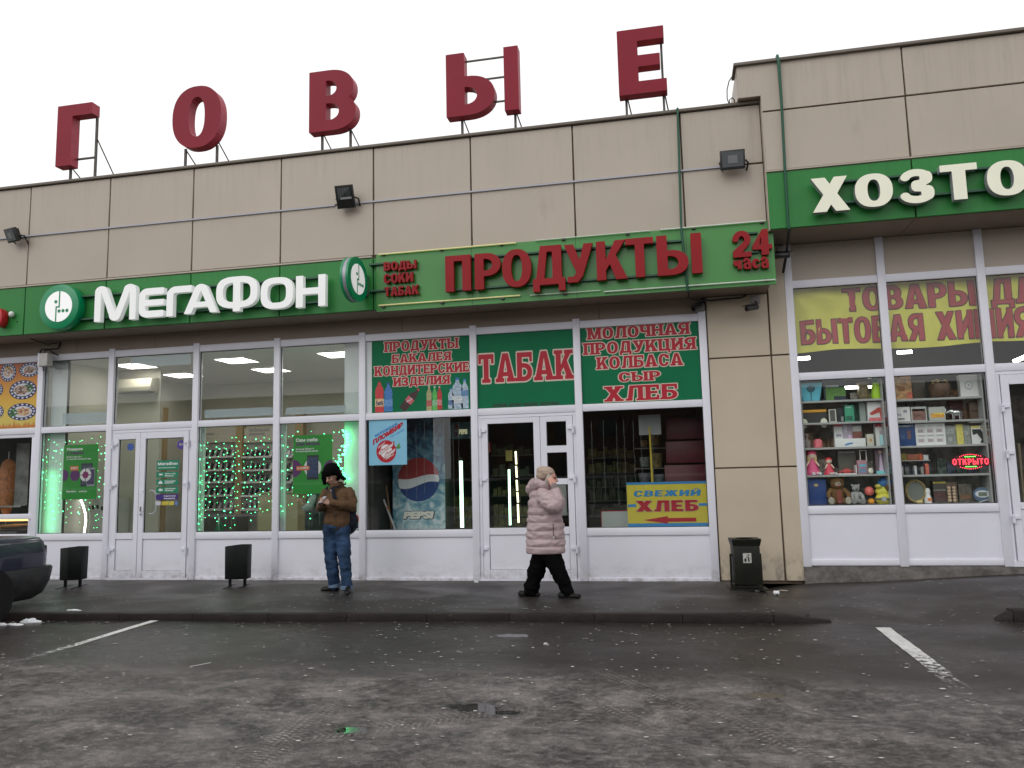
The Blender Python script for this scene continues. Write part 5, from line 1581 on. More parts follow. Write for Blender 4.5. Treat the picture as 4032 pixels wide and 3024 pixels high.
# curved light stands in the first window
M_TUBEW = mat('lit white tube', (1, 1, 1), .4, emit=4.0, ecol=(1, .98, .95))
M_STAND = mat('white display stand', (.45, .47, .45), .5)
x0, x1, z0, z1 = Ub(285, 408, 1965, 2105, 1.0)
T = thing('display_stand', 'white display stand with a curved glowing tube and small dark phones in the first window', 'display', ((x0+x1)/2, 1.0, ZB))
bx('stand_body', M_STAND, T, x0, x1, 1.3, 1.7, ZB, z1); 
pts = [(U(a, b, .9)[0], .9, U(a, b, .9)[1]) for a, b in ((318, 1968), (328, 1992), (336, 2022), (338, 2050), (334, 2080), (331, 2104))]
MB().tube(pts, .018, 8).build('light_tube', M_TUBEW, T, smooth=True)
MB().tube([(p[0]+.06, p[1]+.05, p[2]) for p in pts], .012, 6).build('stand_edge', M_STAND, T)
pts = [(U(a, b, .9)[0], .9, U(a, b, .9)[1]) for a, b in ((293, 1749), (293, 1722), (297, 1712), (306, 1709))]
MB().tube(pts, .02, 8).build('light_tube', M_TUBEW, T, smooth=True)
for k, (a, b_) in enumerate(((352, 2000), (366, 1998), (384, 1996), (402, 2002))):
    x, z = U(a, b_, 1.0)
    MB().obox((x, 1.0, z), (.045, .01, .075), Matrix.Rotation(rad(-18), 4, 'Y')).build('demo_phone', M_BLACK, T)
x, z = U(335, 1740, 1.2)
T = thing('tv_screen', 'dark screen panels peeking over the top of the left green poster', 'screen', (x, 1.2, z))
for k in range(3): bx('screen_panel', mat('dark screen', (.03, .045, .04), .2), T, x-.10+.075*k, x-.03+.075*k, 1.2, 1.23, z-.06, z+.06)
# poster 1 and 2 (hung inside, behind the glass)
def gposter(px0, px1, py0, py1, label):
    x0, x1, z0, z1 = Ub(px0, px1, py0, py1, .05)
    T = thing('window_poster', label, 'poster', ((x0+x1)/2, .05, z0))
    flat('sheet', M_GPOST, T, x0, x1, z0, z1, .05, .004)
    return T, x0, x1, z0, z1
YQ = .048
T, x0, x1, z0, z1 = gposter(248, 383, 1751, 1966, 'green phone advert with two overlapping phones, left of the double door')
ptext(T, 'Подарок', Ub(264, 327, 1763, 1776, .05), YQ-.001, M_WHITE, .045, 30)
ptext(T, 'в подарок', Ub(264, 332, 1780, 1791, .05), YQ-.001, M_PURP, .045, 30)
ptext(T, 'Планшет Galaxy Tab A', Ub(262, 323, 1796, 1803, .05), YQ-.001, M_WHITE, .035, 22)
ptext(T, 'за смартфон Samsung S7 edge', Ub(262, 358, 1804, 1811, .05), YQ-.001, M_WHITE, .035, 22)
def disc(T, px, py, rp, m, y, name='printed_disc', hole=None):
    cx, cz = U(px, py, .05); R_ = abs(U(px+rp, py, .05)[0]-cx)
    MB().disc((cx, cz), R_, R_, y, y+.001, 30).build(name, m, T)
    return cx, cz, R_
disc(T, 295, 1872, 19, M_PURP, YQ)
cx, cz = U(250, 1872, .05); R_ = abs(U(270, 1872, .05)[0]-cx)
MB().prism([(x0+.001, cz-R_*.95)]+[(max(x0+.001, cx+R_*math.cos(t)), cz+R_*math.sin(t)) for t in [rad(-75+15*k) for k in range(11)]]+[(x0+.001, cz+R_*.95)], YQ, YQ+.001).build('printed_disc', M_PURP, T)
b = Ub(277, 309, 1835, 1853, .05); flat('price_tag', M_ORANGE, T, *b, YQ-.001, .001); ptext(T, '2190 Р', Ub(280, 306, 1839, 1848, .05), YQ-.003, M_WHITE, .05, 20)
def pphone(T, px0, px1, py0, py1, y, c=(.03, .035, .05), scr=(.06, .07, .11)):
    b = Ub(px0, px1, py0, py1, .05)
    MB().box(b[0], b[1], y, y+.001, b[2], b[3]).build('printed_phone', mat('printed phone '+str(c), c, .4), T, bevel=.0)
    w = b[1]-b[0]; h = b[3]-b[2]
    MB().box(b[0]+w*.06, b[1]-w*.06, y-.001, y, b[2]+h*.09, b[3]-h*.09).build('printed_screen', mat('printed screen '+str(scr), scr, .4, noise=(25, .5)), T)
pphone(T, 319, 364, 1824, 1915, YQ-.001); pphone(T, 343, 374, 1842, 1914, YQ-.0035, (.30, .30, .34), (.07, .05, .12))
cx, cz, R_ = disc(T, 338, 1870, 22, M_WHITE, YQ-.006); disc(T, 338, 1870, 12, mat('magenta print', (.22, .02, .12), .5), YQ-.0075)
for a_ in (0, 90, 180, 270):
    MB().obox((cx+R_*.75*math.cos(rad(a_)), YQ-.0072, cz+R_*.75*math.sin(rad(a_))), (R_*.55, .001, R_*.12), Matrix.Rotation(rad(-a_), 4, 'Y')).build('printed_band', M_PURP, T)
ptext(T, 'МегаФон', Ub(262, 300, 1931, 1939, .05), YQ-.001, M_WHITE, .04, 22); ptext(T, 'SAMSUNG', Ub(310, 342, 1932, 1938, .05), YQ-.001, M_WHITE, .04, 20)
T, x0, x1, z0, z1 = gposter(1154, 1308, 1712, 1944, 'green phone advert with a white circle and orange price, behind the fur-hatted person')
ptext(T, 'Сам себе', Ub(1165, 1251, 1725, 1739, .05), YQ-.001, M_WHITE, .045, 30)
ptext(T, 'Дед Мороз', Ub(1165, 1261, 1741, 1756, .05), YQ-.001, M_PURP, .045, 30)
ptext(T, 'Samsung Galaxy A', Ub(1165, 1237, 1764, 1772, .05), YQ-.001, M_WHITE, .035, 22)
ptext(T, 'по новогодним ценам', Ub(1165, 1252, 1774, 1781, .05), YQ-.001, M_WHITE, .035, 22)
disc(T, 1231, 1841, 34, M_WHITE, YQ)
for px, sg in ((1155, 1), (1306, -1)):
    cx, cz = U(px, 1845, .05); R_ = abs(U(px+32, 1845, .05)[0]-cx); xe = x0+.001 if sg > 0 else x1-.001
    MB().prism([(xe, cz-R_), ]+[((max if sg > 0 else min)(xe, cx+sg*R_*math.cos(t)), cz+R_*math.sin(t)) for t in [rad(-80+16*k) for k in range(11)]]+[(xe, cz+R_)], YQ, YQ+.001).build('printed_disc', M_PURP, T)
pphone(T, 1209, 1254, 1792, 1888, YQ-.002, (.02, .022, .03), (.03, .05, .12))
b = Ub(1168, 1219, 1835, 1852, .05); flat('price_tag', M_ORANGE, T, *b, YQ-.005, .001); ptext(T, 'от 14 990 Р', Ub(1171, 1216, 1839, 1848, .05), YQ-.0065, M_WHITE, .05, 20, rise=.03)
# door stickers
def sticker(px0, px1, py0, py1, m, label, txt=None, tm=None, group=None):
    x0, x1, z0, z1 = Ub(px0, px1, py0, py1, 0)
    T = thing('door_sticker', label, 'sticker', ((x0+x1)/2, 0, z0), group)
    flat('sheet', m, T, x0, x1, z0, z1, .006, .003)
    for s_, bx_ in (txt or []): ptext(T, s_, Ub(*bx_, 0), .0045, tm or M_WHITE, .035, 22)
    return T
M_TEAL = mat('teal sticker', (.0, .19, .10), .4)
sticker(616, 703, 1812, 1850, M_TEAL, 'teal door sticker with the phone shop name, topmost of its column', [('МегаФон', (621, 698, 1819, 1832)), ('салон обслуживания', (621, 690, 1839, 1844))])
for k, (a, b_, s1, s2) in enumerate(((1858, 1880, 'Авиа и ж/д', 'билеты'), (1887, 1910, 'Погашение', 'кредитов'), (1917, 1941, 'Денежные', 'переводы'))):
    T = sticker(614, 701, a, b_, M_TEAL, ['teal door sticker with a shopping cart icon', 'teal door sticker with a bag icon, in the middle of the column', 'teal door sticker with an arrow icon above the violet one'][k],
            [(s1, (648, 690, a+4, a+10)), (s2, (648, 682, a+12, a+18))])
    c = Ub(622, 640, a+5, b_-5, 0)
    if k == 0: MB().prism([(c[0], c[3]), (c[0]+.015, c[3]), (c[0]+.022, c[2]+.015), (c[1]-.01, c[2]+.015), (c[1], c[3]-.01), (c[0]+.02, c[3]-.01), (c[0]+.012, c[3]-.004)], .003, .0055).build('icon', M_WHITE, T)
    elif k == 1: MB().prism([(c[0], c[2]), (c[1], c[2]), (c[1]-.01, (c[2]+c[3])/2), ((c[0]+c[1])/2, c[3]), (c[0]+.01, (c[2]+c[3])/2)], .003, .0055).build('icon', M_WHITE, T)
    else: MB().prism([(c[0], (c[2]+c[3])/2), ((c[0]+c[1])/2, c[3]), ((c[0]+c[1])/2, c[3]-.015), (c[1], c[3]-.015), (c[1], c[2]+.015), ((c[0]+c[1])/2, c[2]+.015), ((c[0]+c[1])/2, c[2])], .003, .0055).build('icon', M_WHITE, T)
T = sticker(613, 700, 1946, 1968, mat('violet sticker', (.035, .012, .16), .4), 'violet door sticker at the bottom of the teal column', [('Подключение', (644, 692, 1950, 1956)), ('безлимита', (644, 688, 1959, 1965))])
for k, (a, b_, c) in enumerate(((612, 632, (.5, .5, .55)), (636, 662, (.5, .42, .05)), (664, 684, (.5, .42, .05)), (688, 698, (.1, .2, .5)))):
    sticker(a, b_, 1974, 1989, mat('small sticker '+str(c), c, .4), ['tiny whitish sticker', 'wider tiny yellow sticker', 'second tiny yellow sticker', 'tiny blue sticker'][k]+' below the violet one on the door')
def round_sticker(px, py, rp, m, label):
    cx, cz = U(px, py, 0); R_ = abs(U(px+rp, py, 0)[0]-cx)
    T = thing('door_sticker', label, 'sticker', (cx, 0, cz))
    MB().disc((cx, cz), R_, R_, .006, .009, 28).build('sheet', m, T); return T, cx, cz, R_
T, cx, cz, R_ = round_sticker(712, 1751, 16, mat('violet disc', (.06, .03, .25), .4), 'round violet video camera sticker at the top of the wide leaf')
mb = MB(); mb.box(cx-R_*.45, cx+R_*.15, .003, .0055, cz-R_*.2, cz+R_*.35); mb.prism([(cx+R_*.2, cz+.0), (cx+R_*.5, cz-R_*.2), (cx+R_*.5, cz+R_*.35), (cx+R_*.2, cz+R_*.15)], .003, .0055); mb.build('icon', M_GREYP, T)
round_sticker(513, 1760, 13, mat('blue disc', (.03, .08, .32), .4), 'round blue sticker high on the narrow leaf of the double door')
T, cx, cz, R_ = round_sticker(1396, 2044, 18, mat('red ring', (.50, .05, .04), .4), 'round red-rimmed prohibition sticker low on the glass behind the backpack')
MB().disc((cx, cz), R_*.78, R_*.78, .003, .0055, 28).build('sticker_face', M_GREYP, T)
# string lights: curtains of green LEDs
M_LED = mat('green led', (.05, .9, .3), .4, emit=14.0, ecol=(.06, 1.0, .28))
M_LEDU = mat('unlit bulb', (.40, .40, .38), .3)
M_WIRE = mat('thin clear wire', (.25, .27, .24), .4)
def curtain(px0, px1, py0, py1, n, rows, label, seed, lit=True, Y=.06, dens=1.0, cluster=None, sag=True):
    r = random.Random(seed); x0, x1, z0, z1 = Ub(px0, px1, py0, py1, Y)
    T = thing('string_lights', label, 'string lights', ((x0+x1)/2, Y, z1))
    for k in range(n):
        x = x0+(x1-x0)*(k+r.uniform(.2, .8))/n
        zs_ = z1-(z1-z0)*r.uniform(0, .05)
        ze = z0+(z1-z0)*(r.uniform(0, .22) if lit else r.uniform(.05, .4))
        mb = MB(); pts = []; m_ = 9
        for i in range(m_+1): pts.append((x+r.uniform(-.006, .006), Y, zs_+(ze-zs_)*i/m_))
        w = MB().tube(pts, .0016, 4, cap=False).build('strand', M_WIRE, T)
        nb = max(3, int(rows*(zs_-ze)/(z1-z0)))
        for i in range(nb):
            if r.random() > dens*.85: continue
            z = zs_+(ze-zs_)*(i+r.uniform(.2, .8))/nb
            s = r.choice((.003, .004, .005, .0065)) if lit else .0035
            mb.sphere((x+r.uniform(-.02, .02), Y-.004, z), (s*1.5 if lit else s, s, s), 6, 4)
        if mb.v:
            b_ = mb.build('bulbs', M_LED if lit else M_LEDU, w); b_.location = (0, 0, 0); b_['kind'] = 'stuff'
    return T, x0, x1, z0, z1
curtain(160, 420, 1715, 2105, 15, 14, 'curtain of green string lights in the first window beside the double door', 1)
curtain(775, 1080, 1715, 2104, 19, 15, 'curtain of green string lights across the third window with the little tree', 2)
T, x0, x1, z0, z1 = curtain(1105, 1345, 1680, 2104, 12, 13, 'curtain of green string lights in the fourth window with a thick bunch at its right', 3, dens=.7)
mb = MB(); r = random.Random(4)
for k in range(85):
    t = r.random(); a, b_ = 1352+14*math.sin(t*7)+r.gauss(0, 7), 1690+t*205
    x, z = U(a, b_, .10); s = r.uniform(.005, .011); mb.sphere((x, .10+r.uniform(-.02, .02), z), (s*1.3, s, s), 6, 4)
o = mb.build('bulb_bunch', M_LED, T); o['kind'] = 'stuff'
mb = MB()
for (xa, xb, n) in ((160, 420, 30), (780, 1080, 12)):
    for k in range(n):
        x, z = U(xa+(xb-xa)*(k+r.random())/n, 2103-(k/n)*3, .07); mb.sphere((x, .07, z), (.009, .006, .006), 6, 4)
    o = mb.build('bulb_row', M_LED, T); o['kind'] = 'stuff'; mb = MB()
# a few green lamps light the reveals (cluster glow)
def glow(name, loc, e, size, rot, sy):
    l = bpy.data.lights.new(name, 'AREA'); l.shape = 'RECTANGLE'; l.energy = e; l.size = size; l.size_y = sy; l.color = (.18, 1.0, .42)
    o = bpy.data.objects.new(name, l); COL.objects.link(o); o.location = loc; o.rotation_euler = rot; return o
glow('string_light_glow', (-10.93, .035, 1.45), 1.2, .16, (rad(90), 0, 0), 1.1)
glow('string_light_glow', (xr_+.02, .05, 2.1), .5, .10, (rad(90), 0, 0), .9)
for i_, (pa, pb) in enumerate(((776, 803), (1099, 1124))):
    xa, xb = U(pa, 1900, .12)[0], U(pb, 1900, .12)[0]
    bx('reveal', M_WALLW, LEFT, xa, xb, .12, .15, ZS+.03, ZT-.03)
    glow('string_light_glow', ((xa+xb)/2, .035, 1.6), .35, .08, (rad(90), 0, 0), 1.0)
# small green paper tree
x, z = U(862, 2104, .14); zt_ = U(866, 2028, .14)[1]; h = zt_-z
T = thing('paper_tree', 'small dark green paper Christmas tree with a star in the third window', 'tree', (x, .14, z))
for k in range(4):
    a = rad(45*k); c, s = math.cos(a), math.sin(a)
    mb = MB(); w = h*.34
    v = [(x-w*c, .14-w*s*.4, z), (x+w*c, .14+w*s*.4, z), (x, .14, z+h*.95)]
    mb.add(v+[(q[0]+.004, q[1]+.004, q[2]) for q in v], [(0, 1, 2), (3, 5, 4), (0, 3, 4, 1), (1, 4, 5, 2), (2, 5, 3, 0)]); mb.build('tree_fin', mat('dark green card', (.005, .09, .035), .6), T)
MB().box(x-.006, x+.006, .125, .135, z, z+h*.9).build('edge_strip', M_WHITE, T)
st = [(x+.035*(1 if k % 2 == 0 else .42)*math.sin(PI*k/5), z+h+.035*(1 if k % 2 == 0 else .42)*math.cos(PI*k/5)) for k in range(10)]
MB().prism(st, .13, .14).build('star', mat('dark star', (.02, .02, .06), .5), T)

# ---- cafe
x, z = U(30, 1900, 1.0)
T = thing('kebab_spit', 'tall cone of roasted meat on a spit behind the cafe window', 'food', (x, 1.0, z))
r = random.Random(9); mb = MB(); prof = [(.06, -.62), (.10, -.5), (.135, -.2), (.15, .1), (.14, .3), (.10, .40), (.04, .45)]
mb.lathe((x, 1.0, z), [(a*r.uniform(.93, 1.07), b_) for a, b_ in prof for _ in (0,)], 18)
mb.build('meat', mat('roast meat', (.30, .12, .05), .55, noise=(18, .6), bump=(25, 1.0), emit=.12, ecol=(.5, .2, .08)), T, smooth=True)  # slight self-glow stands in for warm light falling on the meat
MB().tube([(x, 1.0, z-.8), (x, 1.0, z+.6)], .012, 8).build('spit', mat('bright steel', (.5, .5, .5), .3, 1), T)
b = Ub(52, 104, 1745, 1990, .9)
T = thing('kebab_grill', 'dull steel sheet of the upright grill beside the meat cone', 'grill', (b[0], .95, b[2]))
bx('side_sheet', mat('dull steel sheet', (.22, .22, .21), .35, .7, noise=(6, .4)), T, b[0], b[1], .95, .98, b[2], b[3])
bx('grill_top', mat('bright steel', (.5, .5, .5), .3, 1), T, b[0]-.35, b[1], .8, 1.1, b[2]-.03, b[2])
b = Ub(0, 100, 2048, 2090, .5)
T = thing('heating_shelf', 'lit serving shelf with round flat breads under the cafe window', 'shelf', ((b[0]+b[1])/2, .5, b[2]))
bx('shelf_board', M_GREYW, T, -13.4, b[1], .3, 1.0, b[2]-.05, b[2])
bx('warm_lamp', mat('warm lamp strip', (1, .5, .15), .5, emit=3.0, ecol=(1, .5, .15)), T, -13.0, b[1]-.1, .9, .92, b[2]+.16, b[2]+.19)
for k, (px, py, rp) in enumerate(((62, 2068, 50), (10, 2076, 34))):
    x, z = U(px, py, .5+.1*k); R_ = abs(U(px+rp, py, .5)[0]-x)
    B = thing('flat_bread', ['large golden flat bread under the warm lamp in the cafe window', 'smaller flat bread at the left picture edge in the cafe window'][k], 'bread', (x, .5, z), 'flat breads in the cafe window')
    MB().lathe((x, .5+.1*k, z-.03), [(R_*.92, 0), (R_, .02), (R_*.9, .045), (R_*.5, .03), (.01, .03)], 24).build('crust', mat('golden crust', (.55, .25, .06), .4, noise=(12, .4)), B, smooth=True)
# cafe counter rail under its window pane
bar(LEFT, 'cafe_rail', -13.6+W2, MX[0]-W2, U(60, 2045)[1], U(60, 2024)[1])
mb = MB(); xk = MX[0]-W2
z_ = U(100, 1712)[1]; mb.box(-13.6+W2, xk-.02, -.012, .05, z_-.05, z_+.03); mb.box(xk-.085, xk-.02, -.012, .05, ZS+.055, z_-.05); mb.build('cafe_window_frame', M_PVC, LEFT, bevel=.004)
# ---------------------------------------------------------------- grocery window and door
def water_print():
    m = bpy.data.materials.new('blue splash print'); m.use_nodes = True
    nt = m.node_tree; N = nt.nodes; L = nt.links; p = N['Principled BSDF']; p.inputs['Roughness'].default_value = .5
    tc = N.new('ShaderNodeTexCoord'); n = N.new('ShaderNodeTexNoise'); n.inputs['Scale'].default_value = 4.5; n.inputs['Detail'].default_value = 9; n.inputs['Distortion'].default_value = 1.6
    L.new(tc.outputs['Object'], n.inputs[0])
    sx = N.new('ShaderNodeSeparateXYZ'); L.new(tc.outputs['Object'], sx.inputs[0])
    mr = N.new('ShaderNodeMapRange'); mr.inputs[1].default_value = .8; mr.inputs[2].default_value = 2.7; mr.inputs[3].default_value = .22; mr.inputs[4].default_value = -.12
    L.new(sx.outputs[2], mr.inputs[0])
    a = N.new('ShaderNodeMath'); a.operation = 'ADD'; L.new(n.outputs[0], a.inputs[0]); L.new(mr.outputs[0], a.inputs[1])
    cr = N.new('ShaderNodeValToRGB'); L.new(a.outputs[0], cr.inputs[0]); e = cr.color_ramp.elements
    e[0].position = .30; e[0].color = (.03, .08, .17, 1); e[1].position = .75; e[1].color = (.60, .72, .75, 1)
    q = e.new(.42); q.color = (.07, .20, .33, 1); q = e.new(.55); q.color = (.17, .36, .47, 1); q = e.new(.63); q.color = (.30, .50, .57, 1)
    L.new(cr.outputs[0], p.inputs['Base Color']); return m
M_SPL = water_print()
YG = .75
x0, x1, z0, z1 = Ub(1546, 1750, 1640, 2090, YG)
T = thing('drinks_fridge', 'tall drinks fridge with a blue splash print and a round red, white and blue emblem', 'fridge', ((x0+x1)/2, YG, ZB))
bx('fridge_side', M_SPL, T, x0, x1, YG, YG+.03, z0-.3, z1+.1)
bx('fridge_body', mat('dark fridge side', (.008, .009, .01), .5), T, x0+.01, x1-.01, YG+.031, YG+.6, z0-.3, z1+.08)
cx, cz = U(1648, 1888, YG); R_ = abs(U(1730, 1888, YG)[0]-cx)
def wave(t, off, amp): return off+amp*math.sin(t*PI*1.0)
def chord(zlo, zhi, n=40):
    """part of the disc between two wavy lines"""
    up = []; lo = []
    for k in range(n+1):
        u = -1+2*k/n
        h = math.sqrt(max(0, 1-u*u))
        a = min(h, max(-h, zhi(u))); b = min(h, max(-h, zlo(u)))
        up.append((cx+u*R_, cz+a*R_)); lo.append((cx+u*R_, cz+b*R_))
    v = []; f = []
    for (p, q) in zip(lo, up): v += [(p[0], YG-.004, p[1]), (q[0], YG-.004, q[1])]
    for k in range(n): f.append((2*k, 2*k+2, 2*k+3, 2*k+1))
    return MB().add(v, f)
w1 = lambda u: .12+.10*math.sin(u*2.6); w2 = lambda u: -.26+.16*math.sin(u*2.4)
chord(w1, lambda u: 2).build('emblem_red', mat('emblem red print', (.40, .04, .045), .4), T)
chord(w2, w1).build('emblem_white', mat('dull white print', (.80, .84, .86), .4), T)
chord(lambda u: -2, w2).build('emblem_blue', mat('blue emblem print', (.02, .06, .24), .4), T)
ptext(T, 'PEPSI', Ub(1585, 1708, 2011, 2046, YG), YG-.005, mat('dark letter shade', (.01, .03, .06), .5), .13, 30, slant=.2)
ptext(T, 'PEPSI', Ub(1587, 1704, 2013, 2043, YG), YG-.008, mat('pale letter print', (.8, .8, .72), .4), .07, 30, slant=.2)
x0, x1, z0, z1 = Ub(1764, 1856, 1662, 1728, .9)
T = thing('light_box', 'small turned light box with a drinks logo in the upper corner of the grocery window', 'light box', ((x0+x1)/2, .9, z0))
bx('case', mat('light box print', (.03, .10, .11), .4, noise=(14, .5), emit=.05), T, x0, x1, .9, 1.0, z0, z1, bevel=.01)
b = Ub(1790, 1808, 1668, 1722, .9); cx_, cz_ = (b[0]+b[1])/2, (b[2]+b[3])/2
MB().disc((cx_, cz_+.0), (b[1]-b[0])/2, (b[3]-b[2])/2, .893, .896, 24).build('logo_red', mat('dull red print', (.2, .03, .035), .4), T)
MB().box(b[0]+.006, b[1]-.006, .889, .892, cz_-.03, cz_+.025).build('logo_white', M_GREYP, T)
MB().prism([(cx_-.022, cz_-.03), (cx_+.022, cz_-.03), (cx_+.012, cz_-.075), (cx_, cz_-.09), (cx_-.012, cz_-.075)], .889, .892).build('logo_blue', mat('navy emblem print', (.01, .03, .1), .4), T)
ptext(T, 'PEPSI', Ub(1807, 1840, 1690, 1710, .9), .894, mat('lit pale letters', (.5, .5, .3), .4, emit=.3, ecol=(1, 1, .6)), .07, 26)
# ice-cream poster
x0, x1, z0, z1 = Ub(1453, 1602, 1651, 1831, 0)
T = thing('window_poster', 'light blue ice-cream poster with slanted red lettering and a round red seal', 'poster', ((x0+x1)/2, 0, z0))
flat('sheet', mat('sky blue print', (.20, .47, .64), .4, noise=(4, .06)), T, x0, x1, z0, z1, .0, .004)
ptext(T, 'МОРОЖЕНОЕ', (U(1477, 1710)[0], U(1565, 1710)[0], U(1500, 1722)[1], U(1500, 1711)[1]), -.0015, mat('blue letter print', (.02, .16, .45), .4), .05, 26, rise=.50)
ptext(T, 'ПЛОМБИР', (U(1469, 1710)[0], U(1587, 1710)[0], U(1500, 1752)[1], U(1500, 1731)[1]), -.0035, M_REDP, .07, 30, rise=.55)
ptext(T, 'ГОСТ 31457-2012', (U(1538, 1710)[0], U(1592, 1710)[0], U(1500, 1726)[1], U(1500, 1719)[1]), -.0015, mat('blue letter print', (.02, .16, .45), .4), .03, 22, rise=.5)
cx, cz = U(1521, 1777, 0); R_ = abs(U(1560, 1777)[0]-cx)
MB().disc((cx, cz), R_, R_*1.07, -.003, 0, 40).build('seal', M_REDP, T)
MB().disc((cx, cz), R_*.60, R_*.66, -.0045, -.003, 32).build('seal_centre', M_WHITE, T)
ptext(T, 'ПРОДУКТ', (cx-R_*.80, cx-R_*.1, cz+R_*.25, cz+R_*.42), -.0055, M_WHITE, .04, 20, rise=.75)
ptext(T, 'trade mark', (cx-R_*.05, cx+R_*.8, cz-R_*.82, cz-R_*.68), -.0055, M_WHITE, .03, 20, rise=.55)
for s_, (a, b_, c, d) in (('Чистая', (1485, 1548, 1800, 1773)), ('Линия', (1508, 1556, 1812, 1786))):
    bx_ = (U(a, 1780)[0], U(b_, 1780)[0], U(1520, c)[1], U(1520, d)[1])
    ptext(T, s_, bx_, -.0075, M_REDP, .11, 26, slant=.35, rise=.62); ptext(T, s_, (bx_[0]+.012, bx_[1]-.012, bx_[2]+.012, bx_[3]-.012), -.0095, M_WHITE, .04, 26, slant=.35, rise=.62)
for (a, b_, c, d) in ((1562, 1767, 1575, 1743), (1562, 1768, 1580, 1757)):
    p, q = U(a, b_), U(c, d); dx, dz = q[0]-p[0], q[1]-p[1]
    MB().prism([p, (p[0]+dx*.5-dz*.22, p[1]+dz*.5+dx*.22), q, (p[0]+dx*.5+dz*.22, p[1]+dz*.5-dx*.22)], -.002, 0).build('leaf_print', mat('leaf print', (.08, .28, .06), .5), T)
# grocery reveal, sticks, lit tubes
bx('reveal', M_WALLW, LEFT, MX[4]+.10, U(1488, 1950, .5)[0], .5, .53, ZB, 4.0)
bx('reveal', M_STEEL, LEFT, U(1497, 1950, .52)[0], U(1506, 1950, .52)[0], .5, .56, ZB, 3.9)
for k, (a, b_, c, d, m, lab) in enumerate(((1510, 1966, 1576, 2088, mat('white stick', (.45, .45, .45), .4), 'pale mop stick with an orange band leaning beside the drinks fridge'), (1520, 1910, 1548, 2088, mat('brown stick', (.16, .09, .04), .5), 'brown broom stick leaning behind the pale mop stick'))):
    p, q = U(a, b_, .55+.1*k), U(c, d, .45+.1*k)
    T = thing('mop_stick', lab, 'stick', (q[0], .45, q[1]))
    MB().tube([(p[0], .55+.1*k, p[1]), (q[0], .45+.1*k, q[1]-.2)], .017, 8).build('stick', m, T)
    if k == 0:
        i, j = U(1524, 1995, .54), U(1532, 2011, .54); MB().tube([(i[0], .53, i[1]), (j[0], .53, j[1])], .0185, 8).build('band', mat('orange band', (.40, .14, .04), .5), T)
M_FLG = mat('greenish lit tube', (.6, 1, .7), .4, emit=3.6, ecol=(.62, 1.0, .72))
M_FLY = mat('yellowish lit strip', (1, 1, .6), .4, emit=2.6, ecol=(1, .98, .62))
def lit_tube(pts, Y, r, m, label, name='light_tube'):
    p = [(U(a, b_, Y)[0], Y, U(a, b_, Y)[1]) for a, b_ in pts]
    T = thing(name, label, 'lamp', p[0])
    MB().tube(p, r, 10).build('glowing_tube', m, T)
    for q in (p[0], p[-1]): MB().tube([(q[0], q[1], q[2]-.03), (q[0], q[1], q[2]+.03)], r*1.25, 8).build('tube_cap', M_BLK, T)
lit_tube(((1814, 1808), (1820, 2084)), 1.0, .030, M_FLG, 'thick bright greenish vertical tube between the drinks fridge and the grocery door')
lit_tube(((2004, 1842), (2009, 2074)), 1.8, .020, M_FLG, 'thin greenish vertical tube seen through the wide glass of the grocery door')
T = thing('light_strip', 'dotted yellowish vertical light strip in segments behind the grocery door glass', 'lamp', (U(2032, 1900, 1.7)[0], 1.7, 1))
for (a, b_, xa) in ((1777, 1828, 2030), (1835, 1880, 2032), (1890, 1932, 2034), (1938, 1978, 2037), (1985, 2058, 2039)):
    p, q = U(xa, a, 1.7), U(xa+3, b_, 1.7); MB().tube([(p[0], 1.7, p[1]), (q[0], 1.7, q[1])], .017, 8).build('strip_segment', M_FLY, T)
    MB().tube([(p[0]+.035, 1.75, p[1]), (q[0]+.035, 1.75, q[1])], .006, 6).build('rail', M_STEEL, T)
b = Ub(1991, 2017, 1773, 1815, 1.9)
T = thing('price_tag', 'yellowish paper tag hanging inside the grocery door', 'tag', (b[0], 1.9, b[2])); flat('paper', mat('yellow paper', (.38, .32, .10), .6, emit=.08), T, *b, 1.9, .004)  # the paper emits a little, in place of light falling on it
b = Ub(1921, 1930, 1742, 1780, .5)
T = thing('price_tag', 'small red and pale tag at the left inner edge of the grocery door glass', 'tag', (b[0], .5, b[2])); flat('paper', mat('red tag', (.45, .08, .05), .6), T, *b, .5, .004)
# dim goods deep in the grocery
r = random.Random(21)
def dim_shelf(px0, px1, rows, Y, label, cols, seed):
    x0, x1 = U(px0, 1900, Y)[0], U(px1, 1900, Y)[0]
    r = random.Random(seed)
    T = thing('grocery_shelf', label, 'shelf', ((x0+x1)/2, Y, ZB))
    for py in rows:
        z = U((px0+px1)/2, py, Y)[1]
        bx('shelf_board', mat('dim shelf board', (.12, .12, .10), .6), T, x0, x1, Y, Y+.4, z-.02, z)
        mb = MB(); x = x0+.02
        while x < x1-.08:
            w = r.uniform(.07, .14); h = r.uniform(.10, .22); mb.box(x, x+w-.012, Y+.05, Y+.2, z, z+h); x += w
        o = mb.build('goods', mat('dim goods %d' % r.randint(0, 2), r.choice(cols), .5, noise=(9, .7)), T); o['kind'] = 'stuff'
dim_shelf(1935, 2100, (1790, 1870, 1950, 2030, 2075), 2.6, 'dim grocery shelf behind the wide glass of the door', [(.10, .09, .03), (.05, .06, .03), (.12, .11, .02)], 1)
dim_shelf(1770, 1860, (2000, 2040, 2080), 1.9, 'dim counter shelf with yellowish goods right of the drinks fridge', [(.20, .13, .03), (.12, .10, .03)], 2)
dim_shelf(2315, 2500, (1800, 1860, 1915, 1970, 2030), 2.6, 'dim grocery shelf at the left in the right grocery window', [(.05, .045, .035), (.06, .05, .03), (.03, .05, .03)], 3)
x0, x1, z0, z1 = Ub(2140, 2236, 1905, 2080, .9)
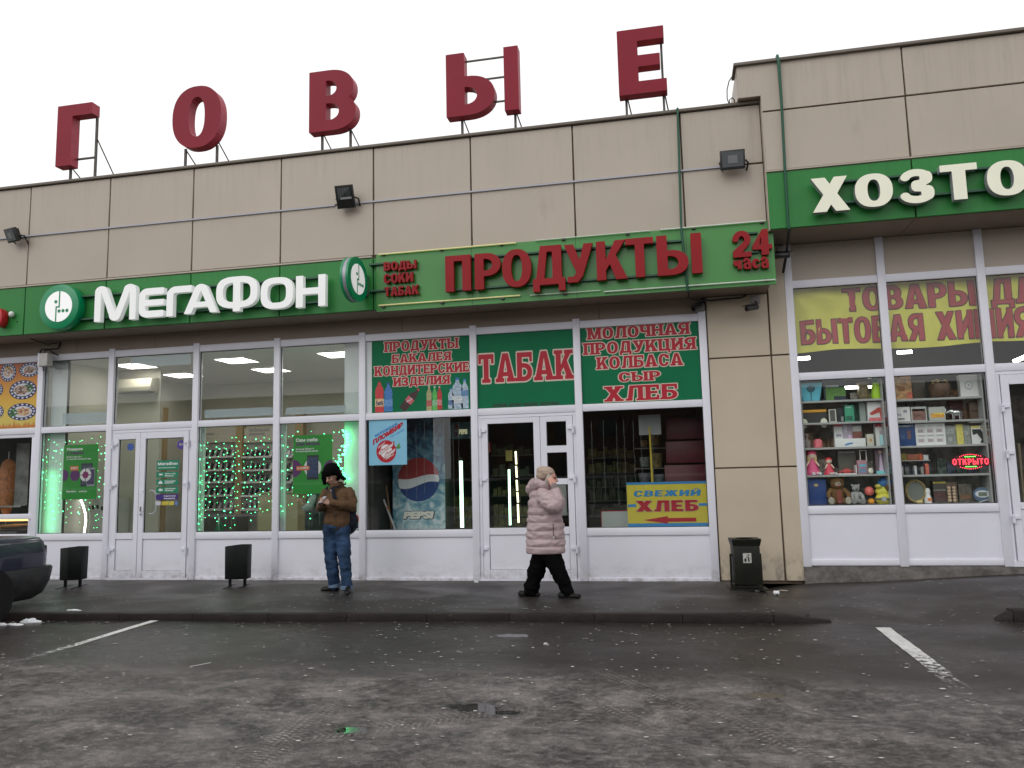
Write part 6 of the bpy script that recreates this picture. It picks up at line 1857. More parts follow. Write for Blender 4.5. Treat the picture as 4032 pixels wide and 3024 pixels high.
T = thing('serving_hatch', 'pale framed cash hatch with a small sill seen through the narrow door leaf', 'hatch', ((x0+x1)/2, .9, z0))
mb = MB(); rect_frame(mb, x0-.15, x1-.02, z0+.25, z1, [(x0, x1-.12, z0+.38, z1-.10)], .9, .95); mb.build('frame', M_STAND, T)
bx('sill', M_STAND, T, x0-.15, x1, .8, 1.0, z0+.21, z0+.245)
# right grocery window
x0, x1, z0, z1 = Ub(2515, 2602, 1633, 1712, .5)
T = thing('paper_sheet', 'grey white paper sheet hanging high in the right grocery window', 'paper', ((x0+x1)/2, .5, z0)); flat('sheet', mat('grey white paper', (.36, .37, .38), .6), T, x0, x1, z0, z1, .5, .003)
T = thing('broom_stick', 'yellow stick standing behind the yellow bread sign', 'stick', (U(2569, 1900, .4)[0], .4, 1))
p, q = U(2557, 1680, .4), U(2570, 1905, .4); MB().tube([(p[0], .4, p[1]), (q[0], .4, q[1]-.3)], [.014, .022], 10).build('stick', mat('yellow stick', (.52, .38, .04), .45), T)
T = thing('display_rack', 'dark red metal shelf panels at the right side of the right grocery window', 'rack', (U(2700, 1800, .8)[0], .8, 1))
for (a, b_) in ((1643, 1728), (1736, 1822), (1830, 2085)):
    x0, x1, z0, z1 = Ub(2622, 2790, a, b_, .8); bx('rack_panel', mat('dark red metal', (.11, .012, .022), .45, noise=(5, .2)), T, x0, x1, .8, .84, z0, z1, bevel=.006)
T = thing('bread_rack', 'dim rack with baskets of bread and bags behind the yellow stick', 'rack', (U(2570, 1800, 1.2)[0], 1.2, 1))
for (px, py, rx, h, c) in ((2536, 1760, 15, 26, (.20, .13, .06)), (2580, 1755, 22, 50, (.16, .11, .04)), (2540, 1838, 22, 38, (.16, .17, .16)), (2590, 1840, 22, 56, (.20, .15, .05)), (2540, 1898, 26, 36, (.12, .13, .15)), (2600, 1898, 26, 30, (.14, .15, .17))):
    x, z = U(px, py, 1.2); R_ = abs(U(px+rx, py, 1.2)[0]-x); H = U(px, py-h, 1.2)[1]-z
    MB().lathe((x, 1.2, z), [(R_*.75, 0), (R_, H*.7), (R_*.96, H), (.01, H*.95)], 12).build('basket', mat('basket '+str(c), c, .6, noise=(20, .5)), T, smooth=True)
for py in (1763, 1842, 1900):
    z = U(2570, py, 1.2)[1]; bx('shelf_board', mat('dim shelf board', (.1, .1, .1), .6), T, U(2500, py, 1.2)[0], U(2630, py, 1.2)[0], 1.05, 1.4, z-.02, z)
x0, x1, z0, z1 = Ub(2470, 2787, 1897, 2081, .06)
T = thing('bread_sign', 'yellow and blue board for fresh bread with a red arrow pointing left', 'sign', ((x0+x1)/2, .06, z0))
M_YEL = mat('yellow board print', (.60, .50, .05), .4, noise=(3, .06)); M_CY = mat('blue board print', (.03, .22, .50), .4)
flat('board', M_YEL, T, x0, x1, z0, z1, .06, .008)
h = z1-z0; w = x1-x0; y_ = .057
flat('top_band', M_CY, T, x0, x1, z1-h*.05, z1, y_, .0015); flat('bottom_band', M_CY, T, x0, x1, z0, z0+h*.115, y_, .0015)
flat('dash', M_CY, T, x0+.01, x0+w*.11, z0+h*.47, z0+h*.53, y_, .0015); flat('dash', M_CY, T, x0+w*.89, x1-.01, z0+h*.47, z0+h*.53, y_, .0015)
o = word_mb('СВЕЖИЙ', x0+w*.08, x0+w*.91, z0+h*.69, z0+h*.82, y_-.001, y_+.001, 'sans', 34, 0, .12, slant=.2).build('lettering', M_CY, T); o['kind'] = 'stuff'
o = word_mb('ХЛЕБ', x0+w*.115, x0+w*.885, z0+h*.37, z0+h*.60, y_-.003, y_-.001, 'sans', 40, .035, .12, slant=.0).build('lettering_outline', mat('pinkish outline', (.45, .30, .28), .5), T); o['kind'] = 'stuff'
o = word_mb('ХЛЕБ', x0+w*.115, x0+w*.885, z0+h*.37, z0+h*.60, y_-.005, y_-.0035, 'sans', 40, 0, .12).build('lettering', M_REDP, T); o['kind'] = 'stuff'
ar = [(x0+w*.20, z0+h*.185), (x0+w*.50, z0+h*.265), (x0+w*.50, z0+h*.225), (x0+w*.85, z0+h*.225), (x0+w*.85, z0+h*.145), (x0+w*.50, z0+h*.145), (x0+w*.50, z0+h*.105)]
MB().prism(ar, y_-.003, y_).build('arrow', M_REDP, T)
x0, x1, z0, z1 = Ub(2367, 2478, 2010, 2085, .35)
T = thing('whiteboard', 'white panel with a red rim standing left of the yellow bread sign', 'panel', ((x0+x1)/2, .35, z0))
flat('face', mat('whitish panel', (.46, .50, .48), .5), T, x0+.01, x1, z0, z1-.012, .35, .02); flat('rim', M_REDP, T, x0, x1, z1-.012, z1, .345, .03); flat('rim', M_REDP, T, x0, x0+.01, z0, z1-.012, .345, .03)
curtain(1560, 1870, 1650, 2085, 9, 14, 'unlit string lights hanging across the drinks fridge window', 31, lit=False)
curtain(2325, 2600, 1650, 2060, 7, 14, 'unlit string lights hanging in the right grocery window', 32, lit=False)

# ---------------------------------------------------------------- household goods shop
YH = .22
M_SHB = mat('pale shelf edge', (.45, .46, .46), .4)
S1 = (1574.5, 1661, 1760, 1868.5); S2 = (1566, 1654.5, 1752, 1867)
def shelf_unit(i, pxc, rows, label):
    x0, x1 = RX[i]+W2+.02, RX[i+1]-W2-.02
    T = thing('display_shelf', label, 'shelf', ((x0+x1)/2, YH, RS))
    zs_ = []
    for py in rows:
        z = U(pxc, py, .12)[1]; zs_.append(z)
        bx('shelf_board', M_SHB, T, x0, x1, .10, .46, z-.028, z)
    for x in (x0, x1-.02):
        bx('side_post', M_SHB, T, x, x+.02, .09, .47, RS+.06, RT-.06)
    zs_.append(RS+.062)
    bx('base_board', M_SHB, T, x0+.02, x1-.02, .10, .46, RS+.03, RS+.06)
    return T, zs_
TS1, Z1 = shelf_unit(0, 3320, S1, 'glass-front display shelf left of the second right-hand mullion, toys on its lowest board')
TS2, Z2 = shelf_unit(1, 3700, S2, 'display shelf with the red glowing open sign')
def cm(c, n=None):
    b = tuple(min(.88, x*1.9+.012) for x in c)
    return mat('goods %s %s' % (c, n), b, .45, noise=n)
def item(name, label, cat, px0, px1, pyt, zb, Y=YH, group=None):
    """bounds of a goods item on its shelf"""
    x0 = U(px0, pyt+20, Y)[0]; x1 = U(px1, pyt+20, Y)[0]; z1 = U((px0+px1)/2, pyt, Y)[1]
    T = thing(name, label, cat, ((x0+x1)/2, Y, zb), group)
    return T, x0, x1, z1
def carton(label, px0, px1, pyt, zb, c, marks=(), Y=YH, d=.12, n=None, name='carton', cat='box'):
    T, x0, x1, z1 = item(name, label, cat, px0, px1, pyt, zb, Y)
    bx('box_body', cm(c, n), T, x0, x1, Y-.02, Y-.02+d, zb, z1, bevel=.004)
    w, h = x1-x0, z1-zb
    for k, (a, b, cc, dd, mc) in enumerate(marks):
        flat('print', cm(mc, (40, .3)), T, x0+w*a, x0+w*b, zb+h*cc, zb+h*dd, Y-.022-.0012*k, .001)
    return T, x0, x1, z1
WH = (.55, .55, .55)
z = Z1[0]
T, x0, x1, z1 = item('plant_pot', 'light blue flared pot printed with a dark tree on the top shelf', 'pot', 3143, 3236, 1510, z)
mb = MB(); mb.add([(x0+.05, YH-.04, z), (x1-.05, YH-.04, z), (x1-.05, YH+.1, z), (x0+.05, YH+.1, z), (x0, YH-.08, z1), (x1, YH-.08, z1), (x1, YH+.15, z1), (x0, YH+.15, z1)], [(0, 3, 2, 1), (4, 5, 6, 7), (0, 1, 5, 4), (1, 2, 6, 5), (2, 3, 7, 6), (3, 0, 4, 7)]); mb.build('pot_body', cm((.10, .36, .50)), T, bevel=.01)
mb = MB(); c_ = (x0+x1)/2; mb.sphere((c_, YH-.075, z+.19), (.06, .012, .05), 10, 6); mb.tube([(c_, YH-.045, z+.01), (c_, YH-.07, z+.16)], .006, 5); mb.build('tree_print', cm((.04, .09, .12)), T)
carton('black and green garden product box on the top shelf', 3240, 3326, 1494, z, (.02, .025, .03), ((0.1, 1, 0, .62, (.07, .16, .035)), (.45, 1, 0, .2, (.01, .015, .03)), (.1, .7, .64, .72, (.3, .3, .32))))
carton('brownish narrow box between the lit lamp and the lime bottle', 3381, 3418, 1505, z, (.10, .075, .04), ((.2, .8, .2, .7, (.16, .12, .07)),), Y=.30)
T, x0, x1, z1 = item('sprayer_bottle', 'lime green garden sprayer bottle with a dark green pump top', 'bottle', 3430, 3466, 1506, z)
c_ = (x0+x1)/2; w_ = (x1-x0)/2; H = z1-z
MB().lathe((c_, YH, z), [(w_*.9, 0), (w_, .02), (w_, H*.45), (w_*.92, H*.55), (w_, H*.65), (w_*.8, H*.85), (w_*.4, H), (.001, H)], 18).build('bottle_body', cm((.28, .75, .03)), T, smooth=True)
MB().lathe((c_, YH, z1), [(w_*.6, 0), (w_*.55, .05), (w_*.25, .07), (.001, .075)], 14).build('pump', cm((.01, .08, .03)), T); MB().obox((c_-.01, YH, z1+.075), (.17, .03, .02)).build('pump_handle', cm((.01, .08, .03)), T)
p, q = U(3325, 1526, .45), U(3392, 1524, .45)
T = thing('light_tube', 'bright white tube lamp glowing behind the top shelf goods', 'lamp', (p[0], .45, p[1]))
M_TUBEH = mat('lit shop tube', (1, 1, .95), .4, emit=22.0, ecol=(1, .98, .88))
MB().tube([(p[0], .47, p[1]), (q[0], .47, q[1])], .021, 10).build('glowing_tube', M_TUBEH, T, smooth=True)
p, q = U(3408, 1523, .45), U(3434, 1522, .45); MB().tube([(p[0], .47, p[1]), (q[0], .47, q[1])], .019, 10).build('glowing_tube', M_TUBEH, T, smooth=True)
z = Z1[1]
T, x0, x1, z1 = item('toolbox', 'black toolbox with a wide orange handle bar on the second shelf', 'toolbox', 3151, 3254, 1614, z)
bx('case', cm((.02, .02, .02)), T, x0, x1, YH-.02, YH+.12, z, z1-.03); bx('handle', cm((.60, .22, .02)), T, x0, x1, YH-.03, YH+.03, z1-.04, z1, bevel=.006)
for xx in (x0+.045, x1-.045): MB().disc((xx, z+.0), .05, .07, YH-.025, YH-.02, 20).build('round_print', cm((.42, .42, .34)), T)
T, x0, x1, z1 = item('picture_frame', 'narrow white picture frame standing beside the toolbox', 'frame', 3262, 3291, 1612, z)
mb = MB(); rect_frame(mb, x0, x1, z, z1, [(x0+.014, x1-.014, z+.014, z1-.014)], YH-.03, YH-.01); mb.build('frame_rim', cm((.40, .38, .34)), T); flat('picture', cm((.06, .06, .06)), T, x0+.014, x1-.014, z+.014, z1-.014, YH-.015, .003)
carton('black case between the picture frame and the green bag', 3292, 3324, 1606, z, (.015, .017, .02), ((.55, .85, .1, .4, (.2, .22, .22)),), Y=.27, name='case', cat='case')
carton('translucent green bag on the second shelf', 3325, 3361, 1595, z, (.03, .22, .13), ((.1, .7, .82, .9, (.25, .4, .35)), (.1, .8, .1, .35, (.01, .07, .05))), name='gift_bag', cat='bag')
carton('dark green tall box behind the green bag', 3345, 3382, 1583, z, (.012, .05, .04), (), Y=.36)
carton('grey tall can shaped box on the second shelf', 3382, 3406, 1584, z, (.20, .23, .22), (), Y=.29)
T, x0, x1, z1 = carton('white hairdryer box with red flowers and a red dryer picture', 3414, 3491, 1581, z, WH, ((0, 1, 0, .06, (.45, .02, .03)), (.05, .95, .06, .18, (.42, .12, .14))))
MB().prism([(x0+.02, z1-.17), (x0+.14, z1-.09), (x0+.20, z1-.09), (x0+.21, z1-.13), (x0+.19, z1-.15), (x0+.205, z1-.25), (x0+.17, z1-.25), (x0+.155, z1-.16), (x0+.05, z1-.20)], YH-.026, YH-.025).build('print', cm((.30, .04, .03)), T)
mb = MB(); mb.box(x1-.065, x1-.035, YH-.027, YH-.026, z+.08, z+.20); mb.disc((x1-.05, z+.23), .02, .025, YH-.027, YH-.026, 12); mb.build('print', cm((.45, .15, .12)), T)
z = Z1[2]
def jar(label, px0, px1, pyt, zb, c, prof=None, Y=YH, name='jar', cat='jar', n=16):
    T, x0, x1, z1 = item(name, label, cat, px0, px1, pyt, zb, Y)
    w_ = (x1-x0)/2; H = z1-zb; prof = prof or [(.8, 0), (1, .05), (1, .8), (.7, .92), (.7, 1), (.01, 1)]
    MB().lathe(((x0+x1)/2, Y, zb), [(a*w_, b*H) for a, b in prof], n).build('vessel', cm(c, (14, .25)), T, smooth=True)
    return T, x0, x1, z1
jar('clear soap dispenser with a silver pump on the third shelf', 3166, 3190, 1708, z, (.16, .14, .13), [(.9, 0), (1, .05), (1, .5), (.3, .6), (.25, .85), (.5, .87), (.5, .95), (.01, 1)])
jar('pink tumbler on the third shelf', 3203, 3238, 1729, z, (.42, .09, .11))
T, x0, x1, z1 = item('round_mirror', 'round tabletop mirror on a thin stand behind the pink tumbler', 'mirror', 3228, 3272, 1680, z, .32)
MB().disc(((x0+x1)/2, z1-.10), .085, .10, .31, .32, 28).build('mirror_face', mat('dim mirror', (.10, .10, .09), .1, .6), T); MB().tube([((x0+x1)/2, .315, z), ((x0+x1)/2, .315, z1-.2)], .01, 6).build('stand', M_STEEL, T)
carton('white box with red top and bottom bands on the third shelf', 3282, 3316, 1668, z, WH, ((0, 1, .88, 1, (.42, .06, .07)), (0, 1, 0, .2, (.45, .07, .08)), (.2, .8, .45, .55, (.2, .2, .25))), Y=.30)
carton('purplish grey box beside the box with red bands', 3316, 3352, 1664, z, (.28, .24, .30), ((.1, .5, .6, .9, (.38, .35, .40)), (.6, .95, .2, .5, (.4, .3, .42))), Y=.31)
carton('small white box with a brownish red picture', 3354, 3391, 1675, z, WH, ((.02, .98, 0, .72, (.17, .06, .05)),), Y=.33)
T, x0, x1, z1 = carton('long low white box with a blue swirl on the third shelf', 3287, 3408, 1727, z, (.52, .54, .55), ())
MB().prism([(x0+.14, z+.02), (x0+.24, z+.045), (x0+.25, z+.065), (x0+.17, z+.055), (x0+.13, z+.035)], YH-.023, YH-.022).build('print', cm((.04, .16, .34)), T)
carton('small grey box with an amber round print', 3413, 3440, 1709, z, (.34, .33, .28), ((.35, .7, .4, .6, (.35, .18, .04)),))
T, x0, x1, z1 = carton('white appliance box with a dark red top strip on the third shelf', 3445, 3505, 1668, z, (.50, .50, .50), ((0, 1, .86, 1, (.28, .02, .03)), (.25, .7, .35, .7, (.30, .24, .26))), Y=.26)
MB().obox((x0+.07, YH-.0, z+.09), (.05, .02, .15)).build('brush_card', cm((.25, .42, .60)), T)
z = Z1[3]
def doll(label, pxc, pyt, zb, h, dress, hat, hair, seated=True, px1=None, Y=YH):
    x, z1 = U(pxc, pyt, Y); T = thing('doll', label, 'doll', (x, Y, zb)); H = z1-zb; sk = cm((.55, .35, .28))
    r_ = H*.17
    MB().sphere((x, Y, zb+H*.78), (r_, r_, r_*1.1), 12, 8).build('head', sk, T, smooth=True)
    if hat: MB().sphere((x, Y+.01, zb+H*.86), (r_*1.15, r_*1.15, r_*.8), 12, 8).build('hat', cm(hat), T, smooth=True)
    if hair:
        mb = MB(); mb.sphere((x-r_*.7, Y-.01, zb+H*.66), (r_*.45, r_*.5, r_*1.2), 8, 6); mb.sphere((x+r_*.7, Y-.01, zb+H*.66), (r_*.45, r_*.5, r_*1.2), 8, 6); mb.build('hair', cm(hair), T, smooth=True)
    MB().lathe((x, Y+.01, zb), [(H*.30, 0), (H*.28, H*.12), (H*.14, H*.5), (H*.10, H*.64), (.01, H*.66)], 14).build('dress', cm(dress), T, smooth=True)
    for s in (-1, 1):
        MB().tube([(x+s*H*.10, Y-.01, zb+H*.58), (x+s*H*.24, Y-.04, zb+H*.36)], [H*.05, H*.035], 7).build('arm', sk, T, smooth=True)
        MB().tube([(x+s*H*.08+.02, Y-.06, zb+H*.08), (x+s*H*.12+.04, Y-.14, zb+H*.06)], [H*.055, H*.06], 7).build('leg', cm((.55, .50, .50)), T, smooth=True)
    return T
doll('bigger doll in a bright pink dress and pink hat sitting on the fourth shelf', 3194, 1772, z, 0, (.55, .06, .16), (.50, .04, .12), (.42, .30, .16))
doll('small baby doll in red with a red cap beside the pink doll', 3262, 1800, z, 0, (.40, .03, .06), (.40, .02, .03), None)
T, x0, x1, z1 = item('toy_car', 'red toy car in an open white carton on the fourth shelf', 'toy', 3298, 3372, 1832, z)
bx('carton_base', cm((.45, .45, .45)), T, x0, x1, YH-.03, YH+.10, z, z+.015); bx('carton_side', cm((.45, .45, .45)), T, x1-.012, x1, YH-.03, YH+.1, z+.015, z1)
MB().prism([(x0+.02, z+.02), (x1-.03, z+.02), (x1-.03, z+.05), (x1-.08, z+.06), (x1-.11, z+.085), (x0+.10, z+.085), (x0+.06, z+.055), (x0+.02, z+.045)], YH-.02, YH+.05).build('car_body', cm((.30, .02, .02)), T, bevel=.005)
for s in (.06, .19): MB().disc((x0+s, z+.03), .017, .017, YH-.024, YH-.019, 12).build('wheel', cm((.01, .01, .01)), T)
carton('dim clear toy box behind the red toy car', 3297, 3368, 1775, z, (.08, .08, .065), ((.05, .95, .9, .97, (.25, .26, .26)),), Y=.36)
T, x0, x1, z1 = item('picture_frame', 'small white frame standing on a pink and blue toy box', 'frame', 3386, 3414, 1772, z)
zm = z+(z1-z)*.52
mb = MB(); rect_frame(mb, x0, x1, zm, z1, [(x0+.012, x1-.012, zm+.012, z1-.012)], YH+.02, YH+.04); mb.build('frame_rim', cm((.40, .40, .38)), T)
carton('little pink and blue toy box under the small white frame', 3375, 3413, 1812, z, (.25, .13, .16), ((.2, .9, .55, .7, (.06, .30, .42)), (.1, .9, .1, .4, (.09, .14, .22))))
T = jar('white ball on the fourth shelf', 3418, 3440, 1843, z, (.50, .46, .38), [(.35, 0), (.8, .15), (1, .5), (.8, .85), (.35, 1), (.01, 1)], name='ball', cat='ball')
T, x0, x1, z1 = carton('pale violet doll box with a doll in a long lilac gown', 3443, 3484, 1760, z, (.10, .07, .09), (), Y=.30, name='doll_box', cat='toy')
MB().prism([(x0+.04, z+.04), (x1-.04, z+.04), (x1-.06, z1-.11), (x0+.065, z1-.11)], .272, .279).build('gown', cm((.40, .33, .44)), T); MB().disc(((x0+x1)/2, z1-.075), .025, .03, .272, .279, 14).build('doll_face', cm((.5, .3, .25)), T)
flat('box_foot', cm((.12, .42, .52)), T, x0, x1, z, z+.04, .270, .004)
T, x0, x1, z1 = carton('light blue doll box at the right end of the fourth shelf', 3487, 3513, 1768, z, (.14, .15, .17), (), Y=.29, name='doll_box', cat='toy')
MB().prism([(x0+.01, z+.05), (x1-.01, z+.05), (x1-.03, z+.16), (x0+.03, z+.16)], .262, .269).build('dress', cm((.22, .36, .48)), T); MB().disc(((x0+x1)/2, z1-.07), .02, .024, .262, .269, 12).build('doll_face', cm((.42, .28, .2)), T)
flat('box_foot', cm((.12, .42, .52)), T, x0, x1, z, z+.035, .260, .004)
z = Z1[4]
T, x0, x1, z1 = carton('dark blue letter box with a small brass crest at the lower left', 3173, 3251, 1886, z, (.012, .035, .14), ((0, 1, .86, .98, (.02, .05, .18)),), name='letter_box', cat='box')
MB().disc(((x0+x1)/2, z1-.09), .03, .022, YH-.03, YH-.021, 16).build('crest', cm((.30, .24, .10)), T)
def plush(label, pxc, pyt, zb, fur, pale, W=1.0, mouth=(.35, .02, .02), Y=YH, ribbon=None):
    x, z1 = U(pxc, pyt, Y); H = z1-zb; T = thing('teddy_bear', label, 'plush toy', (x, Y, zb)); fm = mat('plush %s' % (fur,), fur, .95, noise=(60, .25), bump=(90, 1.0)); pm = mat('plush %s' % (pale,), pale, .95, noise=(60, .2), bump=(90, 1.0))
    hr = H*.24*W
    mb = MB(); mb.sphere((x, Y+.02, zb+H*.33), (H*.24*W, H*.2, H*.33), 16, 10); mb.build('body', fm, T, smooth=True)
    mb = MB(); mb.sphere((x, Y-.0, zb+H*.74), (hr, hr*.9, hr), 16, 10)
    for s in (-1, 1): mb.sphere((x+s*hr*.85, Y+.01, zb+H*.74+hr*.8), (hr*.35, hr*.2, hr*.35), 10, 6)
    mb.build('head', fm, T, smooth=True)
    MB().sphere((x, Y-hr*.75, zb+H*.70), (hr*.45, hr*.35, hr*.36), 12, 8).build('muzzle', pm, T, smooth=True)
    MB().sphere((x, Y-hr*1.08, zb+H*.74), (hr*.12, hr*.08, hr*.09), 8, 6).build('nose', M_BLACK, T, smooth=True)
    for s in (-1, 1): MB().sphere((x+s*hr*.38, Y-hr*.82, zb+H*.80), hr*.08, 8, 6).build('eye', M_BLACK, T, smooth=True)
    if mouth: MB().sphere((x, Y-hr*1.0, zb+H*.645), (hr*.20, hr*.08, hr*.10), 8, 6).build('mouth', cm(mouth), T)
    for s in (-1, 1):
        MB().tube([(x+s*H*.2*W, Y, zb+H*.52), (x+s*H*.33*W, Y-.05, zb+H*.36), (x+s*H*.32*W, Y-.09, zb+H*.22)], [H*.08, H*.085, H*.07], 10).build('arm', fm, T, smooth=True)
        MB().tube([(x+s*H*.14*W, Y-.02, zb+H*.12), (x+s*H*.26*W, Y-.12, zb+H*.13)], [H*.11, H*.12], 10).build('leg', fm, T, smooth=True)
        MB().sphere((x+s*H*.28*W, Y-.14, zb+H*.14), (H*.105, H*.04, H*.13), 12, 8).build('foot_sole', pm, T, smooth=True)
    if ribbon: MB().prism([(x-.03, zb+H*.5), (x+.03, zb+H*.5), (x+.045, zb+.02), (x-.02, zb+.02)], Y-H*.19, Y-H*.17).build('ribbon', cm(ribbon), T)
plush('brown teddy bear with white soles and an open red mouth on the lowest shelf', 3293, 1873, z, (.26, .14, .06), (.50, .47, .38), 1.0, ribbon=(.14, .03, .02))
plush('slim white plush animal with a grey belly beside the brown teddy', 3368, 1900, z, (.50, .50, .50), (.30, .30, .30), .72, mouth=(.02, .02, .02))
jar('pink round toy head with two dark eyes on the lowest shelf', 3404, 3441, 1917, U(3422, 1951, YH)[1], (.45, .09, .08), [(.35, 0), (.8, .12), (1, .45), (.9, .8), (.45, 1), (.01, 1)], name='toy_ball', cat='ball')
jar('bright orange ball below the pink toy head', 3417, 3446, 1963, z, (.85, .19, .01), [(.35, 0), (.8, .12), (1, .45), (.85, .8), (.4, 1), (.01, 1)], name='toy_ball', cat='ball')
T = thing('plush_cushion', 'heap of yellow and blue plush cushions with a round grey buckle at the right end', 'plush toy', (U(3478, 1950, YH)[0], YH, z))
for (a, b_, rx, ry, c, dy) in ((3480, 1963, 34, 26, (.42, .40, .05), 0), (3478, 1935, 32, 20, (.44, .42, .06), .02), (3488, 1902, 32, 22, (.03, .11, .30), .06), (3455, 1914, 11, 8, (.44, .42, .08), -.02), (3498, 1922, 18, 17, (.07, .04, .02), -.03)):
    x, zz = U(a, b_, YH); R1 = abs(U(a+rx, b_, YH)[0]-x); R2 = abs(U(a, b_+ry, YH)[1]-zz); MB().sphere((x, YH+dy, zz), (R1, .09, R2), 14, 9).build('cushion', cm(c, (30, .15)), T, smooth=True)
x, zz = U(3473, 1964, YH); MB().disc((x, zz), .035, .035, YH-.12, YH-.095, 18).build('buckle', cm((.25, .25, .27)), T); MB().box(x-.12, x+.12, YH-.105, YH-.09, zz-.01, zz+.01).build('strap', cm((.03, .03, .05)), T)

z = Z2[0]
carton('brown patterned wooden board at the left of the top right-hand shelf', 3519, 3586, 1481, z, (.34, .20, .10), ((.2, .6, .35, .55, (.20, .09, .04)), (.7, 1, 0, .3, (.32, .08, .05)), (.1, .4, .6, .9, (.40, .26, .14))), n=(16, .45))
T, x0, x1, z1 = jar('dark brown basket with gold flowers on the top right-hand shelf', 3655, 3742, 1512, z, (.075, .045, .03), [(.5, 0), (.8, .1), (1, .7), (.95, 1), (.01, .95)], name='flower_basket', cat='basket')
mb = MB(); r = random.Random(2)
for k in range(16): mb.sphere((x0+.06+r.random()*.2, YH+r.uniform(-.05, .05), z1+r.uniform(-.01, .07)), (.022, .022, .012), 7, 5)
o = mb.build('gold_flowers', cm((.42, .30, .12), (30, .4)), T); o['kind'] = 'stuff'
MB().sphere((x0+.12, YH-.1, z+.07), (.04, .02, .035), 8, 6).build('white_flower', cm((.3, .32, .33)), T)
carton('dim vase shaped box behind the flower basket', 3590, 3640, 1500, z, (.07, .06, .05), (), Y=.38)
T, x0, x1, z1 = carton('white box with a round grey dial emblem at the right of the top shelf', 3776, 3850, 1476, z, (.56, .58, .58), ())
MB().disc(((x0+x1)/2-.01, z+(z1-z)*.52), .055, .065, YH-.0225, YH-.0215, 28).build('print', cm((.30, .31, .34)), T); MB().disc(((x0+x1)/2-.01, z+(z1-z)*.54), .038, .046, YH-.024, YH-.023, 24).build('print', cm((.55, .56, .56)), T); MB().disc(((x0+x1)/2-.01, z+(z1-z)*.52), .014, .016, YH-.0255, YH-.0245, 14).build('print', cm((.25, .26, .3)), T)
z = Z2[1]
carton('white box with dark oval pictures at the left of the second right-hand shelf', 3522, 3582, 1603, z, (.46, .47, .50), ((.1, .4, .4, .55, (.25, .25, .28)), (.55, .8, .6, .8, (.2, .2, .24)), (0, .6, .15, .24, (.12, .1, .1))))
T, x0, x1, z1 = item('glass_case', 'square glass jar case with brown contents', 'jar', 3585, 3646, 1602, z)
mb = MB(); rect_frame(mb, x0, x1, z, z1, [(x0+.014, x1-.014, z+.014, z1-.03)], YH-.03, YH+.08); mb.build('case_rim', cm((.30, .31, .29)), T); bx('contents', cm((.12, .06, .05), (20, .4)), T, x0+.016, x1-.016, YH-.02, YH+.07, z+.015, z1-.06)
T, x0, x1, z1 = carton('clear glass bowl box with a strip of orange and yellow fruit print', 3656, 3720, 1602, z, (.28, .29, .27), ((.1, .92, .22, .52, (.42, .20, .03)), (.3, .9, .45, .56, (.5, .35, .05))))
def elephant():
    x0 = U(3720, 1630, YH)[0]; x1 = U(3793, 1630, YH)[0]; z = Z2[1]; w = x1-x0
    T = thing('elephant_figurine', 'shiny silver elephant figurine with raised trunk on the second right-hand shelf', 'figurine', ((x0+x1)/2, YH, z))
    m = mat('polished silver', (.75, .76, .76), .12, 1.0)
    mb = MB(); mb.sphere((x0+w*.62, YH, z+.105), (w*.33, .05, .05), 14, 9); mb.sphere((x0+w*.30, YH, z+.125), (w*.13, .04, .035), 12, 8)
    mb.tube([(x0+w*.20, YH, z+.12), (x0+w*.08, YH, z+.105), (x0+w*.03, YH, z+.13), (x0+w*.08, YH, z+.165)], [.018, .014, .01, .008], 8)
    mb.sphere((x0+w*.37, YH-.04, z+.115), (w*.08, .01, .035), 10, 6)
    for a in (.42, .52, .78, .88): mb.tube([(x0+w*a, YH+(-.02 if a in (.42, .78) else .02), z+.09), (x0+w*a, YH+(-.02 if a in (.42, .78) else .02), z+.002)], .016, 8)
    mb.tube([(x0+w*.94, YH, z+.12), (x0+w*.99, YH, z+.06)], .005, 5)
    o = mb.build('body', m, T, smooth=True)
elephant()
carton('stack of dim brown boxes at the right of the second right-hand shelf', 3815, 3868, 1583, z, (.075, .045, .03), ((.1, .9, .45, .52, (.02, .012, .01)),), Y=.30)
carton('dark reddish box behind the silver elephant', 3735, 3790, 1570, z, (.05, .015, .015), (), Y=.40)
carton('dim grey folders behind the second right-hand shelf', 3530, 3640, 1568, z, (.08, .08, .08), ((.3, .35, 0, 1, (.02, .02, .02)), (.6, .65, 0, 1, (.02, .02, .02))), Y=.40)
z = Z2[2]
T, x0, x1, z1 = carton('dark blue appliance box with pale brand lettering on the third right-hand shelf', 3531, 3600, 1668, z, (.012, .04, .13), ((.55, .75, .3, .7, (.10, .05, .05)), (.15, .4, .3, .5, (.03, .07, .16))))
ptext(T, 'SCARLETT', (x0+.02, x1-.02, z1-.05, z1-.025), YH-.027, cm((.42, .46, .52)), .05, 24)
T, x0, x1, z1 = item('spice_box', 'white frame box with six small windows on the third right-hand shelf', 'box', 3601, 3718, 1667, z)
bx('box_body', cm((.60, .58, .60)), T, x0, x1, YH-.01, YH+.06, z, z1)
mb = MB(); w = (x1-x0); h = z1-z
for q in ((x0, x1, z, z+h*.1), (x0, x1, z+h*.47, z+h*.53), (x0, x1, z1-h*.1, z1)): mb.box(q[0], q[1], YH-.03, YH-.0105, q[2], q[3])
for q in (x0, x0+w*.32, x0+w*.62, x1-.028): mb.box(q, q+.028, YH-.029, YH-.0115, z+.001, z1-.001)
mb.build('grid_rim', cm((.62, .61, .65)), T)
for i in range(3):
    for j in range(2): flat('pocket_print', cm((.26, .22, .24)), T, x0+w*(.10+.31*i), x0+w*(.28+.31*i), z+h*(.15+.43*j), z+h*(.30+.43*j), YH-.013, .002)
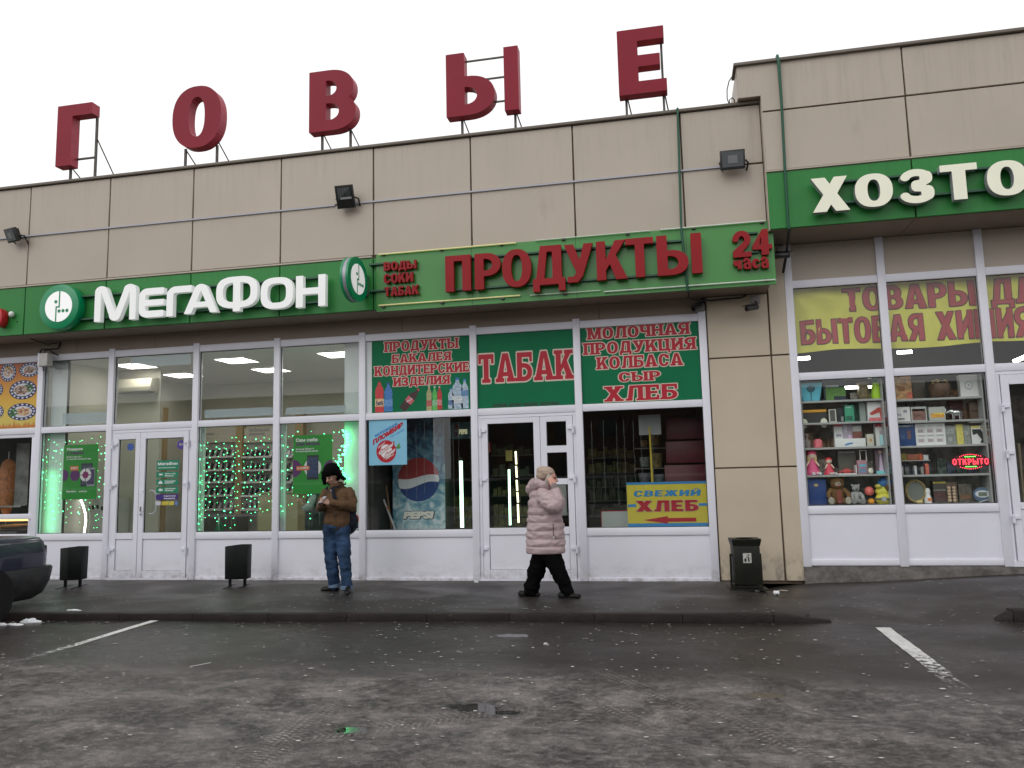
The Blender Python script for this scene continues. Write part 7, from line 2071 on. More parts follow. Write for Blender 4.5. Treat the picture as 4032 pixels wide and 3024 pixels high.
carton('dim grey glassware box left of the yellow strip', 3719, 3762, 1676, z, (.16, .17, .16), ((.2, .6, .2, .4, (.24, .25, .25)), (.3, .8, .6, .85, (.22, .23, .24))), n=(20, .3))
carton('yellow speckled strip box', 3763, 3790, 1671, z, (.40, .36, .09), (), n=(60, .3))
carton('dim grey glassware box right of the yellow strip', 3791, 3818, 1674, z, (.16, .17, .155), ((.2, .6, .5, .7, (.24, .24, .23)),), n=(20, .3))
T, x0, x1, z1 = carton('white sheet showing a dark bent leg in tights on the third right-hand shelf', 3822, 3902, 1676, z, (.46, .48, .48), ((0, .4, .86, 1, (.40, .36, .12)), (.45, .95, .84, .96, (.2, .15, .04))))
MB().prism([(x0+.01, z1-.05), (x0+.12, z1-.05), (x0+.15, z1-.12), (x0+.185, z+.12), (x0+.175, z+.015), (x0+.10, z+.015), (x0+.125, z+.06), (x0+.07, z+.15), (x0+.015, z1-.13)], YH-.027, YH-.0265).build('print', cm((.008, .012, .012)), T)
MB().disc((x0+.21, z1-.11), .035, .035, YH-.0265, YH-.0255, 16).build('print', cm((.28, .2, .13)), T)
b = Ub(3812, 3892, 1653, 1664, .2); T = thing('white_tray', 'flat white tray hung under the second right-hand shelf', 'tray', (b[0], .2, b[2])); bx('tray', cm((.5, .52, .52)), T, b[0], b[1], .15, .3, b[2], b[3])
z = Z2[3]
zz = U(3600, 1812, YH)[1]
T = thing('small_rack', 'small inner rack of little boxes and bottles at the left of the fourth right-hand shelf', 'rack', (U(3600, 1800)[0], YH, z))
bx('rack_board', M_SHB, T, U(3540, 1812, YH)[0], U(3662, 1812, YH)[0], YH, YH+.15, zz-.012, zz)
r = random.Random(6)
for (a, b_, yt, c, zb_) in ((3541, 3572, 1786, (.14, .11, .02), 0), (3573, 3618, 1789, (.20, .06, .03), 0), (3619, 3634, 1786, (.32, .06, .02), 0), (3636, 3656, 1791, (.36, .38, .38), 0), (3543, 3553, 1836, (.25, .25, .25), 1), (3597, 3606, 1834, (.36, .36, .36), 1), (3622, 3634, 1838, (.14, .13, .12), 1), (3640, 3654, 1826, (.34, .08, .05), 1), (3560, 3575, 1840, (.06, .06, .06), 1)):
    zb = zz if not zb_ else z
    x0 = U(a, 1800, YH)[0]; x1 = U(b_, 1800, YH)[0]; z1 = U(a, yt, YH)[1]
    B = thing('small_package', 'small %s package on the little inner rack of the right-hand shelf, place %d along' % ({(.14, .11, .02): 'gold', (.20, .06, .03): 'brick red', (.32, .06, .02): 'orange red', (.36, .38, .38): 'white', (.25, .25, .25): 'grey', (.36, .36, .36): 'pale', (.14, .13, .12): 'dim grey', (.34, .08, .05): 'light red', (.06, .06, .06): 'black'}[c], (a-3530)//12+1), 'package', (x0, YH, zb))
    bx('package_body', cm(c, (30, .2)), B, x0, x1, YH, YH+.08, zb, max(z1, zb+.04), bevel=.003)
for T_, i_, zz_ in ((TS1, 0, Z1), (TS2, 1, Z2)):
    r = random.Random(40+i_)
    for k_, zb in enumerate(zz_):
        mb1, mb2 = MB(), MB(); x = RX[i_]+.12
        while x < RX[i_+1]-.22:
            w = r.uniform(.06, .16); h = r.uniform(.10, .26); (mb1 if r.random() < .5 else mb2).box(x, x+w-.012, .40, .45, zb, zb+h); x += w+(.08 if r.random() < .25 else 0)
        for mb_, c_ in ((mb1, r.choice([(.07, .06, .05), (.10, .10, .11), (.05, .07, .06)])), (mb2, r.choice([(.12, .07, .04), (.04, .05, .08), (.16, .15, .13)]))):
            if mb_.v: o = mb_.build('back_row_goods', cm(c_, (18, .7)), T_); o['kind'] = 'stuff'
# LED open sign
def open_sign():
    Y = .055
    x0, x1, z0, z1 = Ub(3748, 3896, 1789, 1846, Y)
    T = thing('open_sign', 'glowing red and green LED sign reading open in the right-hand shop window', 'sign', ((x0+x1)/2, Y, z0))
    cx, cz, w, h = (x0+x1)/2, (z0+z1)/2, x1-x0, z1-z0
    MB().disc((cx, cz), w*.53, h*.55, Y+.006, Y+.016, 36).build('backing', cm((.03, .005, .006)), T)
    MR = mat('red led', (1, .05, .08), .4, emit=9.0, ecol=(1, .04, .07)); MG = mat('bright green led', (.1, 1, .1), .4, emit=7.0, ecol=(.10, 1, .08))
    ws_, tot = widths('ОТКРЫТО', 'cond', .16); k = w*.97/tot; x = x0+w*.015; mb = MB(); hz = h*.42; zb = cz-hz/2
    for ch, wd in zip('ОТКРЫТО', ws_):
        F, xs_, zs_, w__ = field(ch, 'cond', 40)
        for lp in contours(F, xs_, zs_, -.055):
            L_ = 0; pts = lp+[lp[0]]; nxt_ = 0
            for (a, b_), (c, d) in zip(pts[:-1], pts[1:]):
                s_ = math.hypot((c-a)*k, (d-b_)*hz); L_ += s_
                if L_ >= nxt_:
                    mb.sphere((x+a*k, Y, zb+b_*hz), .0035, 5, 4); nxt_ = L_+.0125
        x += (wd+.16)*k
    o = mb.build('letter_leds', MR, T); o['kind'] = 'stuff'
    mb = MB()
    for s in (1, -1):
        for q in range(11):
            t = -1+2*q/10; mb.sphere((cx+t*w*.28, Y, cz+s*(h*.5-h*.14*t*t)), .0048, 6, 4)
    o = mb.build('red_arc_leds', MR, T); o['kind'] = 'stuff'
    mb = MB()
    for s in (1, -1):
        for q in range(6): mb.sphere((cx+(-1+2*q/5)*w*.13, Y, cz+s*h*.345), (.009, .005, .005), 6, 4)
    o = mb.build('green_leds', MG, T); o['kind'] = 'stuff'
open_sign()
z = Z2[4]
T, x0, x1, z1 = item('gold_wreath_basket', 'round gold rimmed basket at the lower left of the right-hand window', 'basket', 3568, 3640, 1893, z)
c_ = (x0+x1)/2; mb = MB(); mb.tube([(c_+.125*math.cos(2*PI*k/28), YH, z+.17+.15*math.sin(2*PI*k/28)) for k in range(29)], .02, 6, cap=False); mb.build('basket_rim', cm((.20, .15, .07), (40, .5)), T, smooth=True); MB().disc((c_, z+.17), .115, .14, YH+.0, YH+.02, 28).build('basket_back', cm((.10, .11, .10)), T)
mb = MB(); mb.sphere((c_+.03, YH-.03, z+.02), (.05, .03, .025), 8, 6); mb.build('gold_bow', cm((.40, .32, .12)), T)
T, x0, x1, z1 = item('figurine', 'white animal figurine with an orange scarf on the lowest right-hand shelf', 'figurine', 3636, 3669, 1928, z)
c_ = (x0+x1)/2; MB().lathe((c_, YH, z), [(.05, 0), (.052, .06), (.035, .11), (.03, .13), (.04, .16), (.03, .20), (.01, .21)], 14).build('body', cm((.48, .48, .50)), T, smooth=True); MB().box(c_-.02, c_+.035, YH-.056, YH-.05, z+.03, z+.07).build('scarf', cm((.65, .12, .03)), T)
carton('dark mini bar box with a yellow top strip', 3672, 3722, 1893, z, (.035, .03, .028), ((0, 1, .88, .95, (.34, .27, .04)), (.05, .95, .1, .5, (.05, .02, .02)), (.0, 1, .55, .6, (.14, .13, .12))), Y=.26)
T, x0, x1, z1 = item('spice_jars', 'two columns of small beige spice jars on a rack', 'jar rack', 3728, 3767, 1915, z)
bx('rack_back', cm((.10, .07, .05)), T, x0-.03, x1+.02, YH+.04, YH+.06, z, z1+.06)
for i in range(2):
    for j in range(5): MB().sphere((x0+.03+.065*i, YH, z+.03+(z1-z)*j/5.2), (.027, .025, .026), 10, 6).build('jar', cm((.30, .22, .16)), T, smooth=True)
carton('dim wooden rack with reddish contents right of the spice jars', 3772, 3825, 1905, z, (.06, .05, .04), ((.1, .9, .2, .4, (.13, .06, .03)),), Y=.28, n=(20, .5))
T, x0, x1, z1 = item('bathroom_scale', 'blue-grey kitchen scale with an oval display standing on edge', 'scale', 3831, 3900, 1918, z)
c_, zc = (x0+x1)/2, (z+z1)/2
MB().disc((c_, zc), (x1-x0)/2, (z1-z)/2, YH-.02, YH+.03, 32).build('scale_body', cm((.05, .08, .13)), T, bevel=.008); MB().disc((c_, zc+.01), (x1-x0)*.42, (z1-z)*.24, YH-.03, YH-.021, 28).build('oval_plate', cm((.40, .42, .46)), T); bx('display', cm((.10, .12, .09)), T, c_-.055, c_+.055, YH-.034, YH-.031, zc-.02, zc+.035)
MB().tube([(c_-.06, YH-.025, zc-.11), (c_, YH-.026, zc-.085), (c_+.07, YH-.025, zc-.07)], .005, 5).build('swirl', cm((.45, .47, .5)), T)
# yellow banner across the top lights
def banner():
    Y = .10; x0, x1 = RX[0]+.07, 6.2
    zt0 = U(3120, 1127, Y)[1]; zb0 = U(3135, 1387, Y)[1]; zt1 = U(4010, 1070, Y)[1]; zb1 = U(4010, 1343, Y)[1]
    xl_, xr2 = U(3125, 1250, Y)[0], U(4010, 1200, Y)[0]
    def zt(x): return zt0+(zt1-zt0)*(x-xl_)/(xr2-xl_)
    def zb(x): return zb0+(zb1-zb0)*(x-xl_)/(xr2-xl_)
    def yy(x, t):                       # folds radiating from the tied corner, soft waves
        d = math.hypot(x-x0, (1-t)*.85)
        a = math.atan2((1-t)*.85, max(1e-3, x-x0))
        return Y+.05+.028*math.exp(-d/1.3)*math.cos(a*9.0)*min(1, d*2)+.010*math.sin(x*7+t*2)+.008*math.sin(x*15.0-t*5)
    T = thing('banner', 'yellow cloth banner with two lines of dark red capitals about household chemicals', 'banner', ((x0+x1)/2, Y, 3.8))
    nx_, nz_ = 120, 18; v = []
    for j in range(nz_+1):
        for i in range(nx_+1):
            x = x0+(x1-x0)*i/nx_; t = j/nz_; sag = .02*math.sin(x*3.1)*(1-t)
            v.append((x, yy(x, t), zb(x)+(zt(x)-zb(x))*t+sag))
    f = [(j*(nx_+1)+i, j*(nx_+1)+i+1, (j+1)*(nx_+1)+i+1, (j+1)*(nx_+1)+i) for j in range(nz_) for i in range(nx_)]
    MB().add(v, f).build('cloth', mat('yellow banner cloth', (.74, .70, .10), .6, noise=(2.5, .08)), T, smooth=True)
    def line(word, pxa, pxb, pya0, pya1, pyb0, pyb1):
        """word from pxa to pxb; baseline/top rows at both ends"""
        xa, xb = U(pxa, (pya0+pya1)/2, Y)[0], U(pxb, (pyb0+pyb1)/2, Y)[0]
        za0, za1 = U(pxa, pya0, Y)[1], U(pxa, pya1, Y)[1]; zb0_, zb1_ = U(pxb, pyb0, Y)[1], U(pxb, pyb1, Y)[1]
        for lev, m, off, nm in ((.032, mat('dark letter edge', (.05, .006, .01), .5), .006, 'lettering_outline'), (0, mat('banner red print', (.42, .025, .035), .5), .011, 'lettering')):
            mb = word_mb(word, 0, 1, 0, 1, 0, .001, 'cond', 34, lev, .085)
            for q in range(len(mb.v)):
                u, yq, w_ = mb.v[q]
                x = xa+(xb-xa)*u; lo = za1+(zb1_-za1)*u; hi = za0+(zb0_-za0)*u; z = lo+(hi-lo)*w_
                t = (z-zb(x))/(zt(x)-zb(x))
                mb.v[q] = (x, yy(x, max(0, min(1, t)))-off+yq, z)
            o = mb.build(nm, m, T); o['kind'] = 'stuff'
    line('ТОВАРЫ ДЛЯ', 3322, 4175, 1133, 1225, 1080, 1182)
    line('БЫТОВАЯ ХИМИЯ', 3156, 4066, 1262, 1355, 1204, 1322)
banner()
# ceiling lamps of the shop
for (a, b_, c, d, Y, lab) in ((3137, 1413, 3188, 1409, 2.2, 'short tube lamp glowing under the left end of the yellow banner'), (3533, 1388, 3590, 1385, 3.6, 'small distant pair of lamps under the banner in the second right-hand window'), (3992, 1424, 4060, 1395, 1.6, 'bright slanted tube lamp cut by the right picture edge')):
    p, q = U(a, b_, Y), U(c, d, Y); T = thing('light_tube', lab, 'lamp', (p[0], Y, p[1]))
    MB().tube([(p[0], Y, p[1]), (q[0], Y, q[1])], .03, 8).build('glowing_tube', mat('lit shop tube', (1, 1, .95)), T)
bx('ceiling_panel', mat('grey ceiling panel', (.25, .26, .26), .6), RIGHT, 1.9, 6.5, .9, 4.4, 4.05, 4.10)
bx('back_counter', mat('dim goods wall', (.10, .09, .08), .7, noise=(5, .8)), RIGHT, 1.9, 9.3, 3.2, 3.5, RB, 2.9)
T = thing('broom_stick', 'pale wooden stick standing behind the right-hand shop door glass', 'stick', (U(4015, 1800, .5)[0], .5, .5))
p, q = U(4010, 1745, .5), U(4030, 1990, .5); MB().tube([(p[0], .5, p[1]), (q[0]+.01, .5, q[1]-.4)], .02, 8).build('stick', mat('pale wood stick', (.30, .24, .17), .5), T)
# ---------------------------------------------------------------- litter bins
M_BIN = mat('black bin metal', (.005, .0065, .006), .5, spec=.18, noise=(5, .3), bump=(40, .15))
M_BING = mat('dark olive bin metal', (.010, .0115, .0075), .45, spec=.25, noise=(6, .3), bump=(30, .2), dirt=((.06, .055, .05), 6, .62, .15, (1, 1, .4)))
def small_bin(px, py, label, rz, s=1.0):
    x, y = G(px, py, .10)
    T = thing('litter_bin', label, 'litter bin', (x, y, .10), 'small black litter bins')
    out = [(-.18, .02), (-.18, -.09), (-.02, -.15), (.18, -.12), (.18, .10), (-.0, .14)]
    mb = MB(); n = len(out)
    z0, z1 = .12, .64
    v = [(a*.97, b*.97, z0) for a, b in out]+[(a, b, z1+(-.015 if k in (0, 1) else 0)) for k, (a, b) in enumerate(out)]
    v += [(a*.93, b*.93, z1-.01+(-.015 if k in (0, 1) else 0)) for k, (a, b) in enumerate(out)]+[(a*.9, b*.9, z1-.25) for a, b in out]
    f = [tuple(range(n))[::-1]]+[(i, (i+1) % n, (i+1) % n+n, i+n) for i in range(n)]+[(i+n, (i+1) % n+n, (i+1) % n+2*n, i+2*n) for i in range(n)]+[(i+2*n, (i+1) % n+2*n, (i+1) % n+3*n, i+3*n) for i in range(n)]+[tuple(range(3*n, 4*n))]
    mb.add(v, f); mb.build('bin_body', M_BIN, T, bevel=.006, local=True)
    for lx_ in (-.12, .11):
        MB().box(lx_-.018, lx_+.018, -.02, .02, -.0, z0+.3).build('leg', M_BIN, T, local=True)
        MB().box(lx_-.02, lx_+.02, -.27, .20, -.004, .012).build('foot_bar', M_BIN, T, local=True)
    T.rotation_euler.z = rad(rz)
    return T
small_bin(287, 2311, 'small black litter bin standing left of the double door', 14)
small_bin(936, 2309, 'small black litter bin standing right of the double door under the third window', 12)
def big_bin():
    x, y = G(2942, 2318, .10)
    T = thing('litter_bin', 'taller dark olive rubbish bin with a lid and pictogram sticker by the cream pillar', 'litter bin', (x, y, .10))
    mb = MB(); mb.box(-.175, .175, -.14, .14, .07, .62); mb.build('bin_body', M_BING, T, bevel=.012, local=True)
    mb = MB(); mb.add([(-.178, -.143, .585), (.178, -.143, .585), (.178, .143, .585), (-.178, .143, .585), (-.195, -.165, .66), (.195, -.165, .66), (.195, .165, .66), (-.195, .165, .66)], [(0, 3, 2, 1), (4, 5, 6, 7), (0, 1, 5, 4), (1, 2, 6, 5), (2, 3, 7, 6), (3, 0, 4, 7)]); mb.box(-.195, .195, -.165, .165, .661, .678)
    mb.build('lid', M_BING, T, local=True)
    MB().lathe((0, 0, .679), [(.001, 0), (.10, 0), (.115, .004), (.118, .0)], 24).build('opening', mat('bin hole shade', (.003, .003, .003), .9), T, local=True)  # flat black disc on the lid; the hole's darkness is only its colour
    for s in (-1, 1):
        MB().tube([(s*.205, 0, -.0), (s*.20, 0, .47)], .014, 8).build('side_post', M_BING, T, local=True)
        MB().box(min(s*.175, s*.205), max(s*.175, s*.205), -.012, .012, .44, .46).build('pivot', M_BING, T, local=True)
    MB().box(-.25, .26, -.16, .16, -.005, .012).build('base_plate', M_BING, T, local=True)
    MB().box(-.19, .19, -.10, .10, .03, .05).build('cross_bar', M_BING, T, local=True)
    MB().box(-.055, .055, -.146, -.1415, .36, .49).build('sticker', mat('worn sticker', (.42, .42, .38), .5, noise=(70, .5)), T, local=True)
    mb = MB(); mb.prism([(-.035, .375), (-.015, .375), (-.012, .42), (-.04, .42)], -.149, -.1465); mb.tube([(.02, -.148, .378), (.018, -.148, .44)], .009, 5); mb.sphere((.018, -.148, .465), .010, 6, 5); mb.tube([(.015, -.148, .44), (-.015, -.148, .435)], .004, 5)
    mb.build('pictogram', M_BLACK, T, local=True)
    T.rotation_euler.z = rad(5)
big_bin()
mb = MB(); x, y = G(3085, 2326, .10)
MB().obox((x, y, .105), (.11, .025, .006), Matrix.Rotation(rad(-20), 4, 'Z')).build('ice_lolly_stick', None)
o = bpy.data.objects['ice_lolly_stick']; o.data.materials.append(mat('pale stick', (.45, .42, .36), .6)); tag(o, 'pale thin stick lying on the pavement right of the olive rubbish bin', 'litter')
x, y = G(790, 2620, 0)
MB().obox((x, y, .008), (.20, .006, .005), Matrix.Rotation(rad(58), 4, 'Z')).build('straw', mat('white straw', (.55, .55, .55), .5)); tag(bpy.data.objects['straw'], 'thin white straw lying alone on the wet asphalt at the left', 'litter')
x, y = G(2150, 2536, 0)
lump('paper_scrap', 'crumpled grey white paper lying on the asphalt in front of the grocery', 'litter', 2150, 2536, 0, .035, .035, .014, 17, mat('grey paper', (.40, .40, .38), .7))

# ---------------------------------------------------------------- car, nose-in at the left
M_CAR = mat('dark blue car paint', (.010, .014, .036), .3, noise=(40, .05), coat=.6, dirt=((.06, .055, .05), 3, .62, .3, (1, 1, 1)))
M_CARB = mat('grey black bumper', (.022, .022, .025), .5, noise=(8, .3), dirt=((.07, .065, .06), 4, .50, .3, (1, 1, 1)))
def car():
    XS, YN = -8.63, -2.27                  # side plane and nose
    L_, W_ = 4.3, 1.72
    T = thing('parked_car', 'corner of a dark blue car parked nose-in at the left picture edge', 'car', (XS-W_/2, YN-L_/2, 0))
    cx = XS-W_/2
    def outline(w, yn, yr, r1, n=9):
        """rounded rectangle in plan (x, y)"""
        p = []
        for (sx_, sy, a0) in ((1, 1, 0), (-1, 1, 90), (-1, -1, 180), (1, -1, 270)):
            ex = cx+sx_*(w/2-r1); ey = (yn-r1) if sy > 0 else (yr+r1)
            for k in range(n): t = rad(a0+90*k/(n-1)); p.append((ex+r1*math.cos(t), ey+r1*math.sin(t)))
        return p
    def loft(levels, name, m):
        mb = MB(); v = []; N_ = None
        for z, w, yn, yr, r1 in levels:
            o = outline(w, yn, yr, r1); N_ = len(o); v += [(a, b, z) for a, b in o]
        f = [tuple(range(N_))[::-1], tuple(range(len(v)-N_, len(v)))]
        for j in range(len(levels)-1):
            for i in range(N_): f.append((j*N_+i, j*N_+(i+1) % N_, (j+1)*N_+(i+1) % N_, (j+1)*N_+i))
        mb.add(v, f); return mb.build(name, m, T, smooth=True)
    YB_ = YN-L_
    loft([(.19, W_-.20, YN-.20, YB_+.16, .18), (.26, W_-.08, YN-.07, YB_+.05, .20), (.42, W_+.0, YN+.0, YB_-.01, .20), (.585, W_+.02, YN+.03, YB_-.02, .20), (.615, W_-.0, YN+.01, YB_+.02, .19)], 'bumper', M_CARB)
    loft([(.60, W_-.06, YN-.06, YB_+.05, .19), (.70, W_-.05, YN-.055, YB_+.04, .19), (.84, W_-.06, YN-.07, YB_+.07, .19), (.95, W_-.09, YN-.10, YB_+.1, .19), (1.01, W_-.15, YN-.15, YB_+.16, .18), (1.04, W_-.28, YN-.28, YB_+.3, .17), (1.05, W_-.6, YN-.6, YB_+.5, .15)], 'body', M_CAR)
    loft([(1.03, W_-.22, YN-1.25, YB_+.35, .25), (1.2, W_-.36, YN-1.6, YB_+.65, .25), (1.38, W_-.52, YN-1.95, YB_+.95, .22), (1.41, W_-.7, YN-2.1, YB_+1.1, .2)], 'cabin', mat('car glass', (.01, .011, .012), .06))
    loft([(1.395, W_-.53, YN-1.97, YB_+.98, .2), (1.43, W_-.8, YN-2.2, YB_+1.2, .2)], 'car_roof', M_CAR)
    for s in (1, -1):
        MB().obox((cx+s*(W_/2-.105), YN-.155, .81), (.06, .09, .18), Matrix.Rotation(rad(-14*s), 4, 'Z')).build('corner_lamp', mat('dark red lamp', (.018, .008, .012), .2), T, bevel=.02)
        for yw in (YN-1.10, YB_+.86):
            xw = cx+s*(W_/2-.10)
            a, b = min(xw-.10, xw+.10), max(xw-.10, xw+.10)
            def cyl(mb, x0, x1, r_, n=28):
                v = [(x, yw+r_*math.cos(2*PI*k/n), .305+r_*math.sin(2*PI*k/n)) for x in (x0, x1) for k in range(n)]
                mb.add(v, [tuple(range(n)), tuple(range(2*n-1, n-1, -1))]+[(i, (i+1) % n, (i+1) % n+n, i+n) for i in range(n)]); return mb
            w_ = cyl(MB(), a, b, .30).build('tyre', mat('tyre rubber', (.012, .012, .012), .8), T, bevel=.02)
            cyl(MB(), a-.004, b+.004, .19, 20).build('wheel_rim', mat('dull wheel rim', (.10, .10, .10), .4, .5), T)
            cyl(MB(), cx+s*(W_/2-.13)-.13, cx+s*(W_/2-.13)+.142, .365).build('wheel_arch', mat('arch shade black', (.004, .004, .004), .9), T)  # black disc painting the shade of the arch hollow, no cut in the body
car()

# ---------------------------------------------------------------- across the road (seen only in the glass)
def block(x0, x1, y, h, label, wall, seed):
    T = thing('apartment_block', label, 'building', ((x0+x1)/2, y, 0), 'blocks across the road')
    bx('wall', mat('block wall %d' % seed, wall, .8, noise=(.3, .15)), T, x0, x1, y-12, y, -.2, h)
    bx('roof', M_ROOF, T, x0-.4, x1+.4, y-12.4, y+.4, h, h+.5)
    wm = mat('block window', (.03, .035, .04), .15)
    z = 1.6
    while z < h-2:
        x = x0+2
        while x < x1-2:
            bx('window', wm, T, x, x+1.5, y-.02, y+.03, z, z+1.5); x += 3.4
        z += 3.1
block(-62, -22, -46, 8.2, 'grey brown apartment block across the road behind the photographer, left one', (.13, .115, .10), 1)
block(-18, 26, -50, 7.4, 'brick apartment block across the road behind the photographer, middle one', (.10, .06, .045), 2)
block(30, 72, -44, 7.8, 'pale apartment block across the road behind the photographer, right one', (.16, .15, .14), 3)
T = thing('roadside_fence', 'long pale-topped green fence along the far side of the road', 'fence', (0, -27, 0))
bx('fence_panel', mat('fence green', (.02, .06, .03), .6), T, -45, 45, -27.03, -27, .3, 1.55); bx('top_rail', mat('fence rail', (.40, .40, .40), .5), T, -45, 45, -27.05, -26.98, 1.56, 1.70)
for k in range(19): bx('fence_post', M_STEEL, T, -45+5*k-.04, -45+5*k+.04, -27.11, -27.04, -.05, 1.7)
# ---------------------------------------------------------------- people
from mathutils import noise as mnoise
def blob(name, mb, m, parent, voxel=.012, smooth_it=4, ripple=None, seed=0):
    me = bpy.data.meshes.new(name); me.from_pydata(mb.v, [], mb.f)
    b = bmesh.new(); b.from_mesh(me); bmesh.ops.recalc_face_normals(b, faces=b.faces); b.to_mesh(me); b.free()
    o = bpy.data.objects.new(name, me); COL.objects.link(o)
    md = o.modifiers.new('r', 'REMESH'); md.mode = 'VOXEL'; md.voxel_size = voxel
    if smooth_it:
        ms = o.modifiers.new('s', 'SMOOTH'); ms.factor = .5; ms.iterations = smooth_it
    bpy.context.view_layer.update()
    dg = bpy.context.evaluated_depsgraph_get()
    me2 = bpy.data.meshes.new_from_object(o.evaluated_get(dg))
    bpy.data.objects.remove(o); bpy.data.meshes.remove(me)
    me2.name = name
    if ripple:
        amp, sc, st = ripple
        ns = [v.normal.copy() for v in me2.vertices]
        for v, n in zip(me2.vertices, ns):
            p = Vector((v.co.x*sc*st[0], v.co.y*sc*st[1], v.co.z*sc*st[2]))+Vector((seed*3.1, 0, 0))
            v.co += n*amp*mnoise.fractal(p, .8, 2.0, 3)
    me2.polygons.foreach_set('use_smooth', [True]*len(me2.polygons))
    me2.materials.clear(); me2.materials.append(m)
    return link(name, me2, parent)
def limb(mb, pts, rs, n=14):
    pts = [Vector(p) for p in pts]
    mb.tube(pts, list(rs), n)
    for p, r in zip(pts, rs): mb.sphere(p, r*.995, n, 8)
def rings(mb, rr, n=28, rot=0.0):
    """stack of horizontal ellipses (x, y, z, rx, ry)"""
    base = len(mb.v); c, s = math.cos(rot), math.sin(rot)
    for (x, y, z, a, b) in rr:
        for k in range(n):
            t = 2*PI*k/n; u, w = a*math.cos(t), b*math.sin(t); mb.v.append((x+u*c-w*s, y+u*s+w*c, z))
    for i in range(len(rr)-1):
        for k in range(n): k2 = (k+1) % n; mb.f.append((base+i*n+k, base+i*n+k2, base+(i+1)*n+k2, base+(i+1)*n+k))
    mb.f.append(tuple(base+k for k in range(n))[::-1]); mb.f.append(tuple(base+(len(rr)-1)*n+k for k in range(n)))
M_SKIN = mat('skin', (.40, .23, .17), .5)
M_SKINC = mat('cold reddish skin', (.50, .26, .20), .5)
M_BROWN = mat('brown jacket cloth', (.112, .067, .038), .85, spec=.1, noise=(45, .18), bump=(180, .3))
M_JEAN = mat('blue denim', (.026, .052, .105), .85, spec=.12, noise=(4.5, .55), bump=(220, .3))
M_FUR = mat('black fur', (.003, .003, .0035), .95, spec=.08, noise=(70, .4), bump=(90, 1.0))
M_SHOE = mat('black shoe leather', (.006, .006, .006), .5, spec=.25)
M_NAVY = mat('dark navy nylon', (.009, .013, .023), .6, spec=.2, noise=(12, .3))
def hand(mb, palm, d_f, d_s, up, closed=.5, s=1.0, thumb_side=1):
    """palm centre, finger direction, across direction, back-of-hand normal; five separate fingers"""
    palm, d_f, d_s, up = Vector(palm), Vector(d_f).normalized(), Vector(d_s).normalized(), Vector(up).normalized()
    for a in (-.024, -.008, .008, .024): limb(mb, [palm+d_s*a*s-d_f*.03*s, palm+d_s*a*s+d_f*.03*s], [.0145*s, .0135*s], 8)
    for k, (a, ln) in enumerate(((-.030, .052), (-.010, .064), (.010, .070), (.030, .064))):
        p0 = palm+d_s*a*s+d_f*.035*s; p1 = p0+(d_f*(1-closed*.5)-up*closed*.6)*ln*.55*s; p2 = p1+(d_f*(1-closed*1.3)-up*closed*1.0)*ln*.5*s
        limb(mb, [p0, p1, p2], [.0095*s, .0088*s, .0078*s], 8)
    t0 = palm+d_s*.034*s*thumb_side-d_f*.02*s; t1 = t0+(d_s*.6*thumb_side+d_f*.7)*.034*s; t2 = t1+(d_f*.9-d_s*.15*thumb_side)*.03*s
    limb(mb, [t0, t1, t2], [.012*s, .0105*s, .009*s], 8)
def head_parts(mb, c, R_, s=1.0):
    """face towards local -y"""
    f = lambda x, y, z: Vector(c)+R_ @ Vector((x*s, y*s, z*s))
    mb.sphere(f(0, .012, .022), (.076*s, .094*s, .098*s), 18, 12, R_.to_4x4())
    mb.sphere(f(0, -.028, -.045), (.054*s, .056*s, .062*s), 16, 10, R_.to_4x4())
    mb.sphere(f(0, -.058, -.088), (.024*s, .022*s, .020*s), 12, 8, R_.to_4x4())      # chin
    limb(mb, [f(0, -.082, .018), f(0, -.106, -.022)], [.010*s, .0165*s], 8)             # nose
    for q in (-1, 1):
        mb.sphere(f(q*.013, -.092, -.026), (.010*s, .010*s, .008*s), 8, 6, R_.to_4x4())
        mb.sphere(f(q*.040, -.060, -.020), (.022*s, .020*s, .022*s), 10, 8, R_.to_4x4())   # cheek
        mb.sphere(f(q*.030, -.074, .036), (.022*s, .014*s, .008*s), 8, 6, R_.to_4x4())    # brow
        mb.sphere(f(q*.076, .015, -.004), (.010*s, .022*s, .030*s), 10, 8, R_.to_4x4())   # ear
    return f
def face_detail(T, f, R_, s=1.0, closed=True):
    R4 = R_.to_4x4()
    mb = MB()
    for q in (-1, 1): mb.sphere(f(q*.030, -.0815, .012), (.013*s, .005*s, .0045*s if closed else .006*s), 8, 6, R4)
    o = mb.build('eyes', mat('dark eye', (.02, .012, .01), .3), T, smooth=True)
    mb = MB()
    for q in (-1, 1): mb.sphere(f(q*.031, -.088, .036), (.019*s, .005*s, .004*s), 8, 6, R4)
    mb.build('eyebrows', mat('dark brow hair', (.02, .014, .01), .8), T, smooth=True)
    mb = MB(); mb.sphere(f(0, -.089, -.060), (.021*s, .008*s, .0055*s), 10, 6, R4); mb.sphere(f(0, -.088, -.068), (.016*s, .008*s, .0055*s), 10, 6, R4)
    mb.build('lips', mat('lip', (.30, .11, .09), .5), T, smooth=True)

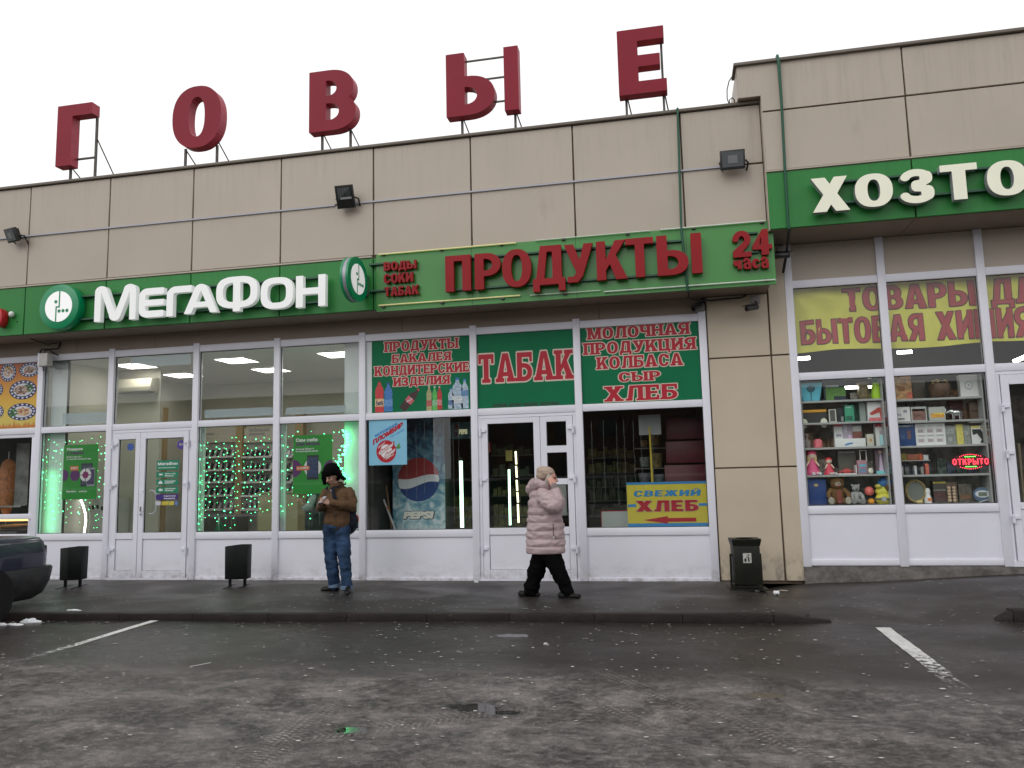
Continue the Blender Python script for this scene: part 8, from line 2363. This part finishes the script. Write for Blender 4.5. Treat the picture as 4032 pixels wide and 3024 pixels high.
def man():
    Y0 = -1.10
    m = lambda px, py, dy=0.0: Vector((U(px, py, Y0+dy)[0], Y0+dy, U(px, py, Y0+dy)[1]))
    g = m(1330, 2325); T = thing('person', 'standing person in black fur hat, brown jacket and blue jeans, looking down at a phone', 'person', (g.x, Y0, .10))
    rot = rad(-20)
    sk = MB()
    hc = m(1308, 1876, -.07)
    Rh = (Matrix.Rotation(rad(-26), 3, 'Z') @ Matrix.Rotation(rad(26), 3, 'X'))
    f = head_parts(sk, hc, Rh, 1.06)
    neck0 = m(1326, 1925, .0); limb(sk, [neck0, hc+Vector((.01, .03, -.04))], [.062, .055])
    limb(sk, [m(1326, 2070), m(1328, 1990), m(1328, 1945)], [.12, .125, .11])
    shR, elR, wrR = m(1374, 1938, .02), m(1382, 1993, -.02), m(1303, 1980, -.30)
    shL, elL, wrL = m(1280, 1940, .02), m(1262, 1998, -.08), m(1266, 1985, -.30)
    limb(sk, [m(1328, 1945), shR, elR, wrR], [.08, .055, .045, .028]); limb(sk, [m(1328, 1945), shL, elL, wrL], [.08, .055, .045, .028])
    ph = m(1270, 1968, -.385)
    hand(sk, wrR+(ph-wrR)*.5+Vector((0, -.01, -.012)), (ph-wrR)+Vector((-.02, 0, 0)), (0, .5, .85), (.2, .8, -.5), .5, 1.0, 1)
    hand(sk, wrL+(ph-wrL)*.45+Vector((-.03, -.02, -.006)), Vector((.45, -.55, .3)), (.3, .5, .8), (-.8, .3, -.4), .55, 1.0, 1)
    hipL, knL, anL = m(1300, 2088), m(1303, 2195, -.03), m(1317, 2308, .03)
    hipR, knR, anR = m(1350, 2088), m(1356, 2195, -.05), m(1367, 2316, -.10)
    limb(sk, [m(1326, 2070), hipL, knL, anL], [.12, .08, .055, .04]); limb(sk, [m(1326, 2070), hipR, knR, anR], [.12, .08, .055, .04])
    blob('body', sk, M_SKIN, T, .0075, 2)
    face_detail(T, f, Rh, 1.06)
    # jeans
    mb = MB()
    limb(mb, [m(1303, 2080), m(1300, 2130), m(1302, 2190, -.02), m(1311, 2250), m(1317, 2303, .03)], [.118, .108, .094, .088, .082])
    limb(mb, [m(1349, 2080), m(1352, 2130), m(1356, 2190, -.03), m(1361, 2250, -.06), m(1366, 2311, -.09)], [.118, .108, .096, .086, .080])
    mb.sphere(m(1326, 2072), (.185, .14, .10), 20, 12)
    blob('jeans', mb, M_JEAN, T, .011, 4, (.017, 6.5, (.7, .7, 1.5)), 3)
    for c, dy in ((m(1317, 2303, .03), 0), (m(1366, 2311, -.09), 0)):
        MB().lathe(c-Vector((0, 0, .035)), [(.074, 0), (.088, .004), (.090, .05), (.080, .055)], 20).build('jeans_cuff', mat('pale denim cuff', (.11, .17, .26), .8, noise=(60, .2)), T, smooth=True)
    # shoes
    for heel, toe in ((Vector((anL.x+.02, anL.y+.02, .135)), Vector((m(1272, 2325, .0).x, Y0+.02, .125))), (Vector((anR.x, anR.y+.03, .135)), Vector((m(1374, 2335, -.3).x, Y0-.34, .125)))):
        mb = MB(); limb(mb, [heel, heel+(toe-heel)*.5, toe], [.046, .045, .034]); limb(mb, [heel+Vector((0, 0, .06)), heel+(toe-heel)*.3+Vector((0, 0, .02))], [.052, .045])
        for q in range(5): p = heel+(toe-heel)*(q/4*1.08-.04); mb.sphere((p.x, p.y, .117), (.046, .046, .018), 12, 6)
        o = blob('shoe', mb, M_SHOE, T, .009, 3)
    # jacket
    mb = MB(); c = lambda px, py: m(px, py)
    rr = []
    for px, py, a, b in ((1325, 2077, .178, .135), (1325, 2066, .192, .15), (1325, 2050, .205, .16), (1326, 2015, .210, .165), (1328, 1980, .215, .165), (1330, 1950, .220, .155), (1331, 1932, .205, .135), (1329, 1918, .14, .11), (1325, 1906, .085, .085)):
        p = m(px, py); rr.append((p.x, p.y+.01, p.z, a, b))
    rings(mb, rr, 30, rot)
    limb(mb, [m(1372, 1940, .0), m(1388, 1972, .0), m(1386, 1996, -.03), m(1345, 1988, -.21), m(1308, 1981, -.285)], [.083, .082, .080, .068, .052])
    limb(mb, [m(1283, 1942, .0), m(1270, 1972, -.02), m(1264, 1999, -.08), m(1266, 1995, -.20), m(1268, 1989, -.27)], [.075, .074, .072, .060, .050])
    limb(mb, [m(1308, 1914, -.09), m(1326, 1908, -.02), m(1342, 1908, .03)], [.042, .058, .050])
    blob('jacket', mb, M_BROWN, T, .010, 4, (.013, 6, (.8, .8, 1.6)), 8)
    f_ = Vector((math.sin(rot), -math.cos(rot), 0)); s_ = Vector((math.cos(rot), math.sin(rot), 0))
    def front(px, py, off=.0):
        """point on the jacket front"""
        p = m(px, py); cx_ = m(1327, py).x; u = (p.x-cx_)/math.cos(rot)
        a, b = .212, .168
        if py < 1945: a, b = .21, .150
        if py > 2060: a, b = .19, .150
        u = max(-.95*a, min(.95*a, u)); w = b*math.sqrt(1-(u/a)**2)
        q = Vector((cx_, Y0+.01, p.z))+s_*u+f_*(w+off); return q
    MB().tube([front(1306, y, .004) for y in (1922, 1950, 1975)]+[front(1296, y, .006) for y in (2005, 2040, 2070)], .006, 6).build('zip', mat('dark zip', (.02, .014, .01), .5), T)
    MB().tube([front(1306, 1925, .012), front(1305, 1936, .012)], .005, 6).build('zip_puller', mat('bright steel', (.5, .5, .5), .3, 1), T)
    MB().tube([front(1352, 2020, .008), front(1353, 2048, .008)], .005, 6).build('pocket_zip', mat('dark zip', (.02, .014, .01), .5), T)
    p = front(1334, 1932, .008); MB().sphere(p, (.020, .012, .017), 10, 8).build('badge', mat('badge', (.18, .18, .26), .3), T)
    p = m(1324, 2078); rings_mb = MB(); rings(rings_mb, [(p.x, p.y, p.z-.03, .165, .125), (p.x, p.y, p.z+.02, .17, .13)], 26, rot); rings_mb.build('dark_shirt_hem', M_BLACK, T, smooth=True)
    # fur hat with ear flaps
    mb = MB(); R4 = Rh.to_4x4(); h = lambda x, y, z: hc+Rh @ Vector((x, y, z))
    mb.sphere(h(0, .03, .085), (.118, .125, .095), 18, 12, R4); mb.sphere(m(1305, 1851, -.02), (.122, .125, .095), 18, 12); mb.sphere(m(1306, 1842, -.0), (.108, .11, .075), 18, 12)
    mb.sphere(h(0, -.066, .085), (.112, .045, .052), 16, 10, R4); limb(mb, [m(1277, 1858, -.10), m(1275, 1882, -.11), m(1279, 1903, -.10)], [.038, .038, .028])
    mb.sphere(h(0, .09, .02), (.10, .05, .09), 16, 10, R4)
    limb(mb, [h(-.098, .01, .05), h(-.108, -.0, -.02), h(-.098, -.02, -.105)], [.040, .037, .030]); limb(mb, [h(-.098, .03, .05), h(-.10, .03, -.08)], [.042, .036])
    limb(mb, [h(.100, .03, .05), h(.115, .04, -.0), m(1358, 1886, -.05)], [.042, .040, .026]); limb(mb, [h(.08, .05, .0), h(.085, .02, -.06)], [.034, .026])
    blob('fur_hat', mb, M_FUR, T, .009, 2, (.009, 30, (1, 1, 1)), 2)
    # phone and backpack are carried: their own things
    P = thing('smartphone', 'dark smartphone held in both hands by the person in the fur hat', 'phone', ph)
    mt = Matrix.Rotation(rad(-20), 4, 'Z') @ Matrix.Rotation(rad(38), 4, 'X')
    MB().obox(ph, (.072, .150, .009), mt).build('phone_body', mat('phone maroon black', (.03, .012, .014), .3), P, bevel=.003)
    MB().obox(ph+mt.to_3x3() @ Vector((0, 0, .0055)), (.066, .14, .002), mt).build('screen', mat('phone screen glow', (.30, .30, .32), .2, emit=.15), P)
    B = thing('backpack', 'dark navy backpack on the back of the person in the brown jacket', 'backpack', m(1385, 2040, .22))
    mb = MB(); bc = m(1367, 2035, .24)
    mb.sphere(bc+Vector((0, .02, .12)), (.145, .11, .16), 16, 10); mb.sphere(bc+Vector((.01, .02, -.08)), (.155, .12, .19), 16, 10); mb.sphere(bc+Vector((.05, -.02, -.14)), (.10, .08, .10), 12, 8)
    blob('bag', mb, M_NAVY, B, .012, 4, (.012, 8, (1, 1, 1)), 5)
    limb_mb = MB(); limb(limb_mb, [m(1396, 2066, .12), m(1404, 2074, .08)], [.022, .026]); blob('side_pouch', limb_mb, M_NAVY, B, .008, 2)
    def strap(pts, w):
        mb = MB(); n = len(pts); v = []
        for i, p in enumerate(pts):
            d = (pts[min(i+1, n-1)]-pts[max(i-1, 0)]).normalized(); a = d.cross(f_).normalized()*w/2; b = f_*.008
            v += [p-a-b, p+a-b, p+a+b, p-a+b]
        fs = [(0, 1, 2, 3), tuple(4*(n-1)+k for k in (3, 2, 1, 0))]
        for i in range(n-1):
            for k in range(4): fs.append((4*i+k, 4*i+(k+1) % 4, 4*(i+1)+(k+1) % 4, 4*(i+1)+k))
        mb.add(v, fs).build('strap', M_NAVY, B, smooth=True)
    strap([m(1292, 1917, .06), m(1288, 1922, -.06), front(1283, 1932, .016), front(1277, 1950, .022), front(1276, 1975, .02)], .045)
    strap([m(1362, 1903, .10), m(1357, 1906, -.06), front(1347, 1920, .030), front(1345, 1935, .026), front(1350, 1952, .022), front(1358, 1972, .020)], .050)
man()

M_PUFF = mat('pale mauve quilted nylon', (.40, .30, .31), .42, noise=(3, .05), bump=(14, .35))
M_KNIT = mat('beige knit', (.43, .325, .26), .85, noise=(40, .12), bump=(110, .6))
def woman():
    Y0 = -1.48
    m = lambda px, py, dy=0.0: Vector((U(px, py, Y0+dy)[0], Y0+dy, U(px, py, Y0+dy)[1]))
    T = thing('person', 'person walking in a long pale mauve quilted coat and beige knit hat', 'person', (m(2150, 2350).x, Y0, .09))
    hc = m(2165, 1885)
    Rh = Matrix.Rotation(rad(84), 3, 'Z') @ Matrix.Rotation(rad(6), 3, 'X')
    sk = MB(); f = head_parts(sk, hc, Rh, 1.0)
    limb(sk, [m(2140, 1935), m(2152, 1905)], [.06, .052]); limb(sk, [m(2150, 2160), m(2145, 2060), m(2140, 1960)], [.13, .13, .11])
    sh, el, wr = m(2142, 1955, -.17), m(2190, 1990, -.21), m(2181, 1925, -.16)
    limb(sk, [m(2140, 1960), sh, el, wr], [.08, .05, .042, .028])
    hand(sk, m(2173, 1902, -.135), m(2163, 1876, -.115)-m(2176, 1910, -.14), (1, .05, .25), (.1, -1, 0), .22, 1.0, 1)
    an1, an2 = m(2082, 2338, .06), m(2243, 2335, -.06)
    limb(sk, [m(2150, 2160), m(2128, 2190, .05), m(2107, 2255, .06), an1, m(2098, 2345, .06)], [.12, .08, .055, .04, .035])
    limb(sk, [m(2150, 2160), m(2172, 2190, -.05), m(2208, 2260, -.06), an2, m(2250, 2343, -.06)], [.12, .08, .055, .04, .035])
    blob('body', sk, M_SKINC, T, .0075, 2)
    face_detail(T, f, Rh, 1.0, False)
    mb = MB(); R4 = Rh.to_4x4(); h = lambda x, y, z: hc+Rh @ Vector((x, y, z))
    mb.sphere(h(0, .05, -.005), (.079, .055, .075), 14, 10, R4); blob('hair', mb, mat('brown grey hair', (.13, .08, .05), .7, noise=(60, .3)), T, .009, 2)
    # knit hat: slouched ellipsoid with a turned band
    mb = MB(); Ry = Matrix.Rotation(rad(24), 4, 'Y')
    mb.sphere(m(2147, 1861), (.126, .105, .080), 20, 12, Ry); mb.sphere(m(2134, 1874), (.085, .10, .07), 16, 10, Ry); mb.sphere(m(2158, 1857), (.095, .098, .068), 16, 10, Ry)
    blob('knit_hat', mb, M_KNIT, T, .008, 4, (.006, 10, (1, 1, 2.4)), 6)
    # coat: quilted rings
    seams = [2181, 2150, 2121, 2089, 2056, 2027, 1998, 1962, 1925]
    prof = {2181: (2149, 77), 2150: (2149, 77), 2121: (2148, 76), 2089: (2147, 74), 2056: (2146, 71), 2027: (2145, 68), 1998: (2144, 64), 1962: (2139, 57), 1925: (2137, 44)}
    rr = []
    for a, b in zip(seams[:-1], seams[1:]):
        for k in range(6):
            u = k/6; py = a+(b-a)*u
            c_ = prof[a][0]+(prof[b][0]-prof[a][0])*u; w = prof[a][1]+(prof[b][1]-prof[a][1])*u
            bul = .013*(1-abs(2*u-1)**2.2)-.007 if u > 0 else -.011
            p = m(c_, py); rx = w*.00343+bul; rr.append((p.x, p.y, p.z, rx, (.19 if py > 1960 else .17)*(w/76)**.35+bul))
    p = m(2139, 1925); rr.append((p.x, p.y, p.z, .12, .13)); p = m(2142, 1912); rr.append((p.x, p.y, p.z, .085, .09))
    mb = MB(); rings(mb, rr, 56)
    me_o = mb.build('coat', M_PUFF, T, smooth=True)
    me = me_o.data
    for v in me.vertices:
        n = v.normal; q = Vector((v.co.x*8, v.co.y*8, v.co.z*17)); v.co += Vector((n.x, n.y, 0))*.020*mnoise.fractal(q, .8, 2, 3)
    md = me_o.modifiers.new('sub', 'SUBSURF'); md.levels = 1; md.render_levels = 1
    # sleeve with bulges
    def chain(pts, rs, n=9):
        out = []; ro = []
        for i in range(len(pts)-1):
            for k in range(n):
                u = k/n; p = pts[i].lerp(pts[i+1], u); r_ = rs[i]+(rs[i+1]-rs[i])*u
                out.append(p); ro.append(r_)
        out.append(pts[-1]); ro.append(rs[-1])
        L_ = 0; res = []
        for i, p in enumerate(out):
            if i: L_ += (p-out[i-1]).length
            res.append(ro[i]+.012*abs(math.sin(L_/.115*PI))**.6-.008)
        return out, res
    pts = [m(2138, 1948, -.12), m(2152, 1966, -.19), m(2172, 1990, -.225), m(2191, 1992, -.235), m(2198, 1970, -.22), m(2188, 1940, -.175)]
    o_, r_ = chain(pts, [.105, .112, .108, .098, .090, .066], 7)
    mb = MB(); limb(mb, o_, r_, 16)
    blob('sleeve', mb, M_PUFF, T, .010, 2, (.016, 9, (1, 1, 1)), 4)
    mb = MB(); limb(mb, [m(2187, 1936, -.17), m(2181, 1915, -.155)], [.050, .046]); blob('knit_cuff', mb, mat('grey knit cuff', (.22, .18, .17), .9, bump=(120, .6)), T, .008, 2)
    mb = MB(); limb(mb, [m(2108, 1950, .17), m(2128, 2000, .22), m(2150, 2050, .22)], [.09, .085, .07]); blob('sleeve', mb, M_PUFF, T, .014, 3)
    # hood lying on the back and round the neck
    mb = MB(); limb(mb, [m(2160, 1925, -.08), m(2140, 1908, -.13), m(2115, 1902, -.11), m(2096, 1910, .0), m(2115, 1905, .11), m(2140, 1912, .13), m(2160, 1925, .08)], [.036, .052, .062, .070, .062, .05, .036])
    limb(mb, [m(2100, 1900), m(2088, 1922), m(2084, 1932)], [.060, .066, .050]); mb.sphere(m(2120, 1920), (.10, .13, .06), 16, 10)
    blob('hood', mb, M_PUFF, T, .010, 4, (.012, 8, (1, 1, 1.6)), 9)
    q0, q1 = m(2178, 2062, -.185), m(2180, 2112, -.195)
    MB().tube([q0, q1], .006, 6).build('pocket_zip', mat('dark mauve zip', (.08, .05, .055), .5), T); MB().tube([q1, q1-Vector((0, .004, .03))], .007, 6).build('zip_puller', M_WHITE, T)
    # trousers
    mb = MB()
    limb(mb, [m(2140, 2172, .03), m(2122, 2215, .05), m(2104, 2275, .06), m(2090, 2325, .06)], [.150, .125, .108, .100]); mb.sphere(m(2092, 2335, .06), (.105, .085, .05), 14, 8)
    limb(mb, [m(2162, 2172, -.03), m(2186, 2220, -.05), m(2212, 2275, -.06), m(2232, 2322, -.06)], [.150, .120, .098, .088]); mb.sphere(m(2236, 2330, -.06), (.090, .075, .045), 14, 8)
    blob('trousers', mb, mat('black trouser cloth', (.003, .003, .0035), .9, spec=.06, noise=(9, .3)), T, .013, 4, (.018, 7, (1, 1, 1.5)), 11)
    for (a, b, dy) in ((2052, 2116, .06), (2208, 2276, -.06)):
        g0 = m(a, 2350, dy); g1 = m(b, 2350, dy); zg = .095
        mb = MB()
        for k in range(7):
            u = k/6; x = g0.x+(g1.x-g0.x)*u; mb.sphere((x, Y0+dy, zg+.035-.012*u), (.045, .042, .040-.012*u), 12, 8)
        for k in range(8):
            u = k/7; mb.sphere((g0.x-.01+(g1.x-g0.x+.02)*u, Y0+dy, zg+.012), (.03, .044, .014), 10, 6)
        blob('shoe', mb, M_SHOE, T, .008, 3)
    P = thing('smartphone', 'pale phone held to the ear of the person in the quilted coat', 'phone', m(2156, 1892, -.1))
    MB().obox(m(2158, 1889, -.105), (.07, .012, .14), Matrix.Rotation(rad(28), 4, 'Y')).build('phone_body', mat('pale phone', (.35, .33, .28), .3), P, bevel=.004)
woman()
def customer():
    Y0 = .95
    m = lambda px, py, dy=0.0: Vector((U(px, py, Y0+dy)[0], Y0+dy, U(px, py, Y0+dy)[1]))
    T = thing('person', 'person in a grey sleeve seen inside the shop below the right green phone advert', 'person', (m(1235, 2060).x, Y0, ZB))
    sk = MB(); c = m(1246, 1900); limb(sk, [m(1240, 2250), m(1242, 2060), m(1244, 1965)], [.12, .14, .12]); limb(sk, [m(1244, 1950), c], [.06, .06]); sk.sphere(c, (.085, .10, .12), 14, 10)
    limb(sk, [m(1225, 1970, -.1), m(1205, 2005, -.2), m(1192, 1985, -.25)], [.05, .04, .035]); hand(sk, m(1184, 1975, -.27), (-.5, -.6, .3), (0, .5, .8), (.6, .4, .5), .5, 1.0, 1)
    blob('body', sk, M_SKIN, T, .014, 2)
    mb = MB(); limb(mb, [m(1242, 2090), m(1243, 2030), m(1245, 1965)], [.17, .19, .17]); blob('jacket', mb, mat('dark jacket', (.03, .04, .04), .8), T, .016, 3, (.02, 7, (1, 1, 1)), 3)
    mb = MB(); limb(mb, [m(1240, 1962, -.08), m(1222, 1990, -.17), m(1203, 2002, -.22)], [.085, .075, .06]); blob('grey_sleeve', mb, mat('grey sleeve cloth', (.30, .34, .34), .8), T, .012, 3, (.015, 9, (1, 1, 1)), 6)
customer()
